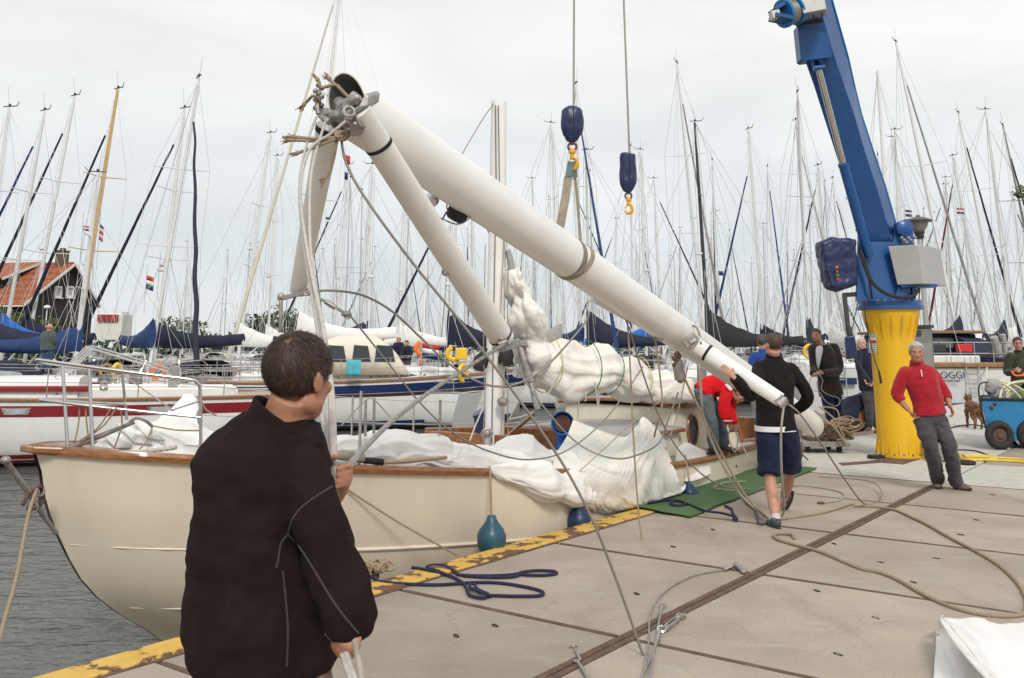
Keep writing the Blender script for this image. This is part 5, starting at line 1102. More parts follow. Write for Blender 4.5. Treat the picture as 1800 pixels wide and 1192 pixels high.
# ------------------------------------------------------------ the lowered mast hanging from the crane
LM = thing('lowered_mast', 'large white mast hanging aslant in a sling with its open end up on the left', 'mast', P(1005,455,7.7))
T0 = P(610,186,5.25); T1 = P(1436,752,13.6); ax = (T1-T0).normalized(); side = ax.cross(v3(0,0,1)).normalized(); upv = side.cross(ax).normalized()
MR = .176
def tube_sec(c, r_, k=26, fl=.86): return [c+side*math.cos(2*PI*j/k)*r_*fl+upv*math.sin(2*PI*j/k)*r_ for j in range(k)]
Ln = (T1-T0).length; m = MB(); rings = []
# masthead end is open: outer skin, rim, inner skin
cutk = lambda j, k=26: .0
rings = []
for d_, r_ in ((.004,.163),(0,.166),(0,MR-.002),(.02,MR),(.6,MR),(1.6,MR),(2.6,MR),(4,MR),(6,MR),(8,MR*.97),(Ln-.4,MR*.94),(Ln-.12,MR*.86),(Ln,MR*.55)):
    rg = tube_sec(T0+ax*d_, r_)
    if d_ < .05:    # slanted mouth: the upper lip reaches further out
        rg = [q-ax*(.10*max(0, math.sin(2*PI*j/26-.0))) for j, q in enumerate(rg)]
    rings.append(rg)
m.loft(rings, True, False); o_ = len(m.v); m.v += rings[-1]; m.f.append(list(range(o_, o_+26))); m.mi.append(0); m.build('tube', mt['paint_white'], LM, sharp=55)
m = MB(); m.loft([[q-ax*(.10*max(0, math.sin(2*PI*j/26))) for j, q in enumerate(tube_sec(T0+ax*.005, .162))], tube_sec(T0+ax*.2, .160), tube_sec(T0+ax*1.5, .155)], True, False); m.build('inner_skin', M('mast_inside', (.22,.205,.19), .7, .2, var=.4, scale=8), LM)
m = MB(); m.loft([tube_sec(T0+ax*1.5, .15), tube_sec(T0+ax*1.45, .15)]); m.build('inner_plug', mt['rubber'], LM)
m = MB()
for d_, w_ in ((1.9,0),):
    pass
rg = [q+upv*.0 for q in tube_sec(T0+ax*2.55, MR+.003)]; m.loft([tube_sec(T0+ax*2.72, MR+.001), tube_sec(T0+ax*2.72, MR+.004), tube_sec(T0+ax*2.79, MR+.004), tube_sec(T0+ax*2.79, MR+.001)], True, False); m.build('tape_band', mt['tape_grey'], LM)
m = MB(); m.tube([T0+ax*.35+upv*(MR+.001)-side*.0, T0+ax*3+upv*(MR+.001), T0+ax*(Ln-1)+upv*(MR*.95)], .006, 5); m.build('sail_track', mt['alloy'], LM)
m = MB(); m.tube([T0+ax*.25-upv*(MR*.5)-side*MR*.745, T0+ax*5-upv*(MR*.5)-side*MR*.745], .004, 5)
# masthead casting: sheave box, pin plates, shackles
m = MB(); H0 = P(618,185,5.0); m.tube(cat([P(597,178,5.25), P(607,190,5.1), P(622,178,4.98), P(634,170,4.95)], 5), [.03,.035,.04,.045,.048,.05,.05,.048,.045,.04,.038,.035,.03,.03,.028,.02][:16], 10); m.tube([P(570,196,5.2), P(590,204,5.12), P(612,200,5.05)], [.022,.03,.026], 9); m.tube(cat([P(560,185,5.25), P(566,205,5.2), P(580,214,5.15)], 5), .022, 8); m.ell(P(622,172,4.99), (.036,.03,.036)); m.ell(P(614,192,5.02), (.04,.05,.035)); m.build('masthead_casting', mt['steel_dull'], LM, remesh=.006, relax=1, disp=(.022,.03))
m = MB(); pl = [P(608,196,4.97), P(630,186,4.95), P(641,165,4.95), P(648,170,4.95), P(646,186,4.95), P(634,194,4.95), P(622,204,4.96), P(610,204,4.97)]; m.prism(pl, v3(.05,.10,.05)); m.build('head_plate', mt['steel_dull'], LM, smooth=False, bevel=.006)
m = MB(); pl = [P(612,212,4.95), P(626,202,4.94), P(634,222,4.95), P(628,236,4.98), P(616,240,5.0)]; m.prism(pl, v3(.02,.05,.01)); m.torus(P(614,196,4.92), .03, .011, Matrix.Rotation(1.2,3,'X') @ Matrix.Rotation(.4,3,'Y'), 14, 6); m.torus(P(608,204,4.92), .026, .010, Matrix.Rotation(.9,3,'Y'), 14, 6); m.ell(P(624,218,4.93), (.014,.012,.014)); m.build('shroud_tang', mt['steel_dull'], LM, bevel=.004)
m = MB(); m.tube(cat([P(562,170,5.2), P(558,185,5.2), P(560,200,5.2)], 5), .016, 7)
for k in range(9): m.ell(P(560+6*math.sin(k*2.1),150+5*k,5.22), (.018,.018,.016), nu=8, nv=5)
m.build('sheave_pins', mt['steel_dull'], LM)
# near spreader leg (aerofoil section, tapering) and far leg
def leg(a, c, r0, r1, nm, fl=.55):
    axl = (c-a).normalized(); s_ = axl.cross(v3(0,1,0)).normalized(); u_ = s_.cross(axl); m = MB(); rings = []
    for i in range(13):
        t = i/12; r_ = r0+(r1-r0)*t
        rings.append([a.lerp(c,t)+s_*math.cos(2*PI*j/24)*r_+u_*math.sin(2*PI*j/24)*r_*fl for j in range(24)])
    m.loft(rings); o = m.build(nm, mt['paint_white'], LM, sharp=60)
    def band(t, mat, nm2, wd=.02, e_=.003):
        m2 = MB(); r_ = r0+(r1-r0)*t; cc = a.lerp(c,t); sec = lambda k, rr: [cc+axl*k+s_*math.cos(2*PI*j/24)*rr+u_*math.sin(2*PI*j/24)*(r_*fl+rr-r_) for j in range(24)]
        m2.loft([sec(-wd,r_-.002), sec(-wd,r_+e_), sec(wd,r_+e_), sec(wd,r_-.002)], True, False); m2.build(nm2, mat, o)
    return o, band, axl, s_
L1a, L1b = P(628,196,4.98), P(884,598,6.9)
lg, band, axl, s_ = leg(L1a, L1b, .080, .090, 'spreader', .7); band(.115, mt['rubber'], 'rubber_band', .013); band(.975, mt['rubber'], 'end_band', .01)
m = MB(); m.tube([P(781,455,6.15), P(783,470,6.13)], .012, 6); m.torus(P(784,478,6.12), .022, .008, Matrix.Rotation(PI/2,3,'X'), 12, 6); m.build('eye_fitting', mt['steel_dull'], lg)
m = MB(); m.bar(P(871,612,6.85), P(898,597,6.85), .035, .05); m.bar(P(880,612,6.8), P(912,602,7.0), .03, .06); m.cone(P(876,606,6.78), P(892,600,6.78), .025, .025, 8); m.ell(P(882,596,6.78), (.02,.02,.02)); m.build('tip_fitting', mt['steel_dull'], lg, bevel=.005)
L2a, L2b = P(578,222,5.35), P(523,514,6.3)
lg2, band2, _, _ = leg(L2a, L2b, .078, .058, 'spreader', .6); band2(.02, mt['rubber'], 'rubber_band', .02)
m = MB(); m.bar(P(497,524,6.25), P(545,512,6.2), .022, .03); m.cone(P(494,522,6.25), P(492,585,6.25), .016, .012, 8); m.ell(P(494,522,6.25), (.026,.022,.03)); m.torus(P(540,513,6.2), .022, .009, Matrix.Rotation(PI/2,3,'X'), 12, 6); m.ell(P(548,516,6.2), (.025,.02,.02)); m.build('tip_fitting', mt['steel_dull'], lg2, bevel=.004)
# lower spreader folded along the mast towards the man who guides it
L3a, L3b = P(1215,602,9.1), P(1372,703,8.75)
lg3, band3, a3, s3 = leg(L3a, L3b, .088, .066, 'spreader', .75); band3(.19, mt['rubber'], 'rubber_band', .014)
m = MB(); m.bar(P(1203,608,9.05), P(1224,590,9.05), .06, .1); m.cone(P(1212,604,8.9), P(1224,597,8.9), .03, .03, 8); m.bar(P(1214,612,8.9), P(1226,598,8.9), .025, .05); m.build('spreader_root', mt['steel_dull'], lg3, bevel=.008)
m = MB(); m.loft([[L3a.lerp(L3b,t)+s3*math.cos(2*PI*j/20)*r_+a3.cross(s3)*math.sin(2*PI*j/20)*r_*.6 for j in range(20)] for t, r_ in ((.012,.095),(.17,.092))]); m.build('spreader_socket', mt['alloy'], lg3)
m = MB(); q = P(1377,706,8.72); m.ell(q, (.045,.04,.05)); m.cone(P(1368,712,8.72), P(1380,700,8.72), .05, .05, 10); m.build('tip_cap', mt['steel_dull'], lg3)
# deck light under the tube, lamp, brackets and wires that belong to the mast
q = P(806,372,6.35); m = MB(); m.lathe([(.05,-.07),(.075,-.05),(.08,.03),(.06,.08)], q, Matrix.Rotation(.5,3,'Y'), 16); m.build('deck_light', mt['rubber'], LM)
m = MB(); [m.tube(cat(c_, 5), .005, 5) for c_ in ([P(787,352,6.3),P(786,368,6.3),P(800,385,6.3),P(815,378,6.3),P(822,360,6.35)], [P(772,382,6.3),P(800,394,6.3),P(820,388,6.3),P(838,366,6.4)], [P(765,350,6.2),P(775,345,6.25),P(790,328,6.3)])]; m.build('light_wire', mt['wire'], LM)
q = P(760,350,6.3); m = MB(); m.ell(q, (.05,.05,.055)); m.bar(q, P(780,340,6.35), .03, .03); m.build('steaming_lamp', mt['alloy'], LM)
m = MB()
for px, py, Y in ((1103,560,8.6),(1136,576,8.9),(1152,592,9.0)): m.bar(P(px-10,py-6,Y), P(px+14,py+6,Y), .03, .05); m.bar(P(px,py-4,Y), P(px,py+6,Y), .03)
m.build('underside_bracket', mt['steel_dull'], LM, bevel=.005)
m = MB(); m.tube([P(1047,527,8.05), P(1098,556,8.5)], .035, 10); m.tube(cat([P(1046,527,8.05), P(1035,530,8.1), P(1033,545,8.1)], 5), .006, 5); m.build('vhf_tube', mt['gel_white'], LM)
q = P(1196,655,9.2); m = MB(); m.tube([P(1196,632,9.2), P(1192,648,9.2), P(1194,668,9.2)], [.02,.05,.045], 10); m.ell(q+v3(0,0,-.03), (.05,.04,.075)); m.build('halyard_block', mt['wood_grey'], LM)
m = MB(); [m.ell(P(1190+4*math.sin(k*2.3), 622+4*k, 9.2), (.03,.025,.03), nu=8, nv=6) for k in range(8)]; m.build('shackle_cluster', mt['rust'], LM)
m = MB(); m.tube(cat([P(1213,572,9.4), P(1224,575,9.3), P(1230,590,9.15), P(1232,604,9.0)], 5), .012, 6); m.build('strop', mt['rope_tan'], LM)
# rope tails sprouting from the masthead
def tail(pts, lab, r_=.0095, fray=True):
    t = thing('rope_tail', lab, 'rope', pts[0]); c = resample(cat(pts, 8), .012); m = MB(); m.tube(c, r_, 9, lay=.75/r_); m.build('strand', mt['rope_tan'], t, sharp=180)
    if fray:
        m = MB(); rnd = random.Random(len(lab)); e_ = pts[-1]; dr = (pts[-1]-pts[-2]).normalized()
        for k in range(14): m.tube([e_-dr*.015, e_+dr*.022+v3(rnd.gauss(0,.011), rnd.gauss(0,.011), rnd.gauss(0,.011))], [.004,.0025], 4)
        m.ell(e_-dr*.012, (.014,.014,.014), nu=8, nv=6); m.build('frayed_end', mt['rope_tan'], t)
tail([P(606,168,5.15), P(592,150,5.1), P(575,152,5.1), P(564,154,5.1), P(560,142,5.1), P(556,138,5.1)], 'short frayed rope tail standing up at the left of the masthead')
tail([P(618,178,5.1), P(602,160,5.1), P(586,146,5.1), P(576,136,5.1)], 'short frayed rope tail standing up just right of the first')
tail([P(596,240,5.05), P(570,244,5.0), P(540,243,5.0), P(512,240,5.0)], 'upper frayed rope tail pointing left below the masthead')
tail([P(604,238,5.05), P(570,248,5.02), P(535,247,5.0), P(506,246,5.0)], 'longest frayed rope tail pointing left below the masthead')
tail([P(600,240,5.05), P(570,252,5.0), P(545,262,5.0), P(519,270,5.0)], 'lowest frayed rope tail pointing left and down below the masthead')
tail([P(592,246,5.05), P(588,270,5.05), P(580,300,5.05), P(568,316,5.05)], 'frayed rope tail hanging straight down from the masthead')
m = MB()
for k in range(5): m.torus(P(597+3*k,236+4*math.sin(k),5.03), .022, .010, Matrix.Rotation(1+.5*k,3,'X'), 12, 6)
tag(m.build('rope_knot', mt['rope_tan'], None), 'brown knot of rope under the open end of the hanging mast', 'rope')
tail([P(562,182,5.2), P(552,168,5.15), P(540,178,5.2), P(532,186,5.2)], 'thin frayed line reaching left to the cream furled sail', .009)
# sling
sl_ = thing('lifting_sling', 'grey brown webbing sling round the mast hung from the first crane hook', 'sling', P(1005,290,7.5))
def strap(pts, wd, nm, mat, wv=v3(1,0,0)):
    c = cat(pts, 8); m = MB(); m.loft([[q-wv*wd/2-v3(0,.006,0), q+wv*wd/2-v3(0,.006,0), q+wv*wd/2+v3(0,.006,0), q-wv*wd/2+v3(0,.006,0)] for q in c], True, True); return m.build(nm, mat, sl_, smooth=False)
hq = P(1004,286,7.55)
strap([P(1004,284,7.5), P(1001,300,7.5), P(999,312,7.5)], .055, 'sling_eye', mt['webbing_blue']); strap([P(1008,284,7.55), P(1010,312,7.56)], .05, 'sling_eye', mt['webbing_blue'])
c0 = T0.lerp(T1, .298); dz = 0
strap([P(999,311,7.5), P(995,340,7.5), P(990,370,7.5), P(984,402,7.52)], .072, 'strap', mt['webbing']); strap([P(1010,311,7.58), P(1014,340,7.6), P(1017,380,7.62), P(1021,425,7.62)], .055, 'strap', mt['webbing'], v3(.5,.85,0))
cs = T0+ax*((P(1003,456,7.6)-T0).dot(ax)); m = MB(); tilt = .07
def sec2(k, r_): return [q+ax*k+ax*(.10*math.sin(2*PI*j/26)) for j, q in enumerate(tube_sec(cs, r_))]
m.loft([sec2(-.03,MR+.001), sec2(-.03,MR+.008), sec2(.035,MR+.008), sec2(.035,MR+.001)], True, False); m.build('wrap', mt['webbing'], sl_)
# wires from the mast: each a separate line
def wire(pts, lab, r_=.007, mat=None, nm='stay_wire', k=10): return rope(nm, lab, 'wire', pts, r_, mat or mt['wire'], False, k, .05, 6)
wire([P(600,245,5.05), P(608,285,5.05), P(640,345,5.05), P(720,455,5.1), P(830,592,5.2), P(960,770,5.3), P(1030,890,5.35), P(1080,1010,5.4), P(1136,1168,5.45)], 'long thick stay from the masthead slanting down across the boat to the quay joint', .0075)
wire([P(548,512,6.2), P(590,511,6.2), P(640,520,6.3), P(690,548,6.4), P(740,594,6.5), P(790,640,6.6), P(850,675,6.7), P(905,676,6.8), P(960,644,6.9), P(1025,572,7.0), P(1036,548,7.4)], 'springy wire looping from the left spreader tip past the short mast to the tube', .008)
wire([P(614,553,6.2), P(680,635,6.4), P(742,712,6.6), P(800,763,6.8), P(862,794,7.1), P(930,808,7.4), P(1000,790,7.8), P(1070,730,8.2), P(1130,645,8.7)], 'thin wire drooping from the turnbuckle over the sail roll up to the tube', .0065)
wire([P(905,640,10.2), P(940,695,9.9), P(996,762,9.6), P(1036,792,9.5), P(1080,806,9.5), P(1117,801,9.6), P(1157,780,9.8), P(1172,745,10.0), P(1192,690,10.2)], 'dark wire sagging across the front of the draped sail', .009)
wire([P(1103,566,8.6), P(1108,650,8.6), P(1113,760,8.6), P(1120,870,8.6), P(1128,945,8.55), P(1142,968,8.5), P(1168,978,8.3), P(1212,964,8.3)], 'tan line hanging straight from the tube to the quay left of the carpet', .008, mt['rope_tan'])
wire([P(1152,598,9.0), P(1160,660,9.0), P(1164,710,9.0), P(1157,738,9.0), P(1150,768,9.2)], 'short tan line hanging from the middle bracket of the tube', .009, mt['rope_tan'])
wire([P(1106,575,8.7), P(1128,650,8.9), P(1160,735,9.3), P(1200,800,9.6), P(1250,845,9.9), P(1300,860,10.1), P(1340,858,10.3), P(1400,855,10.6)], 'dark wire slanting from the tube over the carpet behind the man in shorts', .008)
wire([P(1228,640,9.0), P(1233,700,9.1), P(1238,740,9.3), P(1262,800,9.5), P(1300,868,9.6), P(1345,908,9.62)], 'thick tan rope hanging from the spreader root down to the carpet', .013, mt['rope_grey'])
wire([P(1194,645,9.2), P(1215,690,9.3), P(1238,735,9.35), P(1275,810,9.5), P(1310,870,9.5), P(1350,912,9.4)], 'second rope knotted to the thick one near the bent man', .011, mt['rope_tan'])
wire([P(1378,712,8.7), P(1373,760,8.7), P(1374,830,8.9), P(1378,880,9.2), P(1376,905,9.4), P(1362,912,9.4)], 'pale cord hanging from the spreader tip beside the bare leg', .011, mt['rope_grey'])
wire([P(1382,708,8.72), P(1408,730,8.7), P(1450,790,8.9), P(1490,850,9.6), P(1520,886,10.2), P(1544,880,10.6), P(1549,862,11.0), P(1534,848,11.5), P(1500,842,11.8), P(1440,838,12)], 'dark stay curling from the spreader tip to a loop on the concrete', .008)
wire([P(1500,600,13), P(1500,600,13.01), P(1500,600,13.02)], 'x') if False else None
wire([P(1180,690,9.3), P(1110,745,9.2), P(1050,800,9.3), P(1000,845,9.4)], 'thin pale wire slanting down left across the draped sail', .005, mt['rope_grey'])
wire([P(1210,640,9.2), P(1190,730,9.6), P(1170,790,9.8)], 'thin white cord hanging beside the aft cabin', .006, mt['rope_white'])
wire([P(1012,845,9.3), P(1045,930,8.3), P(1080,1010,7.2), P(1100,1070,6.5)], 'thin short wire lying close along the thick stay', .005) if False else None
rope('cover_line', 'tan cord tied from the draped sail to the navy fender', 'rope', [P(1003,790,9.8), P(1010,830,9.7), P(1016,880,9.4)], .009, mt['rope_tan'], False)
rope('fore_line', 'pale cord hanging from the far rail behind the short white mast', 'rope', [P(850,716,10.2), P(835,750,10.0), P(826,775,9.8)], .009, mt['rope_white'], False)
rope('white_stay', 'thin white line rising to a peak behind the sail roll', 'rope', [P(600,748,8.3), P(644,703,8.0), P(660,705,8.0), P(690,738,8.3)], .006, mt['rope_white'], False)
# turnbuckle on the left spreader tip and toggle
tb = thing('turnbuckle', 'steel rigging screw hanging between the left spreader tip and a thin wire', 'turnbuckle', P(585,535,6.2)); m = MB(); m.tube([P(548,518,6.2), P(572,530,6.2)], .010, 6); m.tube([P(572,530,6.2), P(590,541,6.2)], .018, 8); m.tube([P(592,542,6.2), P(604,549,6.2)], .010, 6); m.ell(P(609,552,6.2), (.035,.02,.022)); m.torus(P(611,554,6.2), .022, .007, Matrix.Rotation(PI/2,3,'X'), 10, 5); m.build('screw_body', mt['steel_dull'], tb)
# ------------------------------------------------------------ the crane
CC = G(1583,803); CR = thing('harbour_crane', 'blue knuckle boom crane on a yellow pillar at the quay', 'crane', CC)
zt = P(1562,545,CC.y).z
m = MB(); m.lathe([(.365,0),(.365,.045),(.335,.05),(.332,.10),(.325,.4),(.328,zt*.8),(.345,zt*.86),(.42,zt-.10),(.43,zt-.06),(.43,zt)], CC, n=48); plr = m.build('pillar', mt['crane_yellow'], CR, sharp=35)
for k in range(16):
    a = 2*PI*k/16; dr = v3(math.cos(a), math.sin(a), 0); m = MB(); tn = v3(-math.sin(a), math.cos(a), 0)
    m.prism([CC+dr*.325+v3(0,0,.045)-tn*.008, CC+dr*.362+v3(0,0,.045)-tn*.008, CC+dr*.325+v3(0,0,.30)-tn*.008], tn*.016); m.build('gusset', mt['crane_yellow'], plr, smooth=False)
    m = MB(); m.prism([CC+dr*.335+v3(0,0,zt*.855)-tn*.008, CC+dr*.425+v3(0,0,zt-.1)-tn*.008, CC+dr*.40+v3(0,0,zt-.13)-tn*.008, CC+dr*.335+v3(0,0,zt*.80)-tn*.008], tn*.016); m.build('gusset', mt['crane_yellow'], plr, smooth=False)
    b1 = MB(); b1.lathe([(.018,.045),(.018,.07),(.008,.08)], CC+dr*.345+tn*.06, n=6); b1.build('bolt', mt['steel_dull'], plr)
# warning notice wrapped on the pillar
def pil_patch(px0, px1, py0, py1, mat, nm, par, e_=.004):
    def hit(px, py):
        d_ = ray(px,py); o = v3(0,0,EYE)-CC; r_ = .334+e_; A = d_.x**2+d_.y**2; B_ = 2*(o.x*d_.x+o.y*d_.y); Cc = o.x**2+o.y**2-r_**2; disc = max(0, B_*B_-4*A*Cc); k = (-B_-math.sqrt(disc))/(2*A); return v3(0,0,EYE)+d_*k
    m = MB(); m.grid(lambda i, j: hit(px0+(px1-px0)*i, py0+(py1-py0)*j+.0), 6, 4); return m.build(nm, mat, par)
ntc = pil_patch(1527,1541,575,620,mt['gel_white'],'notice',plr,.004)
pil_patch(1527.5,1540,598,604,mt['red_paint'],'notice_band',ntc,.006)
for y0 in (588,592,606,610,614,617): pil_patch(1528.5,1539.5,y0,y0+1.0,mt['black_plastic'],'notice_text_line',ntc,.006)
for x0, seg in ((1529.5,'N'),(1535,'G')):
    if seg == 'N':
        for a in ((0,.9,0,8),(3.4,4.3,0,8),(.8,3.6,3,5)): pil_patch(x0+a[0],x0+a[1],577+a[2],577+a[3],mt['black_plastic'],'notice_letter',ntc,.006)
    else:
        for a in ((0,.9,0,8),(0,4,0,1.3),(0,4,6.8,8),(3.2,4.1,4,8),(2,4.1,4,5)): pil_patch(x0+a[0],x0+a[1],577+a[2],577+a[3],mt['black_plastic'],'notice_letter',ntc,.006)
blue = mt['crane_blue']
m = MB(); m.lathe([(.47,0),(.50,.01),(.50,.06),(.47,.07),(.47,.13),(.44,.14)], CC+v3(0,0,zt), n=48); slew = m.build('slew_ring', blue, CR, sharp=35)
for k in range(24):
    a = 2*PI*k/24; b1 = MB(); b1.lathe([(.016,.13),(.016,.155)], CC+v3(math.cos(a)*.455, math.sin(a)*.455, zt), n=6); b1.build('bolt', mt['steel_dull'], slew)
CRY = CC.y
def FP(px, py, dy=0): return P(px, py, CRY+dy)
# turret: two side plates and a front plate
m = MB(); m.prism([FP(1506,530,-.30), FP(1600,530,-.30), FP(1600,470,-.28), FP(1590,400,-.25), FP(1584,388,-.25), FP(1574,392,-.25), FP(1570,425,-.26), FP(1528,425,-.26), FP(1518,402,-.26), FP(1510,402,-.26)], v3(.0,.07,0)); m.build('turret_plate', blue, CR, smooth=False, bevel=.008)
m = MB(); m.prism([FP(1512,530,.28), FP(1604,530,.28), FP(1612,470,.28), FP(1604,392,.28), FP(1594,384,.28), FP(1580,390,.28), FP(1572,425,.28), FP(1520,425,.28)], v3(.0,.07,0)); m.build('turret_plate', blue, CR, smooth=False, bevel=.008)
m = MB(); m.box(CC+v3(-.12,.0,zt+.14+.32), (.62,.46,.62)); m.build('turret_core', blue, CR, smooth=False, bevel=.01)
m = MB(); m.prism([FP(1572,530,-.36), FP(1602,530,-.36), FP(1598,470,-.34), FP(1588,470,-.33)], (0,.05,0)); m.prism([FP(1506,530,-.36), FP(1525,530,-.36), FP(1512,440,-.33), FP(1508,440,-.33)], (0,.05,0)); m.build('turret_rib', blue, CR, smooth=False, bevel=.006)
m = MB(); q = FP(1587,402,-.28); m.cone(q, q+v3(0,.75,0), .075, .075, 20); m.cone(q-v3(0,.03,0), q, .10, .10, 20); m.build('pivot_pin', mt['steel_dull'], CR); 
m = MB(); m.lathe([(.13,-.02),(.13,.06),(.08,.09)], q-v3(0,.02,0), Matrix.Rotation(PI/2,3,'X'), 22); m.build('pivot_boss', blue, CR)
# jib: hollow box section that swells in the middle
def jy(py): return CRY-.16 + (0-0) - (420-py)*.0040
secs = [(430,1520,1568,1582),(405,1513,1563,1580),(330,1488,1541,1559),(265,1467,1520,1537),(200,1446,1501,1516),(150,1430,1484,1504),(100,1412,1467,1493),(50,1406,1452,1479),(0,1402,1438,1465),(-60,1398,1425,1448)]
m = MB(); rings = []
for py, a, s_, r_ in secs:
    Y = jy(py); A = P(a,py,Y); B_ = P(s_,py,Y-.02); C_ = P(r_,py,Y+.34); rings.append([A, B_, C_, A+(C_-B_)])
m.loft(rings, True, True); m.build('jib', blue, CR, smooth=False, bevel=.012)
m = MB(); m.tube([P(r_-2,py,jy(py)+.30) for py, a, s_, r_ in secs[1:]], .012, 5); m.build('jib_edge', M('crane_blue_bright', (.02,.20,.50), .4), CR)
m = MB(); pf = [P(1402,45,jy(70)-.10), P(1447,38,jy(70)-.10), P(1452,42,jy(70)-.10), P(1463,98,jy(95)-.10), P(1458,101,jy(95)-.10), P(1413,107,jy(95)-.10), P(1408,104,jy(95)-.10)]; m.prism(pf, (0,.22,0)); m.build('jib_head_plate', blue, CR, smooth=False, bevel=.008)
m = MB(); m.bar(P(1428,104,jy(104)-.05), P(1433,125,jy(125)-.05), .05, .12); m.bar(P(1442,102,jy(104)-.05), P(1447,122,jy(125)-.05), .05, .12); m.cone(P(1430,120,jy(120)-.14), P(1450,118,jy(120)-.14), .04, .04, 12); m.build('cylinder_lug', blue, CR, bevel=.006)
cyl0 = P(1439,122,jy(122)-.12); cyl1 = P(1482,287,jy(287)-.14); cyl2 = P(1527,450,CRY-.36)
m = MB(); m.tube([cyl0, cyl1], .052, 18); m.build('ram_rod', mt['steel'], CR)
m = MB(); m.tube([cyl1, cyl1.lerp(cyl2,.03), cyl1.lerp(cyl2,.031), cyl2], [.085,.085,.078,.078], 20); cyb = m.build('ram_barrel', blue, CR, sharp=35)
for px0, px1, py, w_ in ((1504,1522,404,.02),(1518,1532,445,.02),(1487,1506,348,.014)):
    m = MB(); m.bar(P(px0,py+1,jy(py)-.22), P(px1,py-1,jy(py)-.22), .02, .035); m.build('pipe_clip', mt['steel_dull'], cyb, smooth=False)
for dx in (0, 6):
    m = MB(); m.tube(cat([P(1484+dx*.2,298,jy(300)-.24), P(1496+dx*.3,345,jy(350)-.24), P(1510+dx*.3,400,CRY-.42)], 6), .012, 6); m.build('hydraulic_pipe', blue, CR)
# winch at the jib head
wa = P(1378,24,jy(20)-.35); wb = P(1418,14,jy(20)-.20); wx = (wb-wa).normalized(); rw = wx.to_track_quat('Z','Y').to_matrix(); wl = (wb-wa).length
m = MB(); m.lathe([(.05,-.02),(.21,-.02),(.21,.02),(.155,.03),(.155,wl*.42),(.21,wl*.44),(.21,wl*.50),(.19,wl*.52),(.19,wl*.72),(.05,wl*.8)], wa, rw, 28); wn_ = m.build('winch_drum', M('crane_blue_light', (.012,.19,.46), .4), CR, sharp=35)
m = MB(); pts = []
for i in range(26*10):
    a = 2*PI*i/26; k = .035+(wl*.40-.04)*i/260; pts.append(wa+rw @ v3(math.cos(a)*.165, math.sin(a)*.165, k))
m.tube(pts, .012, 5); m.build('winch_rope', mt['wire'], wn_)
m = MB(); m.bar(P(1357,30,jy(20)-.42), P(1388,36,jy(20)-.38), .26, .06); m.bar(P(1357,20,jy(20)-.42), P(1378,8,jy(20)-.38), .22, .05); m.build('winch_bracket', blue, CR, smooth=False, bevel=.008)
m = MB(); m.box(P(1362,27,jy(20)-.45), (.13,.14,.12), Matrix.Rotation(-.25,3,'Y')); m.build('limit_switch', mt['cabinet'], CR, smooth=False, bevel=.01)
m = MB(); A = [P(1412,24,jy(10)-.42), P(1453,16,jy(10)-.42), P(1441,-50,jy(10)-.42), P(1400,-45,jy(10)-.42)]; m.prism(A, (.12,.32,.02)); m.build('head_cover', mt['cabinet'], CR, smooth=False, bevel=.01)
m = MB(); m.tube(cat([P(1427,22,jy(20)-.3), P(1432,32,jy(20)-.3), P(1444,34,jy(20)-.3), P(1445,20,jy(20)-.3)], 5), .01, 6); m.tube(cat([P(1400,45,jy(40)-.2), P(1420,40,jy(40)-.2), P(1446,36,jy(40)-.2)], 4), .03, 6); m.build('head_hose', mt['rubber'], CR)
# knuckle arm above the picture that carries the hoist ropes
k0 = P(1422,-70,jy(-60)+.1); k1 = v3(P(1050,0,7.6).x, 7.2, k0.z+1.1)
m = MB(); m.bar(k0, k1, .34, .42); m.build('outer_arm', blue, CR, smooth=False, bevel=.01)
# covered control cabinet on the left, sheet-steel housing on the right
m = MB(); f0 = [FP(1444,424,-.55), FP(1464,415,-.55), FP(1507,419,-.55), FP(1511,500,-.5), FP(1478,511,-.5), FP(1462,506,-.52), FP(1453,478,-.53)]
rings = []
for dy, s_ in ((.0,.9),(.05,1.0),(.28,1.0),(.42,.93)):
    cc = sum(f0, Vector())/len(f0); rings.append([cc+(q-cc)*s_+v3(.02*dy,dy,0) for q in f0])
m.loft(rings); m.build('cabinet_cover', mt['vinyl_navy'], CR, remesh=.018, relax=3, sharp=180, disp=(.05,.17))
for k, (py, ma) in enumerate(((470,mt['orange']),(478,mt['red_paint']),(484,M('signal_green',(.02,.35,.08),.5)),(491,mt['red_paint']))):
    m = MB(); m.box(FP(1471+k*.7,py,-.60), (.040,.03,.036)); m.build('push_button', ma, CR, smooth=False, bevel=.01)
m = MB(); a = [FP(1561,433,-.42), FP(1615,430,-.62), FP(1625,499,-.62), FP(1577,501,-.42)]; ex = FP(1652,437,-.05)-FP(1613,430,-.62); m.prism(a, ex); hsg = m.build('valve_housing', mt['cabinet'], CR, smooth=False, bevel=.012)
m = MB(); m.bar(FP(1578,503,-.3), FP(1640,503,-.3), .3, .05); m.bar(FP(1600,503,-.2), FP(1600,530,-.2), .3, .06); m.build('housing_bracket', blue, CR, smooth=False)
m = MB(); m.tube(cat([FP(1511,440,-.45), FP(1520,468,-.5), FP(1531,492,-.52), FP(1550,512,-.55), FP(1580,523,-.55), FP(1605,521,-.52), FP(1615,507,-.48)], 8), .028, 8); m.tube(cat([FP(1513,440,-.47), FP(1524,470,-.52), FP(1530,505,-.5), FP(1533,525,-.4)], 8), .018, 6); m.tube(cat([FP(1516,460,-.5), FP(1528,480,-.5), FP(1531,510,-.48)], 6), .014, 6); m.build('hydraulic_hose', mt['rubber'], CR)
m = MB()
for k in range(7): m.ell(FP(1585+4*k,418+(k%3)*4,-.35), (.03,.03,.025), nu=8, nv=6)
m.build('hose_coupling', mt['steel_dull'], CR)
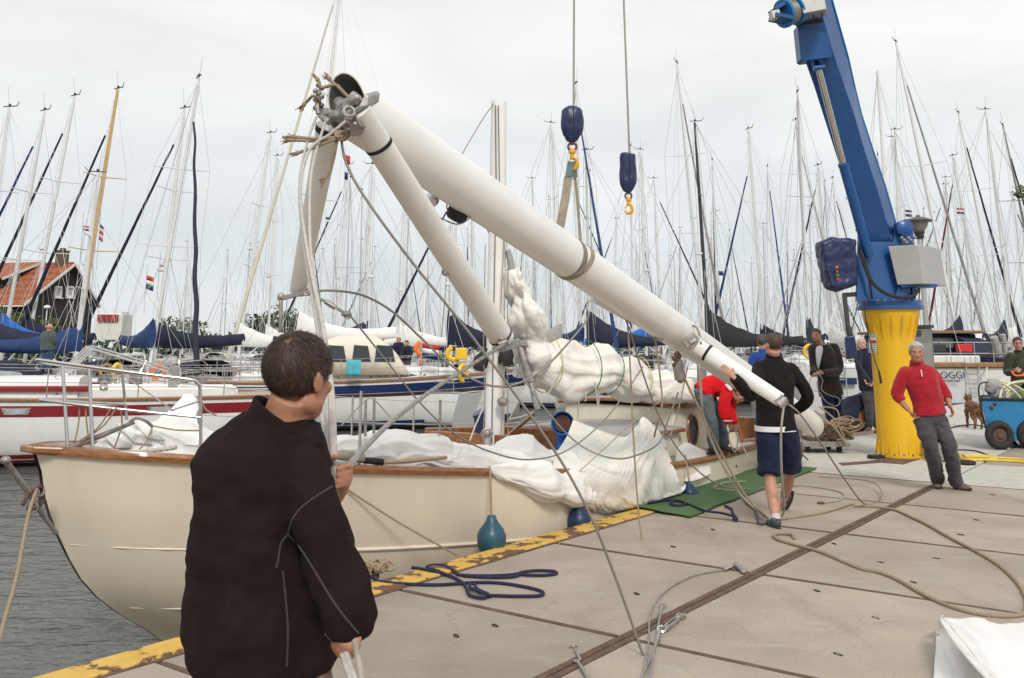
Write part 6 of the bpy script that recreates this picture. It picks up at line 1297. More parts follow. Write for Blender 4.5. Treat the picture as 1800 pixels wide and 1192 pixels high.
m = MB(); m.bar(FP(1507,517,-.3), FP(1482,519,-.35), .05, .07); m.bar(FP(1484,517,-.35), FP(1491,580,-.4), .06, .06); m.tube([FP(1491,575,-.4), FP(1497,600,-.42)], .05, 8); m.build('control_arm', mt['black_plastic'], CR, bevel=.006)
m = MB(); m.prism([FP(1488,592,-.55), FP(1503,589,-.55), FP(1509,628,-.52), FP(1491,632,-.52)], (0,.12,0)); m.build('control_box_cover', mt['vinyl_navy'], CR, smooth=False, bevel=.02)
m = MB(); m.tube([FP(1503,630,-.5), FP(1533,674,-.6)], .014, 6); m.build('control_lever', mt['black_plastic'], CR)
m = MB(); m.tube(cat([FP(1519,528,-.52), FP(1523,570,-.55), FP(1537,630,-.58), FP(1546,655,-.6)], 6), .008, 5); m.tube([FP(1545,652,-.6), FP(1549,674,-.6)], [.015,.022], 8); m.build('pendant_cable', mt['rubber'], CR)
# hook blocks under their navy covers
def hook_block(px, pyt, pyb, Y, wd, label, tall, top):
    t = thing('hook_block', label, 'crane hook', P(px,pyb,Y)); a = P(px,pyt,Y); c = P(px,pyb,Y); hh = a.z-c.z; m = MB(); rings = []
    prof = [(.16,1.0),(.45,.99),(.82,.93),(.97,.80),(1.0,.55),(.97,.38),(.85,.22),(.55,.06),(.32,.0)] if not tall else [(.20,1.0),(.80,.99),(.92,.95),(.93,.75),(.96,.5),(.99,.3),(.95,.16),(.5,.02),(.3,.0)]
    for r_, z in prof:
        rg = []
        for j in range(40):
            an = 2*PI*j/40; fold = 1+.06*noise.noise(v3(math.cos(an)*1.7, math.sin(an)*1.7, z*1.3+px))+(.05*math.cos(9*an+z*2)*(1-z)**1.5 if z < .6 else .03*math.cos(7*an)*(z-.6)); rg.append(c+v3(math.cos(an)*wd*r_*fold, math.sin(an)*wd*.72*r_*fold, hh*z))
        rings.append(rg)
    m.loft(rings); cv = m.build('cover', mt['vinyl_navy'], t, sharp=180, sub=1, disp=(.022,.06))
    m = MB(); m.tube([c+v3(wd*(.99-.05*k*.1)*math.cos(-PI/2+.1), -wd*.73, hh*(.08+.085*k)) for k in range(11)], .004, 4); m.build('seam', mt['canvas_navy'], cv)
    m = MB(); m.tube([a+v3(.01,0,-.05), P(top,-200,Y)], .0085, 6); m.build('hoist_rope', mt['wire'], t)
    return t, c
hb1, c1 = hook_block(1006,187,250,7.55,.100,'rounded navy covered hook block that carries the mast sling',False,1010)
def hookgeo(t, c, s_, open_):
    m = MB(); m.torus(c+v3(0,0,-.035*s_), .030*s_, .010*s_, Matrix.Rotation(PI/2,3,'X'), 16, 7); m.cone(c+v3(0,0,.03), c+v3(0,0,-.02*s_), .014*s_, .014*s_, 8); m.build('swivel_link', mt['rust'], t)
    h0 = c+v3(0,0,-.085*s_); m = MB(); m.ell(h0+v3(0,0,.015*s_), (.026*s_,.020*s_,.026*s_)); pts = [h0]
    for k in range(15):
        an = R(105)-R(270)*k/14; pts.append(h0+v3(0,0,-.075*s_)+v3(math.cos(an)*.034*s_, 0, math.sin(an)*.042*s_))
    m.tube(pts, [.013*s_]+[.014*s_]*6+[.017*s_]*5+[.012*s_,.010*s_,.008*s_,.005*s_], 8); m.build('hook', mt['hook_yellow'], t)
    m = MB(); m.bar(h0+v3(-.008,0,-.03*s_), h0+v3(-.036*s_,0,-.07*s_), .008, .012); m.build('safety_latch', mt['hook_yellow'], t)
hookgeo(hb1, c1, 1.15, True)
hb2, c2 = hook_block(1104.5,269,338,7.9,.076,'narrow navy covered hook block with an empty yellow hook',True,1089)
hookgeo(hb2, c2, .92, False)
# street lamp behind the crane
q = P(1616,415,17.6); sl2 = thing('street_lamp', 'grey hooded street lamp rising behind the sheet steel housing of the crane', 'street lamp', (q.x,17.6,0)); lz = P(1616,420,17.6).z
m = MB(); m.tube([v3(q.x,17.6,0), v3(q.x,17.6,.9), v3(q.x,17.6,.91), v3(q.x,17.6,lz)], [.07,.07,.055,.045], 12); m.build('post', mt['cabinet'], sl2)
m = MB(); m.lathe([(.07,0),(.085,.02),(.085,.10),(.10,.11),(.10,.15)], v3(q.x,17.6,lz), n=20); m.build('socket', mt['black_plastic'], sl2)
m = MB(); m.lathe([(.10,.15),(.16,.24),(.185,.34)], v3(q.x,17.6,lz), n=24, cap=False); m.build('lamp_bowl', M('lamp_glass', (.22,.21,.20), .25), sl2)
m = MB(); m.lathe([(.255,.335),(.26,.35),(.20,.385),(.10,.42),(.045,.43),(.035,.46),(0.01,.47)], v3(q.x,17.6,lz), n=28); m.build('hood', M('lamp_hood', (.13,.12,.115), .6, .3), sl2)
# grey switch cabinet behind the man in the red sweater
cbx = thing('switch_cabinet', 'grey steel switch cabinet behind the man in the red sweater', 'cabinet', P(1625,700,16.4)); a = [P(1597,579,16.2), P(1627,577,16.3), P(1648,584,16.9), P(1650,642,16.9)]
m = MB(); x0, x1 = P(1597,600,16.3).x, P(1640,600,16.3).x; z1 = P(1615,577,16.3).z; m.box(((x0+x1)/2,16.5,z1/2), (x1-x0,.4,z1)); cb2 = m.build('body', M('grey_green_steel',(.19,.20,.18),.5,.2), cbx, smooth=False, bevel=.01)
m = MB(); m.box((P(1612,600,16.28).x,16.285,P(1612,585,16.28).z), (.17,.03,.09)); m.build('display', mt['glass_dark'], cb2, smooth=False)
m = MB(); m.box(((x0+x1)/2+.08,16.29,z1*.62), ((x1-x0)*.5,.012,z1*.5)); m.build('door', M('grey_steel',(.25,.25,.24),.5,.2), cb2, smooth=False, bevel=.003)
m = MB(); m.box(((x0+x1)/2,16.5,z1+.03), (x1-x0+.05,.45,.05)); m.build('lid', mt['black_plastic'], cb2, smooth=False)
# ------------------------------------------------------------ people
mt['skin'] = M('skin', (.48,.245,.165), .5, var=.12, scale=14, bump=.08, bscale=120, sss=.15)
mt['skin_tan'] = M('skin_tan', (.40,.19,.115), .5, var=.12, scale=14, bump=.08, bscale=120, sss=.12)
mt['skin_pale'] = M('skin_pale', (.55,.32,.24), .5, var=.12, scale=14, bump=.08, bscale=120, sss=.15)
mt['eye_white'] = M('eye_white', (.26,.23,.21), .3); mt['iris'] = M('iris', (.03,.03,.035), .2); mt['lips'] = M('lips', (.33,.12,.09), .5)
def creases(m, sc_=3.2, st_=.45, dist=.035):
    t = m.node_tree; N = t.nodes.new; K = t.links.new; b = t.nodes['Principled BSDF']; fine = [n for n in t.nodes if n.type == 'BUMP'][0]; c = N('ShaderNodeTexCoord')
    mq = N('ShaderNodeMapping'); mq.inputs['Rotation'].default_value = (.35,.25,.6); mq.inputs['Scale'].default_value = (1.3,1.3,.75); K(c.outputs['Object'], mq.inputs[0])
    n = N('ShaderNodeTexNoise'); n.noise_type = 'RIDGED_MULTIFRACTAL'; n.inputs['Scale'].default_value = sc_; n.inputs['Detail'].default_value = 2.2; n.inputs['Roughness'].default_value = .35; n.inputs['Distortion'].default_value = .7; K(mq.outputs[0], n.inputs[0])
    bp = N('ShaderNodeBump'); bp.inputs['Strength'].default_value = st_; bp.inputs['Distance'].default_value = dist; K(n.outputs[0], bp.inputs['Height']); K(fine.outputs[0], bp.inputs['Normal']); K(bp.outputs[0], b.inputs['Normal'])
def cloth(name, col, var=.15, bump=.5, bscale=240, sheen=.15, fold=(3.2,.45,.035)):
    m = M(name, col, .95, var=var, scale=10, bump=bump, bscale=bscale, spec=.15); creases(m, *fold); m.node_tree.nodes['Principled BSDF'].inputs['Sheen Weight'].default_value = sheen; return m
FLC0 = None
FLC = cloth('fleece_brownblack', (.0215,.0128,.0118), .25, .6, 330, .0, (2.1,.9,.08)); JKB = cloth('jacket_black', (.016,.012,.0125), .2, .3, 120, .03)
SHN = cloth('shorts_navy', (.014,.019,.048), .2, .4, 90, .06); KHK = cloth('trousers_khaki', (.20,.135,.09), .2, .5, 60); GRT = cloth('trousers_grey', (.072,.066,.078), .25, .6, 50)
RED = cloth('sweater_red', (.40,.018,.030), .14, .5, 200, .2); RDJ = cloth('jacket_red', (.62,.012,.018), .08, .3, 40, .05); JNS = cloth('jeans_blue_grey', (.125,.15,.18), .25, .5, 90)
DRK = cloth('jacket_dark_brown', (.046,.034,.031), .2, .3, 90); NVT = cloth('trousers_navy', (.012,.022,.065), .25, .4, 60); BLF = cloth('fleece_blue', (.022,.055,.24), .2, .4, 120); GRN = cloth('coat_green', (.045,.052,.030), .3, .4, 60)
NVS = cloth('sweater_navy', (.018,.020,.040), .2, .4, 120); DNM = cloth('denim', (.05,.09,.17), .3, .5, 60); WHT = cloth('shirt_white', (.75,.75,.76), .04, .2, 60); SOK = cloth('sock_white', (.62,.60,.57), .06, .5, 200)
SHO = M('shoe_grey', (.05,.055,.065), .7, var=.3, scale=30, bump=.2); SHB = M('shoe_brown', (.085,.045,.03), .6, var=.3, scale=20, bump=.2); SHT = M('shoe_taupe', (.16,.13,.10), .8, var=.25, scale=20); SOLE = M('sole_dark', (.03,.03,.03), .8); SHD = M('shoe_dark', (.03,.028,.028), .6)
HRB = M('hair_brown', (.050,.031,.021), .6, var=.4, scale=50, stretch=(1,1,.3), spec=.35); HRD = M('hair_dark_grey', (.07,.055,.047), .6, var=.4, scale=50); HRG = M('hair_grey', (.42,.40,.38), .6, var=.25, scale=50); HRS = M('hair_sandy', (.060,.034,.019), .6, var=.3, scale=40); HRM = M('hair_temple_grey', (.14,.125,.115), .6, var=.3, scale=50)
def otube(m, pts, ra, rb, lats, n=20, sq=.85):
    """elliptical tube along the spine: ra across the shoulders (lat), rb front to back"""
    rings = []
    for i, p in enumerate(pts):
        T = (pts[min(i+1,len(pts)-1)]-pts[max(i-1,0)]).normalized(); l_ = lats[i]; l_ = (l_-T*l_.dot(T)).normalized(); b_ = T.cross(l_)
        rings.append([p+l_*math.copysign(abs(math.cos(a))**sq, math.cos(a))*ra[i]+b_*math.copysign(abs(math.sin(a))**sq, math.sin(a))*rb[i] for a in [2*PI*j/n for j in range(n)]])
    m.loft(rings)
def limb(m, pts, rs, n=12):
    m.tube(cat(pts, 5), [interp(i/(5*(len(pts)-1)), [k/(len(rs)-1) for k in range(len(rs))], rs) for i in range(5*(len(pts)-1)+1)], n)
def hand_geo(m, w_, d_, pn, curl=.5, side=1, s=1.0, spread=.0):
    """w_ wrist, d_ towards the knuckles, pn out of the palm; side +1 when the thumb is along d x pn"""
    d_ = d_.normalized(); pn = (pn-d_*pn.dot(d_)).normalized(); th = d_.cross(pn)*side
    k0 = w_+d_*.088*s; m.tube([w_-d_*.015*s, w_+d_*.03*s, w_+d_*.065*s, k0], [.024*s,.030*s,.038*s,.036*s], 12, flat=.42, ax=th)
    for off, ln, cv in ((.030,.072,.9),(.010,.080,1.0),(-.011,.074,1.05),(-.030,.058,1.15)):
        p = w_+d_*(.086-abs(off)*.15)*s+th*off*s; ch = [p-d_*.02*s, p]; dr = d_; c_ = curl*cv
        for q, f in ((.42,.9),(.32,1.1),(.26,.8)):
            a = c_*f; dr = (dr*math.cos(a)+(pn if dr is d_ else (pn*math.cos(0)))*math.sin(a)).normalized() if dr is d_ else (dr*math.cos(a)+(pn*d_.dot(dr)-d_*pn.dot(dr))*math.sin(a)).normalized()
            p = p+dr*ln*q*s; ch.append(p)
        m.tube(ch, [.009*s,.0095*s,.0088*s,.008*s,.0065*s], 8); m.ell(ch[-1], (.0066*s,)*3, nu=8, nv=6)
    t0 = w_+d_*.025*s+th*.022*s; t1 = t0+(d_*.55+th*.65+pn*.35).normalized()*.042*s; t2 = t1+(d_*.8+th*.2+pn*.45).normalized()*.034*s; m.tube([t0, t1, t2], [.014*s,.0115*s,.0085*s], 8); m.ell(t2, (.0085*s,)*3, nu=8, nv=6)
def head_geo(m, c, f, u, r, nk, s=1.0):
    B_ = Matrix((r, f, u)).transposed(); E_ = lambda x, y, z, a, b_, d_: m.ell(c+(r*x+f*y+u*z)*s, (a*s, b_*s, d_*s), B_, 18, 12)
    E_(0,-.010,.030,.074,.094,.084); E_(0,.030,-.030,.062,.062,.080); E_(0,.050,-.078,.042,.040,.036); E_(0,.066,-.094,.024,.022,.018)
    for x in (-1,1):
        E_(x*.040,.015,-.060,.026,.045,.035); E_(x*.042,.062,-.022,.022,.022,.020); E_(x*.030,.079,.018,.024,.012,.008)
        E_(x*.076,-.010,-.008,.009,.020,.032); E_(x*.080,-.020,.002,.008,.012,.022); E_(x*.073,-.002,-.030,.008,.010,.012)
    m.tube([c+(f*.086+u*.010)*s, c+(f*.100-u*.014)*s, c+(f*.109-u*.034)*s, c+(f*.092-u*.042)*s], [.007*s,.0085*s,.0125*s,.012*s], 8)
    for x in (-1,1): E_(x*.012,.094,-.038,.009,.011,.008)
    E_(0,.086,-.060,.022,.010,.006); E_(0,.084,-.070,.020,.010,.007)
    m.tube([nk-u*.03, nk.lerp(c-u*.05*s-f*.015*s, .5), c-u*.045*s-f*.018*s], [.066*s,.058*s,.056*s], 16)
def person(label, pos, az, joints, top=None, bottom=None, shoes=None, skin=None, hair=None, look=None, lup=None, hs=1.0, vox=.011, top_ease=.022, sleeve=1.0, short=False, hem=.10, group=None, open_neck=False,
           hands=None, face=True, bulk=1.0, hair_style=0, jacket_rings=None, topname='jacket', botname='trousers', collar=True, sleeve_r=(.074,.064,.050), leg_r=(.112,.083,.066), shoe_dirs=None, folds=.02):
    t = thing('person', label, 'person', pos, -az, group); fw = v3(math.sin(az), math.cos(az), 0); rt = v3(math.cos(az), -math.sin(az), 0)
    s = 1.0; Mx = WM[t.name]
    base = dict(pel=(0,0,.95), wai=(0,.01,1.10), che=(0,.01,1.31), nek=(0,-.02,1.50), hed=(0,.03,1.66), shL=(-.185,-.01,1.45), shR=(.185,-.01,1.45), elL=(-.24,-.04,1.17), elR=(.24,-.04,1.17), wrL=(-.25,.05,.93), wrR=(.25,.05,.93),
                hiL=(-.09,0,.92), hiR=(.09,0,.92), knL=(-.10,.03,.50), knR=(.10,.03,.50), anL=(-.105,-.03,.085), anR=(.105,-.03,.085))
    J = {k: Mx @ Vector(q) for k, q in base.items()}
    for k, q in joints.items(): J[k] = q if isinstance(q, Vector) else Mx @ Vector(q)
    latS = (J['shR']-J['shL']).normalized(); latH = (J['hiR']-J['hiL']).normalized(); latM = (latS+latH).normalized()
    f = (Vector(look) if look is not None else fw).normalized(); u = Vector(lup) if lup is not None else v3(0,0,1); u = (u-f*u.dot(f)).normalized(); r = f.cross(u)
    # body: one continuous skin
    m = MB(); head_geo(m, J['hed'], f, u, r, J['nek'], hs)
    otube(m, [J['pel']-v3(0,0,.06), J['pel'], J['wai'], J['che'], J['che'].lerp(J['nek'],.6), J['nek']], [.13,.15,.135,.15,.13,.06], [.10,.105,.095,.105,.085,.055], [latH,latH,latM,latS,latS,latS], 16)
    for sd in 'LR':
        limb(m, [J['sh'+sd], J['el'+sd], J['wr'+sd]], [.052,.046,.042,.038,.026]); m.ell(J['sh'+sd], (.055,)*3); limb(m, [J['hi'+sd], J['kn'+sd], J['an'+sd]], [.083,.070,.054,.058,.036]); m.ell(J['kn'+sd], (.055,)*3)
        sdr = (shoe_dirs or {}).get(sd, fw).normalized(); m.tube([J['an'+sd], J['an'+sd]-v3(0,0,.045)+sdr*.03, J['an'+sd]-v3(0,0,.045)+sdr*.07], [.036,.032,.026], 8)
        hd = (hands or {}).get(sd, {})
        if hd == 'custom': continue
        d_ = hd.get('d', (J['wr'+sd]-J['el'+sd]).normalized()); pn = hd.get('p', (-rt if sd == 'R' else rt)*.9+fw*.1); pn = (pn-d_*pn.dot(d_))
        pn = pn.normalized() if pn.length > .05 else fw; want = hd.get('t', fw*.8+v3(0,0,.4)); sg = 1 if d_.cross(pn).dot(want) > 0 else -1
        hand_geo(m, J['wr'+sd], d_, pn, hd.get('c', .45), sg, hd.get('s', 1.0))
    if hands and 'extra' in hands: hands['extra'](m)
    body = m.build('body', skin or mt['skin'], t, remesh=min(vox, .0095), relax=3, sharp=180)
    if face:
        for x in (-1,1):
            e_ = J['hed']+(r*x*.030+f*.0785+u*.002)*hs; m = MB(); m.ell(e_, (.0098*hs,.0098*hs,.0075*hs), nu=10, nv=8); ey = m.build('eye', mt['eye_white'], body)
            m = MB(); m.ell(e_+f*.0065*hs, (.0055*hs,)*3, nu=8, nv=6); m.build('iris', mt['iris'], body)
            m = MB(); m.tube([J['hed']+(r*x*.014+f*.094+u*.021)*hs, J['hed']+(r*x*.032+f*.091+u*.026)*hs, J['hed']+(r*x*.048+f*.080+u*.020)*hs], [.003*hs,.0042*hs,.002*hs], 5); m.build('eyebrow', hair or HRG, body)
        m = MB(); m.tube([J['hed']+(r*x*.024+f*(.086 if x == 0 else .078)-u*.065+f*.008)*hs for x in (-1,-.5,0,.5,1)], [.0025*hs,.0042*hs,.0048*hs,.0042*hs,.0025*hs], 6); m.build('mouth', mt['lips'], body)
    # hair
    if hair:
        B_ = Matrix((r, f, u)).transposed(); hc = J['hed']+(u*.030-f*.010)*hs; m = MB(); nu, nv = 40, 22; vs = []
        for i in range(nv+1):
            for j in range(nu):
                th = PI*.78*i/nv; a = 2*PI*j/nu; x, y, z = math.sin(th)*math.cos(a), math.sin(th)*math.sin(a), math.cos(th)   # a=90deg is the face
                front = max(0, y); side_ = abs(x); lim = .62*front**1.6 - .80*(1-front)**1.5 + (.20 if (y > -.15 and side_ > .5 and front < .8) else 0)
                th_ = .0055*(1+(.25 if hair_style else .7)*noise.noise(v3(x*6, y*6, z*6)))+(.006 if y > .2 and z > .4 else 0)
                rr = (.075+th_, .095+th_, .085+th_); vis = z > lim
                if not vis or (hair_style and (v3(x,y,z)-v3(.12,-.62,.77).normalized()).length < .17): rr = (.066,.086,.078)
                vs.append(hc+(r*x*rr[0]+f*y*rr[1]+u*z*rr[2])*hs)
        fs = [(i*nu+j, i*nu+(j+1) % nu, (i+1)*nu+(j+1) % nu, (i+1)*nu+j) for i in range(nv) for j in range(nu)]
        m.add(vs, fs); hcap = m.build('hair', hair, t, sharp=180)
        if hair_style:
            rnd = random.Random(hair_style); m = MB(); wh_ = v3(.12, -.62, .77).normalized(); W_ = hc+(r*wh_.x*.083+f*wh_.y*.103+u*wh_.z*.093)*hs; m2 = MB(); m3 = MB()
            for k in range(17000):
                x, y, z = rnd.gauss(0,1), rnd.gauss(0,1), rnd.gauss(0,1); q = v3(x,y,z).normalized(); front = max(0, q.y); lim = .60*front**1.6-.82*(1-front)**1.5+(.18 if (q.y > -.15 and abs(q.x) > .5 and front < .8) else 0)
                if q.z < lim-.02: continue
                dw = (q-wh_).length
                if dw < .30 and rnd.random() > (dw/.30)**1.3*.8+.12: continue
                p = hc+(r*q.x*.0822+f*q.y*.1022+u*q.z*.0922)*hs; nrm = (r*q.x/.08+f*q.y/.10+u*q.z/.09).normalized(); away = q-wh_*q.dot(wh_); away = (r*away.x+f*away.y+u*away.z); fl = (away*.8-u*.45*(1 if q.z < .75 else .2)+f*(.7 if q.z > .55 and q.y > -.3 else .1)); sw = nrm.cross(fl)*.25; fl = (fl+sw+v3(rnd.gauss(0,.16),rnd.gauss(0,.16),rnd.gauss(0,.16))); fl = (fl-nrm*fl.dot(nrm)).normalized()
                ln = rnd.uniform(.028,.050)*hs*(1.25 if q.y > .45 and q.z > .3 else 1)*(.6 if q.z < -.1 else 1); wd = nrm.cross(fl)*.0008*hs*rnd.uniform(.7,1.3); tgt = m2 if (q.z < .12 and q.y > -.1 and rnd.random() < .34) or rnd.random() < .012 else (m3 if rnd.random() < .12 else m); pts = []; wild = q.y > .35 and q.z > .45 and rnd.random() < .10
                for i in range(4):
                    g = i/3; pts.append(p+fl*ln*g+nrm*((.020*g if wild else 0)+.007*hs*math.sin(g*2.2)*rnd.uniform(.3,1.1))-nrm*.012*hs*g*g*(0 if rnd.random() < .06 else 1))
                tgt.add([a_ for i, pp in enumerate(pts) for a_ in (pp-wd*(1-i*.28), pp+wd*(1-i*.28))], [(0,1,3,2),(2,3,5,4),(4,5,7,6)])
            m.build('hair_strands', hair, hcap, sharp=180); m2.build('hair_strands', HRM, hcap, sharp=180); m3.build('hair_strands', M('hair_brown_light', (.085,.052,.033), .5, var=.3, scale=50), hcap, sharp=180)
    # clothes
    e = top_ease
    if top:
        m = MB()
        if jacket_rings: m.loft(jacket_rings)
        else:
            hm = J['pel']+(J['pel']-J['wai']).normalized()*hem
            otube(m, [hm, J['pel'], J['wai'], J['wai'].lerp(J['che'],.5), J['che'], J['che'].lerp(J['nek'],.45), J['che'].lerp(J['nek'],.8), J['nek']], [q*bulk+e for q in (.165,.165,.15,.157,.172,.182,.150,.070)], [q*bulk+e for q in (.125,.125,.12,.125,.125,.108,.085,.066)], [latH,latH,latM,latM,latS,latS,latS,latS], 24)
        for sd in 'LR':
            A, B2, C2 = J['sh'+sd], J['el'+sd], J['wr'+sd]; en = B2.lerp(C2, sleeve) if sleeve <= 1 else C2
            limb(m, [J['che'].lerp(J['nek'],.62).lerp(A,.75), A, B2, en], [sleeve_r[0]*.85, sleeve_r[0]*.92, sleeve_r[0]*.95, sleeve_r[1], sleeve_r[1]*.95, sleeve_r[2]]); m.ell(A, (sleeve_r[0]*.88,)*3)
        if collar:
            ct = J['nek'].lerp(J['hed'],.40)-f*.012; m.tube([J['nek']-u*.05, J['nek'], ct], [.10+e*.4,.084,.078], 20)
        tp = m.build(topname, top, t, remesh=vox, relax=4 if vox > .008 else 6, disp=(folds, .13), sharp=180)
    if bottom:
        m = MB(); otube(m, [J['pel']+(J['wai']-J['pel']).normalized()*.07, J['pel'], J['pel'].lerp((J['hiL']+J['hiR'])/2-v3(0,0,.08),.8)], [.16*bulk,.17*bulk,.15*bulk], [.12*bulk,.13*bulk,.12*bulk], [latH]*3, 20)
        for sd in 'LR':
            A, B2, C2 = J['hi'+sd], J['kn'+sd], J['an'+sd]
            if short: limb(m, [A, A.lerp(B2,.5), B2+ (C2-B2)*.04], [leg_r[0], leg_r[0]*1.0, leg_r[0]*.98])
            else: limb(m, [A, B2, C2+(B2-C2).normalized()*-.015], [leg_r[0], leg_r[0]*.9, leg_r[1], leg_r[1]*.92, leg_r[2]])
        m.build(botname, bottom, t, remesh=vox, relax=4, disp=(folds*1.3, .10), sharp=180)
    for sd in 'LR':
        if shoes:
            an = J['an'+sd]; dr = (shoe_dirs or {}).get(sd, fw); dr = dr.normalized(); up_ = (an-(J['kn'+sd])).normalized()*-1; up_ = (up_-dr*up_.dot(dr)).normalized(); sdv = dr.cross(up_); B3 = Matrix((sdv, dr, up_)).transposed()
            m = MB(); m.ell(an-up_*.035-dr*.02, (.042,.055,.048), B3); m.ell(an-up_*.052+dr*.075, (.046,.10,.032), B3); m.ell(an-up_*.045+dr*.04, (.043,.07,.042), B3); m.tube([an+up_*.01, an-up_*.03], [.047,.046], 12); sh_ = m.build('shoe', shoes, t, remesh=.009, relax=3, sharp=180)
            m = MB(); rings = []
            for z in (-.086,-.066):
                rings.append([an+up_*z+dr*(.045+math.sin(a)*.142)+sdv*math.cos(a)*(.043+.006*math.sin(a)) for a in [2*PI*j/24 for j in range(24)]])
            m.loft(rings); m.build('sole', SOLE, sh_, bevel=.004)
    return t, J, dict(f=f, u=u, r=r, fw=fw, rt=rt)
from mathutils.bvhtree import BVHTree
def on_surface(ob, pxs, off=.004, k=10):
    dg = bpy.context.evaluated_depsgraph_get(); ev = ob.evaluated_get(dg); me = ev.to_mesh(); mw = WM[ob.name]
    tree_ = BVHTree.FromPolygons([mw @ q.co for q in me.vertices], [tuple(p.vertices) for p in me.polygons]); ev.to_mesh_clear(); o = []
    for q in cat([v3(x, y, 0) for x, y in pxs], k):
        d_ = ray(q.x, q.y).normalized(); h_ = tree_.ray_cast(v3(0,0,EYE), d_)
        if h_[0] is not None: o.append(h_[0]-d_*off)
    return o
# --- foreground man seen from behind
FY = 2.75
rows = [(1176,352,584,.165),(1152,341,592,.178),(1100,333,585,.185),(1040,335,576,.185),(970,339,570,.18),(900,341,572,.18),(850,341,578,.175),(812,344,578,.165),(786,352,576,.15),(764,371,570,.13),(745,398,556,.11),(726,430,535,.085)]
jr = []
for py, xl, xr, hd in rows:
    c = P((xl+xr)/2, py, FY+.02); hw = (xr-xl)/2/FPX*FY*.945; l_ = v3(.95,-.30,0); dq = v3(.30,.95,0)
    jr.append([c+l_*math.copysign(abs(math.cos(a))**.80, math.cos(a))*hw+dq*math.copysign(abs(math.sin(a))**.85, math.sin(a))*hd for a in [2*PI*j/32 for j in range(32)]])
fm_root = v3(P(462,1100,FY).x, FY+.02, 0)
def fm_hands(m):
    for y, dx in ((819,1),(831,0),(842,-1),(852,-4)):
        m.tube([P(596+dx,y+4,3.02), P(612+dx,y-2,3.01), P(617+dx,y-1,2.965), P(607+dx,y+1,2.93), P(592+dx,y+5,2.918)], [.0088,.0092,.0092,.0086,.0075], 8); m.ell(P(592+dx,y+5,2.918), (.0076,)*3, nu=8, nv=6)
    m.tube([P(588,880,3.03), P(594,858,3.02), P(598,838,3.02), P(598,822,3.02)], [.026,.036,.038,.030], 12, flat=.5); m.tube([P(575,900,3.06), P(590,868,3.03)], [.028,.028], 10)
    m.tube([P(575,832,3.01), P(570,814,2.98), P(578,806,2.93), P(592,803,2.915)], [.014,.0135,.012,.0095], 8); m.ell(P(592,803,2.915), (.0095,)*3, nu=8, nv=6)
    w_ = P(616,1100,2.60); m.tube([P(612,1075,2.62), w_, P(617,1118,2.57)], [.030,.030,.036], 10, flat=.6)
    for a_, b_, c_, d_ in (((630,1118),(628,1138),(616,1155),(605,1162)), ((622,1120),(616,1138),(604,1150),(594,1152)), ((612,1120),(606,1134),(596,1142),(588,1143)), ((602,1116),(597,1128),(590,1134),(584,1134))):
        m.tube([P(*a_,2.56), P(*b_,2.55), P(*c_,2.565), P(*d_,2.59)], [.0105,.0105,.0098,.008], 8)
    m.tube([P(604,1105,2.58), P(592,1118,2.57), P(586,1128,2.58)], [.013,.012,.009], 8)
fj = dict(pel=fm_root+v3(0,0,.93), wai=fm_root+v3(0,0,1.08), che=P(462,870,FY+.02), nek=P(497,735,FY), hed=P(525,664,FY-.01), shL=P(402,822,FY+.08), shR=P(533,846,FY-.08), elL=P(400,980,3.05), elR=P(606,1048,2.57), wrL=P(575,880,3.04), wrR=P(610,1098,2.62),
          hiL=fm_root+v3(-.09,.02,.90), hiR=fm_root+v3(.10,-.02,.90), knL=fm_root+v3(-.11,.04,.49), knR=fm_root+v3(.14,0,.49), anL=fm_root+v3(-.12,0,.085), anR=fm_root+v3(.17,-.03,.085))
lk = v3(math.sin(R(27)), math.cos(R(27)), -.08)
FM, FJ, FB = person('man in a dark fleece jacket seen from behind in the foreground holding lines', fm_root, R(30), fj, top=FLC, bottom=KHK, shoes=SHB, skin=mt['skin_tan'], hair=HRB, look=lk, hs=1.07, vox=.0060, hands=dict(L='custom', R='custom', extra=fm_hands), jacket_rings=jr, topname='fleece_jacket', collar=False, sleeve_r=(.086,.074,.060), hair_style=5, folds=.042, leg_r=(.098,.083,.066))
fj_ob = [o for o in FM.children if o.name.startswith('fleece')][0]
m = MB(); cc = [(P(500,775,2.75),.118,.10),(P(502,758,2.75),.108,.096),(P(505,745,2.75),.104,.094),(P(508,733,2.75),.106,.096)]
rings = []
for k, (c, a_, b_) in enumerate(cc+[(cc[-1][0],.084,.078),(cc[0][0],.09,.08)]):
    tl = v3(.30,.12,-.42)
    rings.append([c+v3(math.cos(t)*a_, math.sin(t)*b_, -math.cos(t)*(.066 if k < 4 else .06)) for t in [2*PI*j/36 for j in range(36)]])
m.loft(rings, True, False); cl_ = m.build('collar', FLC, FM, sub=1, sharp=180, disp=(.012,.08))
SEAM = cloth('seam_grey', (.050,.046,.048), .2, .5, 300)
for k, pxs in enumerate([[(506,940),(516,910),(540,884),(584,855)], [(506,940),(522,955),(545,990),(575,1040),(602,1080),(630,1113)], [(505,941),(494,956),(489,985),(486,998)], [(497,1003),(502,1050),(506,1110),(504,1172)]]):
    c = on_surface(fj_ob, pxs, .001)
    if len(c) > 3: mm = MB(); mm.tube(c, .0030, 6, flat=1.0); mm.build('seam', SEAM, fj_ob)
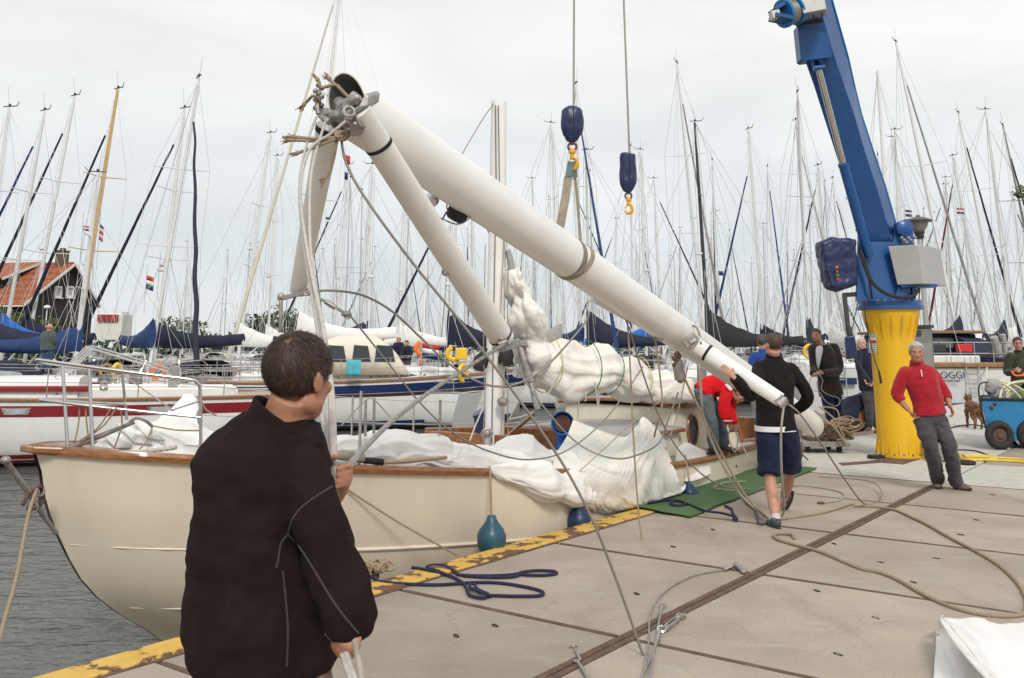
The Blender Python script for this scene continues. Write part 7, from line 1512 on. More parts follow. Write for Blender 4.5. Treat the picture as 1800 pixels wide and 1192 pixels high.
# lines held by the foreground man
def hrope(pts, lab, r_=.0075, mat='rope_white', grp=None): return rope('halyard', lab, 'rope', pts, r_, mt[mat], False, 12, .02, 8, grp)
hrope([P(556,206,5.15), P(540,250,5.0), P(527,320,4.7), P(533,420,4.2), P(552,540,3.7), P(570,660,3.3), P(577,760,3.05), P(579,800,2.97), P(584,850,2.965), P(590,930,2.95), P(592,1040,2.80), P(594,1110,2.62), P(602,1150,2.56), P(622,1210,2.45)], 'white braided line running from the masthead to the foreground man\'s hands, nearest to his face', .0078)
hrope([P(572,214,5.1), P(548,300,4.7), P(545,420,4.1), P(560,540,3.6), P(578,660,3.2), P(583,770,2.99), P(585,805,2.955), P(588,850,2.95), P(598,930,2.93), P(602,1040,2.78), P(602,1110,2.60), P(610,1150,2.55), P(630,1210,2.45)], 'white braided line between the two others running down to the foreground man\'s hands', .0078)
hrope([P(617,205,4.92), P(580,236,4.9), P(545,262,4.85), P(528,330,4.6), P(540,440,4.0), P(565,560,3.5), P(583,680,3.15), P(588,780,2.98), P(588,812,2.95), P(592,850,2.945)], 'grey line looping from the masthead shackle down to the foreground man\'s raised hand', .0085)
hrope([P(558,700,3.3), P(565,730,3.2), P(573,765,3.05), P(582,800,2.96)], 'short slack line passing under the foreground man\'s chin', .0085)
hrope([P(620,1112,2.56), P(628,1150,2.53), P(640,1212,2.45)], 'single grey rope hanging below the foreground man\'s lower hand', .0085, 'rope_grey')
m = MB(); m.tube(cat([P(893,601,6.85), P(850,628,6.3), P(760,686,5.3), P(690,740,4.4), P(645,783,3.6), P(617,815,2.96)], 10), .0115, 10); tag(m.build('steel_rod', mt['steel_dull'], None), 'long grey steel rod from the spreader tip to the foreground man\'s fist', 'rod')
# --- man in shorts guiding the mast
JY = 9.45
j2 = dict(pel=P(1364,748,JY), wai=P(1362,722,JY), che=P(1360,680,JY), nek=P(1360,632,JY), hed=P(1359,607,JY-.04), shL=P(1334,648,JY+.02), shR=P(1393,652,JY-.02), elL=P(1322,694,9.02), wrL=P(1291,664,8.74), elR=P(1420,698,JY+.05), wrR=P(1398,722,JY+.24),
          hiL=P(1352,754,JY), hiR=P(1381,754,JY), knL=P(1353,832,JY-.12), anL=P(1364,912,9.12), knR=P(1389,822,JY+.18), anR=P(1378,876,9.95))
RTs = P(1362,932,9.15); RTs.z = 0
person('man in a dark jacket and navy shorts seen from behind guiding the mast', RTs, R(-12), j2, top=JKB, bottom=SHN, shoes=SHO, skin=mt['skin'], hair=HRS, look=v3(-.35,.93,-.05), vox=.010, short=True, hem=.05, botname='shorts', hands=dict(L=dict(d=v3(-.55,.2,.55), p=v3(.15,.9,-.25), t=v3(.1,-.2,.9), c=.12)), shoe_dirs=dict(L=v3(-.18,.95,-.02), R=v3(-.2,.6,-.75)), face=False, bulk=1.05, leg_r=(.125,.09,.066))
pm = [o for o in bpy.data.objects if o.name.startswith('person')][-1]
m = MB(); hb = P(1363,752,JY); otube(m, [hb-v3(0,0,.03), hb+v3(0,0,.02)], [.205,.205], [.16,.16], [v3(.98,.2,0)]*2, 28); m.build('shirt_hem', WHT, pm)
for q, dr in ((j2['anL'], 0), (j2['anR'], 1)):
    kk = j2['knL'] if dr == 0 else j2['knR']; m = MB(); dv = (kk-q).normalized(); m.tube([q-dv*.02, q+dv*.04], [.044,.043], 12); m.build('sock', SOK, pm)
# --- man in the red sweater
RY = 11.25; g1 = G(1652,858); g2 = G(1690,862)
j3 = dict(pel=P(1634,726,RY), wai=P(1630,704,RY), che=P(1620,672,RY), nek=P(1612,643,RY), hed=P(1611,619,RY-.06), shR=P(1590,657,RY), shL=P(1641,660,RY), elR=P(1577,692,RY+.05), elL=P(1660,690,RY), wrR=P(1598,722,RY-.05), wrL=P(1671,716,RY-.1), hiR=P(1622,736,RY), hiL=P(1647,736,RY),
          knR=P(1637,792,RY-.08), knL=P(1668,786,RY-.12), anR=v3(g1.x,g1.y+.03,.085), anL=v3(g2.x-.03,g2.y+.06,.085))
rr = (g1+g2)/2; person('laughing grey haired man in a red sweater leaning against nothing by the yellow pillar'.replace(' leaning against nothing',' walking'), v3(rr.x,rr.y,0), R(188), j3, top=RED, bottom=GRT, shoes=SHT, skin=mt['skin_tan'], hair=HRG, look=v3(-.30,-.93,-.06), vox=.010, sleeve=.45, topname='sweater', sleeve_r=(.080,.072,.062), hem=.02, shoe_dirs=dict(R=v3(-.45,-.85,0), L=v3(.35,-.9,0)), leg_r=(.112,.088,.078), hands=dict(R=dict(c=.7, d=v3(.45,-.2,-.85)), L=dict(c=.7)), folds=.03, hs=1.04)
pr_ = [o for o in bpy.data.objects if o.name.startswith('person')][-1]
m = MB(); m.tube([P(1619,650,RY-.155), P(1621,662,RY-.175)], .006, 6); m.build('zip', mt['gel_white'], pr_)
# --- man with the white shirt
WY = 16.7
j4 = dict(pel=P(1459,682,WY), wai=P(1456,664,WY), che=P(1451,636,WY), nek=P(1444,607,WY), hed=P(1435,589,WY-.05), shR=P(1429,613,WY-.1), shL=P(1467,612,WY+.1), elR=P(1431,645,WY-.15), elL=P(1475,650,WY-.05), wrR=P(1430,657,WY-.38), wrL=P(1447,656,WY-.36), hiR=P(1452,688,WY), hiL=P(1468,686,WY), knR=P(1459,728,WY-.1), knL=P(1473,728,WY), anR=P(1468,768,WY), anL=P(1477,768,WY+.1))
q = P(1470,775,WY); person('man in an open dark jacket over a white shirt holding a white line', v3(q.x,WY,0), R(218), j4, top=DRK, bottom=NVT, shoes=SHD, skin=mt['skin'], hair=HRD, look=v3(-.62,-.78,-.05), vox=.011, topname='jacket', hands=dict(R=dict(c=.9, d=v3(.5,-.6,.1)), L=dict(c=.9, d=v3(-.8,-.5,.05))), sleeve_r=(.088,.076,.062), bulk=1.12, hem=.14, collar=False)
pw = [o for o in bpy.data.objects if o.name.startswith('person')][-1]
m = MB(); m.loft([[P(1431,608,WY-.21), P(1449,605,WY-.20), P(1449,605,WY-.10), P(1431,608,WY-.10)], [P(1433,622,WY-.255), P(1447,619,WY-.25), P(1447,619,WY-.12), P(1433,622,WY-.12)], [P(1434,634,WY-.26), P(1443,632,WY-.26), P(1443,632,WY-.12), P(1434,634,WY-.12)], [P(1437,652,WY-.25), P(1440,652,WY-.25), P(1440,650,WY-.12), P(1437,650,WY-.12)]]); m.build('shirt', WHT, pw, sub=1)
rope('held_line', 'thin white line looping from the hands of the man in the white shirt', 'rope', [P(1432,657,WY-.42), P(1424,668,WY-.42), P(1426,684,WY-.42), P(1440,690,WY-.4), P(1452,706,WY-.36), P(1468,714,WY-.3), P(1476,708,WY-.25), P(1474,700,WY-.25), P(1456,694,WY-.3), P(1444,684,WY-.36), P(1446,668,WY-.4), P(1438,656,WY-.42)], .007, mt['rope_white'], False)
# --- bald man behind the pillar
BY = 18.8
j5 = dict(pel=P(1526,676,BY), wai=P(1523,662,BY), che=P(1521,640,BY), nek=P(1519,617,BY), hed=P(1515,604,BY-.05), shR=P(1508,622,BY-.1), shL=P(1537,622,BY+.1), elR=P(1510,648,BY-.2), elL=P(1541,650,BY), wrR=P(1520,668,BY-.3), wrL=P(1534,672,BY-.15), hiR=P(1522,682,BY), hiL=P(1533,682,BY), knR=P(1527,716,BY-.05), knL=P(1537,716,BY), anR=P(1528,750,BY), anL=P(1542,752,BY))
q = P(1532,758,BY); person('bald man in a navy sweater and grey trousers standing left of the yellow pillar', v3(q.x,BY,0), R(215), j5, top=NVS, bottom=GRT, shoes=SHT, skin=mt['skin_pale'], hair=None, look=v3(-.75,-.6,-.25), vox=.012, topname='sweater', hands=dict(R=dict(c=.8), L=dict(c=.8)))
# --- man in green at the right edge
GY = 16.6
q = P(1792,780,GY); j6 = dict(hed=P(1789,604,GY-.05), nek=P(1792,622,GY), che=P(1795,648,GY), wai=P(1796,674,GY), pel=P(1796,690,GY), shR=P(1775,627,GY-.05), shL=P(1814,627,GY), elR=P(1770,654,GY-.05), elL=P(1820,655,GY-.1), wrR=P(1783,652,GY-.32), wrL=P(1806,658,GY-.4))
person('man in a dark green coat and glasses at the right edge behind the blue cart', v3(q.x,GY,0), R(190), j6, top=GRN, bottom=DNM, shoes=SHD, skin=mt['skin'], hair=HRS, look=v3(-.30,-.95,-.1), vox=.012, topname='coat', hands=dict(R=dict(c=.9, d=v3(.3,-.9,.1)), L=dict(c=.9)))
pg = [o for o in bpy.data.objects if o.name.startswith('person')][-1]
hd = j6['hed']; m = MB(); 
for x in (-1,1): m.torus(hd+v3(-.03+x*.032-.0,-.095+x*.01,.004), .021, .0028, Matrix.Rotation(PI/2,3,'X'), 12, 5)
m.build('glasses', mt['black_plastic'], pg)
rope('orange_hose', 'orange hose held by the man in the green coat', 'hose', [P(1778,652,GY-.4), P(1784,660,GY-.45), P(1796,660,GY-.45), P(1830,657,GY-.4)], .016, mt['orange'], False)
# --- man in blue behind the man in shorts
UY = 13.7
q = P(1358,800,UY); j7 = dict(hed=P(1341,602,UY), nek=P(1344,619,UY), che=P(1346,650,UY), wai=P(1350,690,UY), pel=P(1354,712,UY), shL=P(1325,628,UY), shR=P(1368,628,UY), elL=P(1318,662,UY-.1), elR=P(1374,662,UY), wrL=P(1322,690,UY-.2), wrR=P(1374,694,UY-.2), knL=P(1338,756,UY), knR=P(1378,756,UY), anL=P(1338,800,UY), anR=P(1386,800,UY))
person('man in a blue fleece mostly hidden behind the man in shorts', v3(q.x,UY,0), R(20), j7, top=BLF, bottom=cloth('overall_blue',(.02,.07,.25),.2,.4,60), shoes=SHD, skin=mt['skin'], hair=HRD, look=v3(.6,.75,-.1), vox=.012, topname='fleece', face=False)
# --- bent man in the red jacket on the side deck
QY = 12.35; dz_ = .30
q = BW(8.55,1.12,0); j8 = dict(pel=P(1237,690,QY), wai=P(1247,680,QY), che=P(1268,676,QY), nek=P(1286,684,QY), hed=P(1297,692,QY-.02), shR=P(1277,692,QY-.20), shL=P(1282,688,QY+.16), elR=P(1272,722,QY-.22), elL=P(1284,722,QY+.1), wrR=P(1282,745,QY-.24), wrL=P(1290,745,QY+.05), hiR=P(1237,697,QY-.09), hiL=P(1243,697,QY+.09), knR=P(1251,744,QY-.10), knL=P(1265,742,QY+.08), anR=P(1254,787,QY-.10), anL=P(1273,784,QY+.06))
person('man in a bright red sailing jacket bending down on the side deck', v3(q.x,QY,dz_), R(88), j8, top=RDJ, bottom=JNS, shoes=SHB, skin=mt['skin_tan'], hair=HRD, look=v3(.70,-.12,-.70), lup=v3(.7,0,.7), vox=.011, hands=dict(R=dict(c=.8), L=dict(c=.8)), hem=.02, folds=.03, sleeve_r=(.088,.075,.06), shoe_dirs=dict(R=v3(.9,-.3,0), L=v3(.9,-.2,0)))
pb = [o for o in bpy.data.objects if o.name.startswith('person')][-1]
m = MB(); m.box(P(1281,680,QY-.30), (.10,.012,.04), Matrix.Rotation(.9,3,'Y')); m.build('shoulder_patch', WHT, pb, smooth=False); m = MB(); a_ = j8['elR'].lerp(j8['wrR'],.75); m.tube([a_-v3(0,0,.008), a_+v3(0,0,.008)], .068, 14); m.build('cuff_stripe', WHT, pb)
rope('held_loop', 'loop of thin line in the hands of the bent man in red', 'rope', [P(1284,750,QY-.28), P(1281,770,QY-.3), P(1292,795,QY-.3), P(1297,770,QY-.28), P(1290,752,QY-.26), P(1300,775,QY-.3), P(1318,808,QY-.4)], .008, mt['rope_grey'], False)
# --- people far back on the yachts
def far_person(px, pyh, pyf, Y, label, top, bot, skin_, az, hair=None):
    a = P(px,pyf,Y); b_ = P(px,pyh,Y); k = (b_.z-a.z)/1.78
    jj = {n_: a+v3(*(Matrix.Rotation(-az,3,'Z') @ Vector(q)))*k for n_, q in dict(pel=(0,0,.95), wai=(0,.01,1.10), che=(0,.01,1.31), nek=(0,-.02,1.50), hed=(0,.03,1.66), shL=(-.185,-.01,1.45), shR=(.185,-.01,1.45), elL=(-.26,-.04,1.17), elR=(.26,-.04,1.17), wrL=(-.20,.12,1.0), wrR=(.20,.12,1.0), hiL=(-.09,0,.92), hiR=(.09,0,.92), knL=(-.12,.03,.50), knR=(.12,.03,.50), anL=(-.14,-.03,.085), anR=(.14,-.03,.085)).items()}
    person(label, a, az, jj, top=top, bottom=bot, shoes=SHD, skin=skin_, hair=hair, vox=.018, face=False)
far_person(80,571,655,24.5,'bald man in a grey sweater and blue overalls standing on a yacht at the left', cloth('sweater_grey_green',(.085,.11,.10)), DNM, mt['skin'], R(10))
far_person(700,594,652,37,'person in dark clothes standing by a mast beyond the cream canopy', NVS, SHN, mt['skin'], R(170), HRD)
far_person(714,600,660,34,'person in a navy jacket nearer than the one by the mast, beyond the cream canopy', NVS, GRT, mt['skin'], R(190), HRS)
# --- dog
DY = 19.8; q = P(1712,752,DY); dg_ = thing('dog', 'small brown shaggy dog seen from behind near the blue cart', 'dog', (q.x,DY,0)); m = MB()
def dp(x, y, z): return v3(q.x+x, DY+y, z)
m.tube([dp(-.05,-.22,.42), dp(0,-.1,.44), dp(.06,.1,.42), dp(.10,.28,.44), dp(.12,.36,.52)], [.10,.115,.12,.12,.08], 12); m.ell(dp(.13,.42,.60), (.075,.09,.075)); m.tube([dp(.15,.48,.58), dp(.19,.56,.55)], [.05,.03], 8)
for x, y0 in ((-.075,-.20),(.05,-.20)): m.tube([dp(x,y0,.40), dp(x*1.15,y0+.06,.27), dp(x*1.15,y0-.05,.16), dp(x*1.15,y0-.02,.03), dp(x*1.15,y0+.03,.02)], [.07,.05,.030,.024,.028], 8)
for x, y0 in ((0,.27),(.17,.27)): m.tube([dp(x,y0,.38), dp(x,y0-.02,.2), dp(x,y0,.03), dp(x,y0+.05,.02)], [.055,.035,.027,.028], 8)
for x in (.08,.18): m.tube([dp(x,.40,.66), dp(x+(.02 if x > .1 else -.02),.42,.72)], [.025,.008], 6)
m.tube(cat([dp(-.06,-.30,.46), dp(-.12,-.36,.50), dp(-.17,-.36,.46)], 4), [.03]*5+[.022]*4, 8)
m.build('body', M('dog_fur', (.17,.085,.04), .95, var=.5, scale=16, bump=.8, bscale=60), dg_, remesh=.014, relax=3, disp=(.03,.04), sharp=180)
# ------------------------------------------------------------ things lying on the quay
def gp(pts, z): return [G(x, y, z) for x, y in pts]
nr = mt['rope_navy']
rope('mooring_line', 'navy braided mooring line lying in loops over the worn yellow edge', 'rope', gp([(648,1012),(668,1022),(705,1026),(770,1028),(835,1024),(880,1025),(925,1032),(953,1040),(948,1047),(905,1048),(862,1047)], .012)+[G(848,1051,.015), G(826,1046,.014), G(819,1032,.014), G(810,1022,.014), G(785,1010,.016), G(756,1003,.022), G(735,999,.022), G(724,998,.02)], .0115, nr, False, 10, .008, 10)
rope('mooring_line', 'doubled bight of navy line beside the looped one', 'rope', gp([(862,1047),(842,1040),(828,1034),(826,1027),(834,1027),(840,1036),(858,1044)], .024), .011, nr, False, 10, .008, 10)
rope('mooring_line', 'long narrow bight of navy line pointing right on the concrete', 'rope', gp([(790,1012),(765,1002),(750,997),(765,993),(785,996),(800,1006),(812,1011),(860,1012),(900,1010),(922,1005),(945,1003),(972,1004),(978,1008),(960,1011),(930,1011),(915,1010),(900,1014),(860,1015),(815,1012)], .013), .0112, nr, False, 10, .008, 10)
rope('mooring_line', 'navy line running over the green carpet from the quay cleat', 'rope', [G(1106,884,.06), G(1125,884,.04)]+gp([(1142,884),(1165,880),(1190,880),(1204,884),(1200,888),(1184,888),(1178,884),(1190,880),(1215,888),(1240,898),(1268,902),(1290,908)], .04)+gp([(1296,913),(1288,912)], .03), .0125, nr, False, 10, .01, 9)
rope('mooring_line', 'short end of navy line lying off the near edge of the green carpet', 'rope', gp([(1274,889),(1286,895),(1288,902),(1296,912)], .016), .012, nr, False, 10, .01, 9)
rope('mooring_line', 'frayed grey navy line end in front of the bare legs', 'rope', gp([(1305,872),(1312,884),(1326,895),(1331,908),(1334,919),(1342,921)], .016), .012, M('rope_grey_navy',(.09,.09,.12),.9), False, 10, .01, 9)
# thick tan laid rope
rope('laid_rope', 'thick tan laid rope sweeping in a wide curve over the concrete to the right', 'rope', gp([(1396,946),(1394,941),(1382,938),(1366,938),(1360,942),(1370,949),(1400,958),(1440,969),(1480,986),(1515,1000),(1545,1006),(1580,1020),(1620,1043),(1660,1062),(1700,1075),(1740,1082),(1780,1083),(1800,1078),(1806,1060),(1800,1042),(1785,1020),(1755,993),(1710,966),(1670,945),(1630,922),(1600,908),(1575,897),(1540,891),(1500,889)], .013), .0135, mt['rope_tan'], True, 10, .0042, 9)
rope('laid_rope', 'lighter tan rope end lying between the bare legs and the thick rope', 'rope', gp([(1370,913),(1400,909),(1440,903),(1470,895),(1494,887),(1502,885)], .012), .010, mt['rope_tan'], True, 10, .004, 9)
wire(gp([(1442,884),(1462,882),(1478,878),(1484,871),(1474,864),(1440,857),(1400,853),(1350,853),(1320,858),(1290,862)], .010), 'grey wire lying in an arc with an eye on its end behind the bare legs', .008, mt['rope_grey'])
m = MB(); m.torus(G(1443,884,.012), .030, .010, None, 14, 6); tag(m.build('wire_eye', mt['rust'], None), 'round eye at the end of the grey wire on the concrete', 'fitting')
wire(gp([(1290,862),(1255,858),(1275,848),(1310,846)], .045), 'short wire end on the green carpet', .007, mt['rope_grey'])
# tan rope round the near bollard on the edge
bo = thing('mooring_bollard', 'iron mooring cleat wound with tan rope on the yellow edge beside the foreground man', 'cleat', G(660,1018)); m = MB(); q = G(660,1016); m.cone(q, q+v3(0,0,.10), .03, .025, 12); m.bar(q+v3(-.09,.02,.09), q+v3(.09,-.02,.09), .035, .035); m.build('cleat', mt['rust'], bo, bevel=.006)
m = MB(); rnd = random.Random(9); pts = []
for i in range(150): a = i*.33; pts.append(q+v3(math.cos(a)*(.07+.025*rnd.random()), math.sin(a)*(.05+.02*rnd.random()), .05+.07*rnd.random()))
m.tube(resample(cat(pts, 3), .007), .0105, 8, lay=70); m.tube(cat([q+v3(.02,.02,.1), q+v3(.10,.03,.11), q+v3(.14,.01,.07), q+v3(.10,-.02,.06), q+v3(.03,0,.08)], 8), .011, 8); m.build('rope_turns', mt['rope_tan'], bo, sharp=180)
cl = thing('quay_cleat', 'rusty bar cleat at the near corner of the green carpet', 'cleat', G(1100,890)); m = MB(); q = G(1100,891); m.cone(q, q+v3(0,0,.08), .025, .022, 10); m.cone(q+UU*-.02+VV*-.09+v3(0,0,.085), q+UU*.02+VV*.09+v3(0,0,.095), .018, .018, 10); m.build('bar', mt['rust'], cl)
m = MB(); [m.torus(q+VV*.04+v3(0,0,.05+.018*k), .036, .011, Matrix.Rotation(.3*k,3,'X'), 12, 6) for k in range(4)]; m.build('rope_turns', nr, cl)
cl = thing('quay_cleat', 'dark bar cleat on the far side of the green carpet', 'cleat', G(1283,828)); m = MB(); q = G(1283,830,.05); m.cone(q-v3(0,0,.05), q+v3(0,0,.07), .025, .022, 10); m.cone(q+VV*-.10+v3(0,0,.07), q+VV*.10+v3(0,0,.085), .018, .018, 10); m.build('bar', mt['rust'], cl)
# stays with end fittings lying in the foreground
def fork(p, dr, s, par, nm='toggle', mat=None):
    dr = dr.normalized(); sd = v3(-dr.y, dr.x, 0); m = MB(); m.tube([p-dr*.045*s, p], [.009*s,.012*s], 8); 
    for k in (-1,1): m.bar(p+sd*k*.012*s, p+sd*k*.013*s+dr*.05*s, .008*s, .022*s)
    m.cone(p+sd*-.024*s+dr*.038*s, p+sd*.024*s+dr*.038*s, .008*s, .008*s, 8); return m.build(nm, mat or mt['steel_dull'], par, bevel=.002)
s1 = thing('rigging_stay', 'wire stay curving over the slab with a bright terminal and toggle at its end', 'wire', G(1290,1000)); c = resample(cat(gp([(1128,1200),(1140,1130),(1143,1080),(1160,1048),(1190,1025),(1225,1010),(1275,1001)], .010), 10), .02); m = MB(); m.tube(c, .0065, 8); m.build('wire', mt['steel_dull'], s1)
m = MB(); m.tube([G(1273,1002,.014), G(1283,998,.016), G(1294,994,.018)], [.011,.011,.008], 10); m.build('terminal', mt['steel'], s1); m = MB(); m.bar(G(1292,992,.02), G(1308,1005,.02), .035, .03); m.ell(G(1307,1005,.02), (.02,.02,.018)); m.build('toggle', mt['steel_dull'], s1, bevel=.006)
s2 = thing('rigging_stay', 'wire stay ending in a shackle beside the big rusty rigging screw', 'wire', G(1163,1110)); c = resample(cat(gp([(1120,1205),(1140,1165),(1152,1135),(1158,1122)], .012), 8), .02); m = MB(); m.tube(c, .0075, 8); m.build('wire', mt['steel_dull'], s2); m = MB(); m.tube([G(1156,1126,.014), G(1160,1112,.016)], .013, 10); m.torus(G(1163,1106,.02), .022, .009, Matrix.Rotation(.5,3,'X'), 14, 6); m.build('shackle', mt['steel'], s2)
s3 = thing('rigging_stay', 'straight wire stay with a small eye lying beside the curved one', 'wire', G(1160,1075)); c = gp([(1138,1205),(1147,1160),(1155,1110),(1161,1080)], .012); m = MB(); m.tube(resample(cat(c, 8), .02), .007, 8); m.build('wire', mt['steel_dull'], s3); m = MB(); m.tube([G(1160,1082,.014), G(1163,1068,.016)], .012, 10); m.torus(G(1165,1064,.018), .020, .007, None, 12, 6); m.build('eye', mt['steel_dull'], s3)
ts = thing('rigging_screw', 'weathered rigging screw lying open on the rusty joint', 'turnbuckle', G(1182,1093)); a, c = G(1170,1104,.022), G(1191,1087,.022); dr = (c-a).normalized(); sd = v3(-dr.y,dr.x,0); m = MB(); m.tube([a-dr*.02, a+dr*.02], .018, 10); m.tube([c-dr*.02, c+dr*.015], .018, 10); [m.bar(a+sd*k*.014, c+sd*k*.014, .010, .022) for k in (-1,1)]; m.cone(a+dr*.02, a+dr*.06, .008, .008, 8); m.build('body', mt['steel_dull'], ts, bevel=.003); fork(c+dr*.03, dr, 1.3, ts, 'jaw', mt['steel_dull'])
tl = thing('spanner', 'small open steel toggle lying at the lower edge of the picture', 'tool', G(1015,1140)); m = MB(); m.torus(G(1009,1135,.010), .018, .007, None, 12, 6, .8); m.bar(G(1011,1141,.010), G(1020,1160,.010), .014, .010); m.build('ring_end', mt['steel_dull'], tl, bevel=.003)
tl = thing('spanner', 'steel wire terminal lying below the small toggle at the lower edge', 'tool', G(1030,1175)); m = MB(); m.tube([G(1015,1163,.012), G(1025,1178,.014), G(1042,1205,.012)], [.008,.012,.010], 8); m.torus(G(1013,1162,.012), .014, .006, None, 10, 5); m.build('terminal', mt['steel_dull'], tl)
# white folded sail in the lower right corner
def sheet(rows, nu, nv, name, label, amp, seed, mat=None):
    cr_ = [cat(r, 8) for r in rows]; nn = len(cr_[0])
    def f(i, j):
        a = j*(nn-1); a0 = int(min(a, nn-2)); col = [r[a0].lerp(r[a0+1], a-a0) for r in cr_]; c = cat(col, 8); q = i*(len(c)-1); q0 = int(min(q, len(c)-2)); p = c[q0].lerp(c[q0+1], q-q0)
        return p+v3(0,0,amp)*(noise.noise(v3(i*2.2+j*1.5, j*3, seed))+.5*(1-2*abs(noise.noise(v3(i*4-j*2, j*5, seed+3)))))
    m = MB(); m.grid(f, nu, nv); return m.build(name, mat or mt['sail_clean'], None, sharp=180, solid=.006)
WC = thing('folded_sail', 'clean white sail folded on the quay in the lower right corner', 'sail', G(1740,1190))
def sh2(*a, **k):
    o = sheet(*a, **k); o.parent = WC; o.matrix_parent_inverse = Matrix.Identity(4); iv = WM[WC.name].inverted(); o.data.transform(iv); o.data.update(); return o
def gz(x, y, z): return G(x, y, z)
sh2([[gz(1653,1090,.17), gz(1672,1086,.20), gz(1720,1092,.17), gz(1752,1097,.12), gz(1812,1089,.12)], [gz(1675,1125,.20), gz(1700,1118,.22), gz(1745,1125,.20), gz(1785,1132,.17), gz(1850,1128,.15)], [gz(1708,1165,.20), gz(1730,1160,.22), gz(1770,1165,.20), gz(1820,1170,.18), gz(1890,1170,.15)], [gz(1740,1200,.19), gz(1765,1200,.21), gz(1800,1205,.19), gz(1850,1210,.17), gz(1930,1215,.15)], [gz(1775,1245,.15), gz(1795,1245,.18), gz(1830,1250,.16), gz(1880,1255,.12), gz(1960,1265,.1)]], 46, 46, 'upper_fold', '', .022, 1)
sh2([[gz(1658,1084,.19), gz(1650,1092,.15), gz(1648,1104,.03)], [gz(1668,1100,.12), gz(1656,1110,.06), gz(1647,1116,.02)], [gz(1700,1150,.08), gz(1668,1155,.05), gz(1644,1160,.02)], [gz(1735,1195,.06), gz(1680,1200,.05), gz(1640,1205,.02)], [gz(1765,1240,.05), gz(1690,1245,.04), gz(1632,1250,.02)]], 40, 24, 'lower_fold', '', .012, 5)
m = MB(); m.tube(cat([gz(1653,1090,.176), gz(1675,1125,.206), gz(1708,1165,.206), gz(1740,1200,.196), gz(1775,1245,.156)], 8), .008, 6, flat=.6); m.tube(cat([gz(1663,1088,.19), gz(1690,1122,.22), gz(1722,1162,.22), gz(1755,1200,.21)], 8), .003, 5); m.build('hem', mt['sail_clean'], WC)
m = MB(); m.torus(gz(1651,1116,.03), .010, .004, None, 10, 5); m.build('eyelet', mt['steel_dull'], WC)
# trolley with the mast foot and its rope
tr_ = thing('trolley', 'low grey wooden trolley carrying the foot of the hanging mast', 'trolley', G(1452,797)); a, c = G(1410,797,.0), G(1492,797,.0); x0, x1, y0 = a.x, c.x, 15.25
for k in range(5): m = MB(); m.box(((x0+x1)/2, y0+.02+.16*k, .14), (x1-x0,.15,.07)); m.build('plank', mt['wood_grey'], tr_, smooth=False, bevel=.006)
for x in (x0+.12, x1-.12):
    for y in (y0+.08, y0+.60):
        m = MB(); m.lathe([(.02,-.03),(.06,-.028),(.06,.028),(.02,.03)], v3(x,y,.06), Matrix.Rotation(PI/2,3,'Y'), 16); m.bar(v3(x,y,.06), v3(x,y,.12), .05, .06); m.build('wheel', mt['rubber'], tr_)
m = MB(); m.box((x0+.35, y0+.35, .20), (.35,.4,.06)); m.box((x0+.55,y0+.35,.26), (.14,.45,.12)); m.build('chock', mt['rust'], tr_, smooth=False, bevel=.01)
rp = thing('rope_coil', 'tangled coil of tan rope heaped on the trolley at the mast foot', 'rope', v3(x1-.4,y0+.3,.18)); rnd = random.Random(5)
for q_ in range(9):
    m = MB(); pts = []; cx_, cz = (x0+.5+.11*q_ if q_ < 6 else x0+.95), .42
    ph = rnd.uniform(0, 6); ox_, oy_ = rnd.uniform(-.12, .12), rnd.uniform(-.1, .1); tl_ = rnd.uniform(.15, .55)
    for i in range(31):
        a = i*2*PI/10+ph; rr_ = .24+.05*math.sin(i*.55+q_); pts.append(v3(x0+.62+.03*q_+ox_+rr_*math.cos(a), y0+.32+oy_+rr_*.85*math.sin(a), max(.20, .24+.028*q_+tl_*rr_*math.cos(a+ph)+.02*rnd.gauss(0,1))))
    m.tube(resample(cat(pts, 5), .03), .012, 6); m.build('rope_turn', mt['rope_tan'], rp, sharp=180)
for k, pts in enumerate([[P(1440,715,15.2),P(1465,735,15.1),P(1480,760,15.1),P(1488,780,15.1)],[P(1432,722,15.2),P(1460,745,15.1),P(1478,770,15.1),P(1484,783,15.1)],[P(1445,715,15.2),P(1470,720,15.1),P(1475,742,15.1),P(1466,756,15.1)],[P(1448,738,15.1),P(1468,752,15.05),P(1482,772,15.05),P(1490,782,15.05)]]): m = MB(); m.tube(cat(pts, 8), .013, 6); m.build('rope_turn', mt['rope_tan'], rp)
for k, (pts, lb) in enumerate([([P(1393,760,12.5), P(1400,785,12.6), P(1412,800,12.8), P(1420,808,13.0)], 'tan rope hanging behind the raised foot of the man in shorts'), ([P(1396,750,12.6), P(1406,780,12.8), P(1410,800,13.0), P(1404,812,13.1)], 'second tan rope hanging behind the raised foot')]): rope('hanging_rope', lb, 'rope', pts, .012, mt['rope_tan'], False)
# blue barrow with hoses
ct = thing('handcart', 'blue steel handcart with a black edge full of cream hoses at the right edge', 'cart', G(1760,790)); cy_ = 15.9
def cp(px, py, dy=0): return P(px, py, cy_+dy)
prof = [cp(1724,702), cp(1732,740), cp(1741,768), cp(1756,774), cp(1900,778), cp(1915,705)]
m = MB(); m.prism(prof, (0.46,.85,0)); m.build('tub', mt['cart_blue'], ct, smooth=False, bevel=.02)
m = MB(); m.tube([cp(1722,701,-.02), cp(1915,704,-.02), cp(1915,704,.0)+v3(.46,.85,0), cp(1722,701,.0)+v3(.46,.85,0), cp(1722,701,-.02)], .022, 8); m.tube(cat([cp(1722,700,-.02), cp(1729,738,-.02), cp(1741,770,-.02)], 5), .02, 8); m.build('rim', mt['rubber'], ct)
m = MB(); m.tube(cat([cp(1722,700,0), cp(1720,685,0), cp(1724,674,0), cp(1736,672,0)], 6), .014, 8); m.build('handle', mt['black_plastic'], ct)
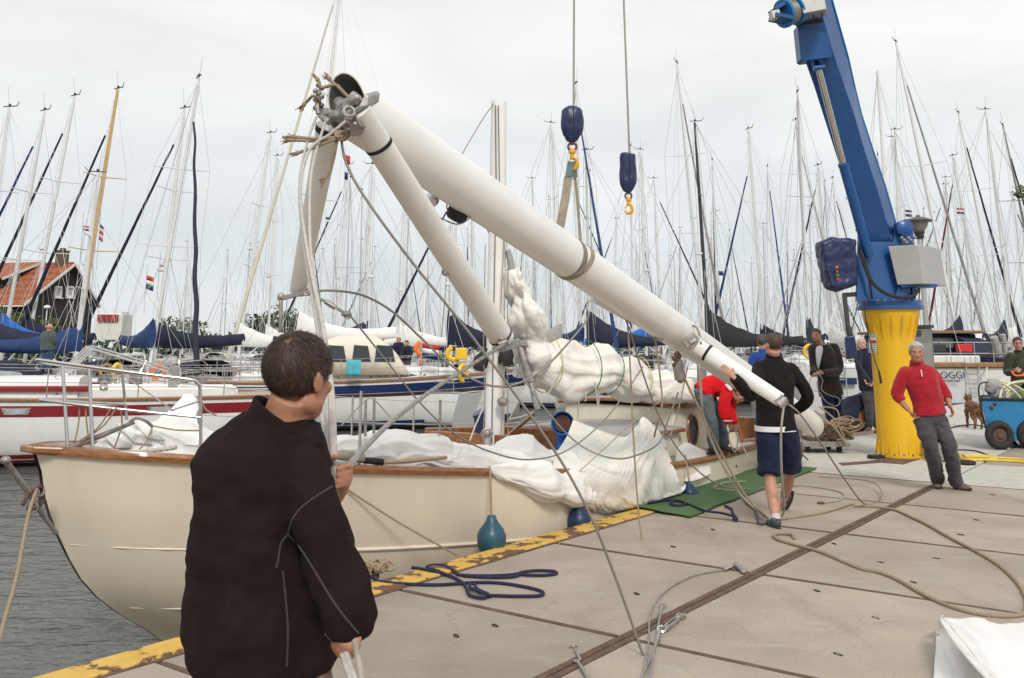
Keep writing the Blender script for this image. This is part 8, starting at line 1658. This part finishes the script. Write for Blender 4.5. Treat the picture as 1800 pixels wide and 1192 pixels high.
m = MB(); m.ell(cp(1744,716,-.02), (.035,.02,.035)); m.ell(cp(1750,710,-.02), (.03,.02,.025)); m.build('tow_bracket', mt['rust'], ct)
for px, dy, lb in ((1757,-.14,0),(1812,.0,0)):
    q = cp(px,768,dy); q.z = .235; m = MB(); m.torus(q, .175, .065, Matrix.Rotation(PI/2,3,'X'), 30, 10); wl = m.build('wheel', mt['rubber'], ct)
    m = MB(); m.lathe([(.02,-.06),(.05,-.055),(.06,-.03),(.115,-.02),(.13,.02),(.02,.03)], q, Matrix.Rotation(PI/2,3,'X') @ Matrix.Rotation(PI,3,'X'), 24); m.build('rim', mt['rust'], wl)
m = MB(); m.bar(v3(cp(1757,768).x,cy_-.1,.235), v3(cp(1757,768).x+.42,cy_+.8,.235), .05); m.build('axle', mt['rust'], ct)
ho = thing('hose_coil', 'coil of cream hose lying in the blue handcart', 'hose', cp(1790,700,.4)); rnd = random.Random(2)
for k in range(6):
    cx_ = 1795+k*6; m = MB(); pts = [cp(cx_-38-3*k,706,.15+.1*k), cp(cx_-34,686,.2+.08*k), cp(cx_-18,674-k,.25+.08*k), cp(cx_+8,672-k*1.5,.3+.08*k), cp(cx_+26,690,.3+.08*k), cp(cx_+28,708,.3+.08*k)]; m.tube(cat(pts, 8), .022, 8); m.build('hose_turn', mt['hose_cream'], ho)
for k, pts in enumerate([[cp(1760,672,.1), cp(1778,684,.15), cp(1792,698,.2), cp(1800,712,.2)], [cp(1755,668,.3), cp(1780,676,.3), cp(1805,690,.35)]]): m = MB(); m.tube(cat(pts, 8), .022, 8); m.build('hose_turn', mt['hose_cream'], ho)
m = bundle([cp(1738,690,.3), cp(1744,680,.3), cp(1752,690,.35), cp(1756,706,.35)], [.07,.13,.14,.10], 24, 10, .2, .8, 71); tag(m.build('grey_cloth', mt['canvas_grey'], None, sharp=180), 'grey brown cloth bundled in the front of the blue handcart', 'cloth')
m = bundle([cp(1776,706,.6), cp(1785,694,.6), cp(1796,702,.6)], [.06,.12,.08], 18, 8, .2, .8, 73); tag(m.build('green_bag', M('green_bag',(.28,.38,.08),.6), None, sharp=180), 'yellow green bag among the hoses in the blue handcart', 'bag')
rope('yellow_hose', 'yellow hose lying in flat loops on the concrete right of the man in red', 'hose', gp([(1687,800),(1692,806),(1705,809),(1735,808),(1750,806),(1748,803),(1730,801),(1708,801),(1698,804),(1720,808),(1770,810),(1810,813),(1850,816)], .02), .020, mt['rope_yellow'], False, 10, .04, 8)
rope('yellow_hose', 'second yellow hose running off along the concrete at the right', 'hose', gp([(1688,798),(1700,802),(1740,804),(1800,808),(1850,812)], .02), .020, mt['rope_yellow'], False, 10, .04, 8)
rope('black_cable', 'thin black cable on the concrete between the man in red and the cart', 'cable', gp([(1660,792),(1690,791),(1715,793),(1737,800)], .012), .012, mt['rubber'], False)
rope('black_cable', 'dark cable lying on the concrete behind the dog', 'cable', gp([(1672,752),(1690,748),(1715,747),(1735,752)], .015), .014, mt['rubber'], False)
m = MB(); m.torus(G(1699,813,.03), .10, .028, None, 18, 8); o = m.build('rubber_ring', mt['rubber'], None); o.scale = (1,1,1); tag(o, 'flat black rubber ring lying beside the yellow hose', 'ring')
m = MB(); m.box(G(1540,803,.03), (.24,.12,.06), .2); m.box(G(1536,802,.075), (.1,.1,.03), .2); tag(m.build('black_shoe_block', mt['rubber'], None, smooth=False, bevel=.012), 'small black block lying left of the pillar foot', 'block')
# wooden baulks behind the red sweater
for k, (px, lb) in enumerate(((1652,'leaning timber post behind the knees of the man in the red sweater'),(1640,'second timber post behind the knees of the man in the red sweater'))):
    m = MB(); m.bar(G(px+4,812), P(px-4,760,14.3), .10, .10); tag(m.build('timber_post', mt['wood_grey'], None, smooth=False, bevel=.01), lb, 'post')
# small open boat with brown wood and a navy tarpaulin behind the quay
sbt = thing('small_boat', 'varnished small boat with a navy tarpaulin moored behind the quay left of the bald man', 'boat', (P(1495,745,19.5).x,19.5,WZ)); m = MB(); ctr = v3(P(1492,745,19.8).x, 19.8, WZ); rings = []
for i in range(15):
    s = i/14; x = -2.4+4.8*s; w_ = .85*math.sin(PI*min(1,max(.12,.12+.62*s)))**.7 if s < .98 else .05; rings.append([ctr+UU*x+VV*(sd*w_*f)+v3(0,0,z) for sd, f, z in ((1,1,.72),(1,.95,.4),(1,.6,0),(1,0,-.2),(-1,.6,0),(-1,.95,.4),(-1,1,.72))])
m.loft(rings, False, False); m.build('hull', mt['teak_varnish'], sbt, solid=.03)
m = bundle([P(1483,738,19.2), P(1497,730,19.2), P(1510,722,19.3), P(1522,735,19.6)], [.25,.33,.36,.2], 30, 10, .2, .9, 77); m.build('tarpaulin', mt['canvas_navy'], sbt, sharp=180)
m = MB(); m.bar(P(1514,752,18.9), P(1511,700,19.0), .10, .10); m.build('sternpost', mt['teak_varnish'], sbt, smooth=False)
# white motor boat astern of it
mbq = P(1478,650,40)
wb = sailboat('motor_boat', 'white boat with a broad transom and boarding ladder behind the man in the white shirt', (P(1487,650,34).x, 37.6), R(8), L_=9, B=3.4, F=1.75, mast_h=13, hull=mt['gel_white'], boot=mt['red_hull'], cover=mt['canvas_navy'], cover_h=1.2, seed=91, wr=.008, det=2, boom_z=1.0); wb['category'] = 'sailboat'
m = MB(); 
for y in (-.28,.28): m.tube([v3(-4.62,y,.15), v3(-4.55,y,1.7)], .02, 6)
for k in range(5): m.tube([v3(-4.61,-.28,.3+.3*k), v3(-4.61,.28,.3+.3*k)], .016, 6)
m.build('boarding_ladder', mt['steel'], wb, world=False); m = MB(); m.box((-4.53,0,1.15), (.02,1.3,.22)); m.build('name_board', mt['navy_hull'], wb, world=False, smooth=False)
# the white motor sailer with its name on the stern
OG = thing('motor_yacht', 'white motor yacht with a brown rail, navy canopy and OGGI lettered on its stern', 'boat', (P(1690,700,35).x, 38.5, WZ), R(0)); ox = P(1690,700,35).x; oy = 34.6
def oq(x, y, z): return v3(ox+x, oy+y, WZ+z)
m = MB(); rings = []
for i in range(13):
    s = i/12; y = 10.5*s; w_ = 2.15*(1-.10*(1-s)**2)*(1-max(0,(s-.45)/.55)**2.2); w_ = max(w_, .05); zz = 1.70+.5*s*s; rings.append([oq(sd*w_*f, y+(.25*(1-zf) if i == 0 else 0), zz*zf if zf > 0 else zf) for sd, f, zf in ((1,1,1),(1,.985,.6),(1,.93,.25),(1,.75,.0),(1,.0,-.35),(-1,.75,0),(-1,.93,.25),(-1,.985,.6),(-1,1,1))])
m.loft(rings, False, False); o_ = len(m.v); m.v += rings[0]; m.f.append(list(range(o_, o_+9))); m.mi.append(0); m.build('hull', mt['gel_white'], OG, sharp=50)
m = MB(); m.add([oq(-1.90,-.012+.16,.33), oq(1.90,-.012+.16,.33), oq(1.98,.0,.45), oq(-1.98,.0,.45)], [(0,1,2,3)])
m = MB(); rr_ = [[q+v3(0,0,-.20) for q in (r[0],)]+[r[0]+v3(0,0,.10)] for r in rings]
for sd in (0,8): m.tube([r[sd]+v3(.0,0,-.03) for r in rings], .11, 6)
m.tube([rings[0][0]+v3(0,-.02,-.03), rings[0][8]+v3(0,-.02,-.03)], .11, 6); m.build('rail_band', M('rail_brown', (.27,.15,.06), .5, var=.25, scale=6), OG)
m = MB(); m.grid(lambda i, j: oq((2*j-1)*2.0*(1-max(0,(i-.45)/.55)**2.2), 10.3*i+.05, 1.62+.5*i*i), 10, 4); m.build('deck', mt['teak'], OG)
m = MB()
for sd in (1,-1): m.grid(lambda i, j: rings[int(i*11)][2 if sd > 0 else 6].lerp(rings[int(i*11)][3 if sd > 0 else 5], .2+.6*j)+v3(sd*.02,0,0), 12, 2)
m.build('boot_stripe', mt['navy_hull'], OG); m = MB(); m.bar(oq(-1.75,.10,.22), oq(1.75,.10,.22), .10, .14); m.build('stern_stripe', mt['navy_hull'], OG, smooth=False)
m = MB(); m.loft([[oq(x,y,z) for x in (-1.3,1.45) for z in (1.65,2.85)][:2]+[oq(1.85,y,2.85), oq(1.85,y,1.65)] for y in (2.6,6.2)]); ch_ = m.build('deckhouse', mt['canvas_navy'], OG, smooth=False, bevel=.06)
m = MB(); m.box(oq(.25,4.3,2.92), (3.5,4.2,.12)); m.build('roof', M('roof_brown',(.22,.13,.06),.6), ch_, smooth=False, bevel=.03)
for x0, x1 in ((-1.0,-.05),(.10,1.05)): m = MB(); m.box(oq((x0+x1)/2,2.56,2.50), (x1-x0,.05,.40)); m.build('window', M('saloon_window', (.16,.18,.19), .15), ch_, smooth=False, bevel=.02)
m = MB(); m.loft([[oq(sx*1.5,y,z) for sx, z in ((-1,1.6),(-1,zt_),(1,zt_),(1,1.6))] for y, zt_ in ((2.5,2.7),(1.6,2.55),(.9,1.95))], False, True); m.build('cockpit_tent', mt['canvas_navy'], OG, solid=.02) if False else None
m = MB(); m.box(oq(-.3,1.1,1.85), (2.3,1.4,.34)); m.build('aft_cabin', mt['gel_white'], OG, smooth=False, bevel=.06)
for x, z, ma, nm in ((-1.25,2.32,mt['red_paint'],'fuel_can'),(-.95,2.32,bpy.data.materials['signal_green'],'fuel_can'),(.45,2.3,mt['red_paint'],'locker_box'),(-.55,2.3,mt['black_plastic'],'locker_box')): m = MB(); m.box(oq(x,.8,z), (.30 if nm == 'fuel_can' else .5,.3,.28)); m.cone(oq(x+.06,.8,z+.1), oq(x+.06,.8,z+.2), .04, .04, 8); m.build(nm, ma, OG, smooth=False, bevel=.03)
m = MB()
for x in (-1.9,-1.2,-.4,.5,1.2,1.9): m = MB(); m.tube([oq(x,.12,1.7), oq(x,.12,2.5)], .018, 6); m.build('stanchion', mt['steel'], OG)
m = MB()
for z in (2.1,2.5): m.tube(cat([oq(-2.0,2,z), oq(-1.95,.12,z), oq(1.95,.12,z), oq(2.0,2,z)], 4), .018, 6)
m.build('guard_rail', mt['steel'], OG)
for sd in (-1,1):
    for y in (2,4,6,8): m = MB(); m.tube([oq(sd*1.98*(1-max(0,(y/10.5-.45)/.55)**2.2),y,1.7), oq(sd*1.98*(1-max(0,(y/10.5-.45)/.55)**2.2),y,2.5)], .016, 6); m.build('stanchion', mt['steel'], OG)
m = MB(); 
for y in (.15,.62): m.tube([oq(y,-.10,.45), oq(y-.14,-.06,1.95)], .022, 6)
for k in range(5): m.tube([oq(.15-.025*k,-.10+.01*k,.55+.3*k), oq(.62-.025*k,-.10+.01*k,.55+.3*k)], .018, 6)
m.build('stern_ladder', mt['alloy'], OG)
m = MB(); m.loft([[oq(.9,y,1.75), oq(.9,y,z_), oq(2.0,y,z_-.12), oq(2.05,y,1.75)] for y, z_ in ((2.55,2.8),(1.7,2.6),(.9,2.0))]); m.build('cockpit_cover', mt['canvas_navy'], OG, sharp=30)
m = MB(); m.tube([oq(1.45,.2,2.0), oq(1.2,.0,2.7)], .14, 12); m.tube([oq(1.75,.3,1.9), oq(1.6,.1,2.8)], .10, 12); m.build('stern_fender', mt['canvas_grey'], OG)
m = MB(); m.tube([oq(0,6.0,2.8), oq(.02,5.9,14.8)], [.10,.06], 10); [m.cone(oq(0,6,7.5)+v3(sx*1.2,0,.05), oq(0,6,7.5), .03, .03, 5) for sx in (-1,1)]; m.build('mast', mt['spar_white'], OG)
m = MB(); [m.tube([oq(sx*1.2,6,7.55), oq(sx*1.9,6,1.9)], .010, 4) for sx in (-1,1)]; [m.tube([oq(sx*1.2,6,7.55), oq(0,5.9,14.6)], .010, 4) for sx in (-1,1)]; m.tube([oq(0,5.9,14.7), oq(0,.1,2.0)], .010, 4); m.tube([oq(0,5.9,14.7), oq(0,10.3,2.2)], .010, 4); m.build('rigging', mt['wire_thin'], OG)
def lettering(txt, origin, size, mat, par, nm, rotx=PI/2, sp_=1.0):
    cu = bpy.data.curves.new(nm, 'FONT'); cu.body = txt; cu.size = size; cu.extrude = .004; cu.space_character = sp_; o = bpy.data.objects.new(nm+'_tmp', cu); COL.objects.link(o); dg = bpy.context.evaluated_depsgraph_get(); me = bpy.data.meshes.new_from_object(o.evaluated_get(dg)); bpy.data.objects.remove(o)
    ob = bpy.data.objects.new(nm, me); COL.objects.link(ob); me.materials.clear(); me.materials.append(mat); Mr = Matrix.Translation(WM[par.name].inverted() @ origin) @ Matrix.Rotation(rotx, 4, 'X'); me.transform(Mr); ob.parent = par; WM[ob.name] = WM[par.name]; return ob
lettering('OGGI', P(1653,665,34.55)+v3(0,0,0), .36, mt['navy_hull'], OG, 'lettering')
lettering('WARMOND', P(1654,672,34.55), .13, mt['navy_hull'], OG, 'lettering_small')
rope('stern_line', 'cream mooring rope running from the stern of the white motor yacht to the quay', 'rope', [oq(.9,.1,1.6), P(1735,665,30), P(1752,672,27), P(1762,700,25.5)], .025, mt['hose_cream'], False)
m = MB(); q = P(1706,603,36); m.ell(q, (.12,.12,.30));
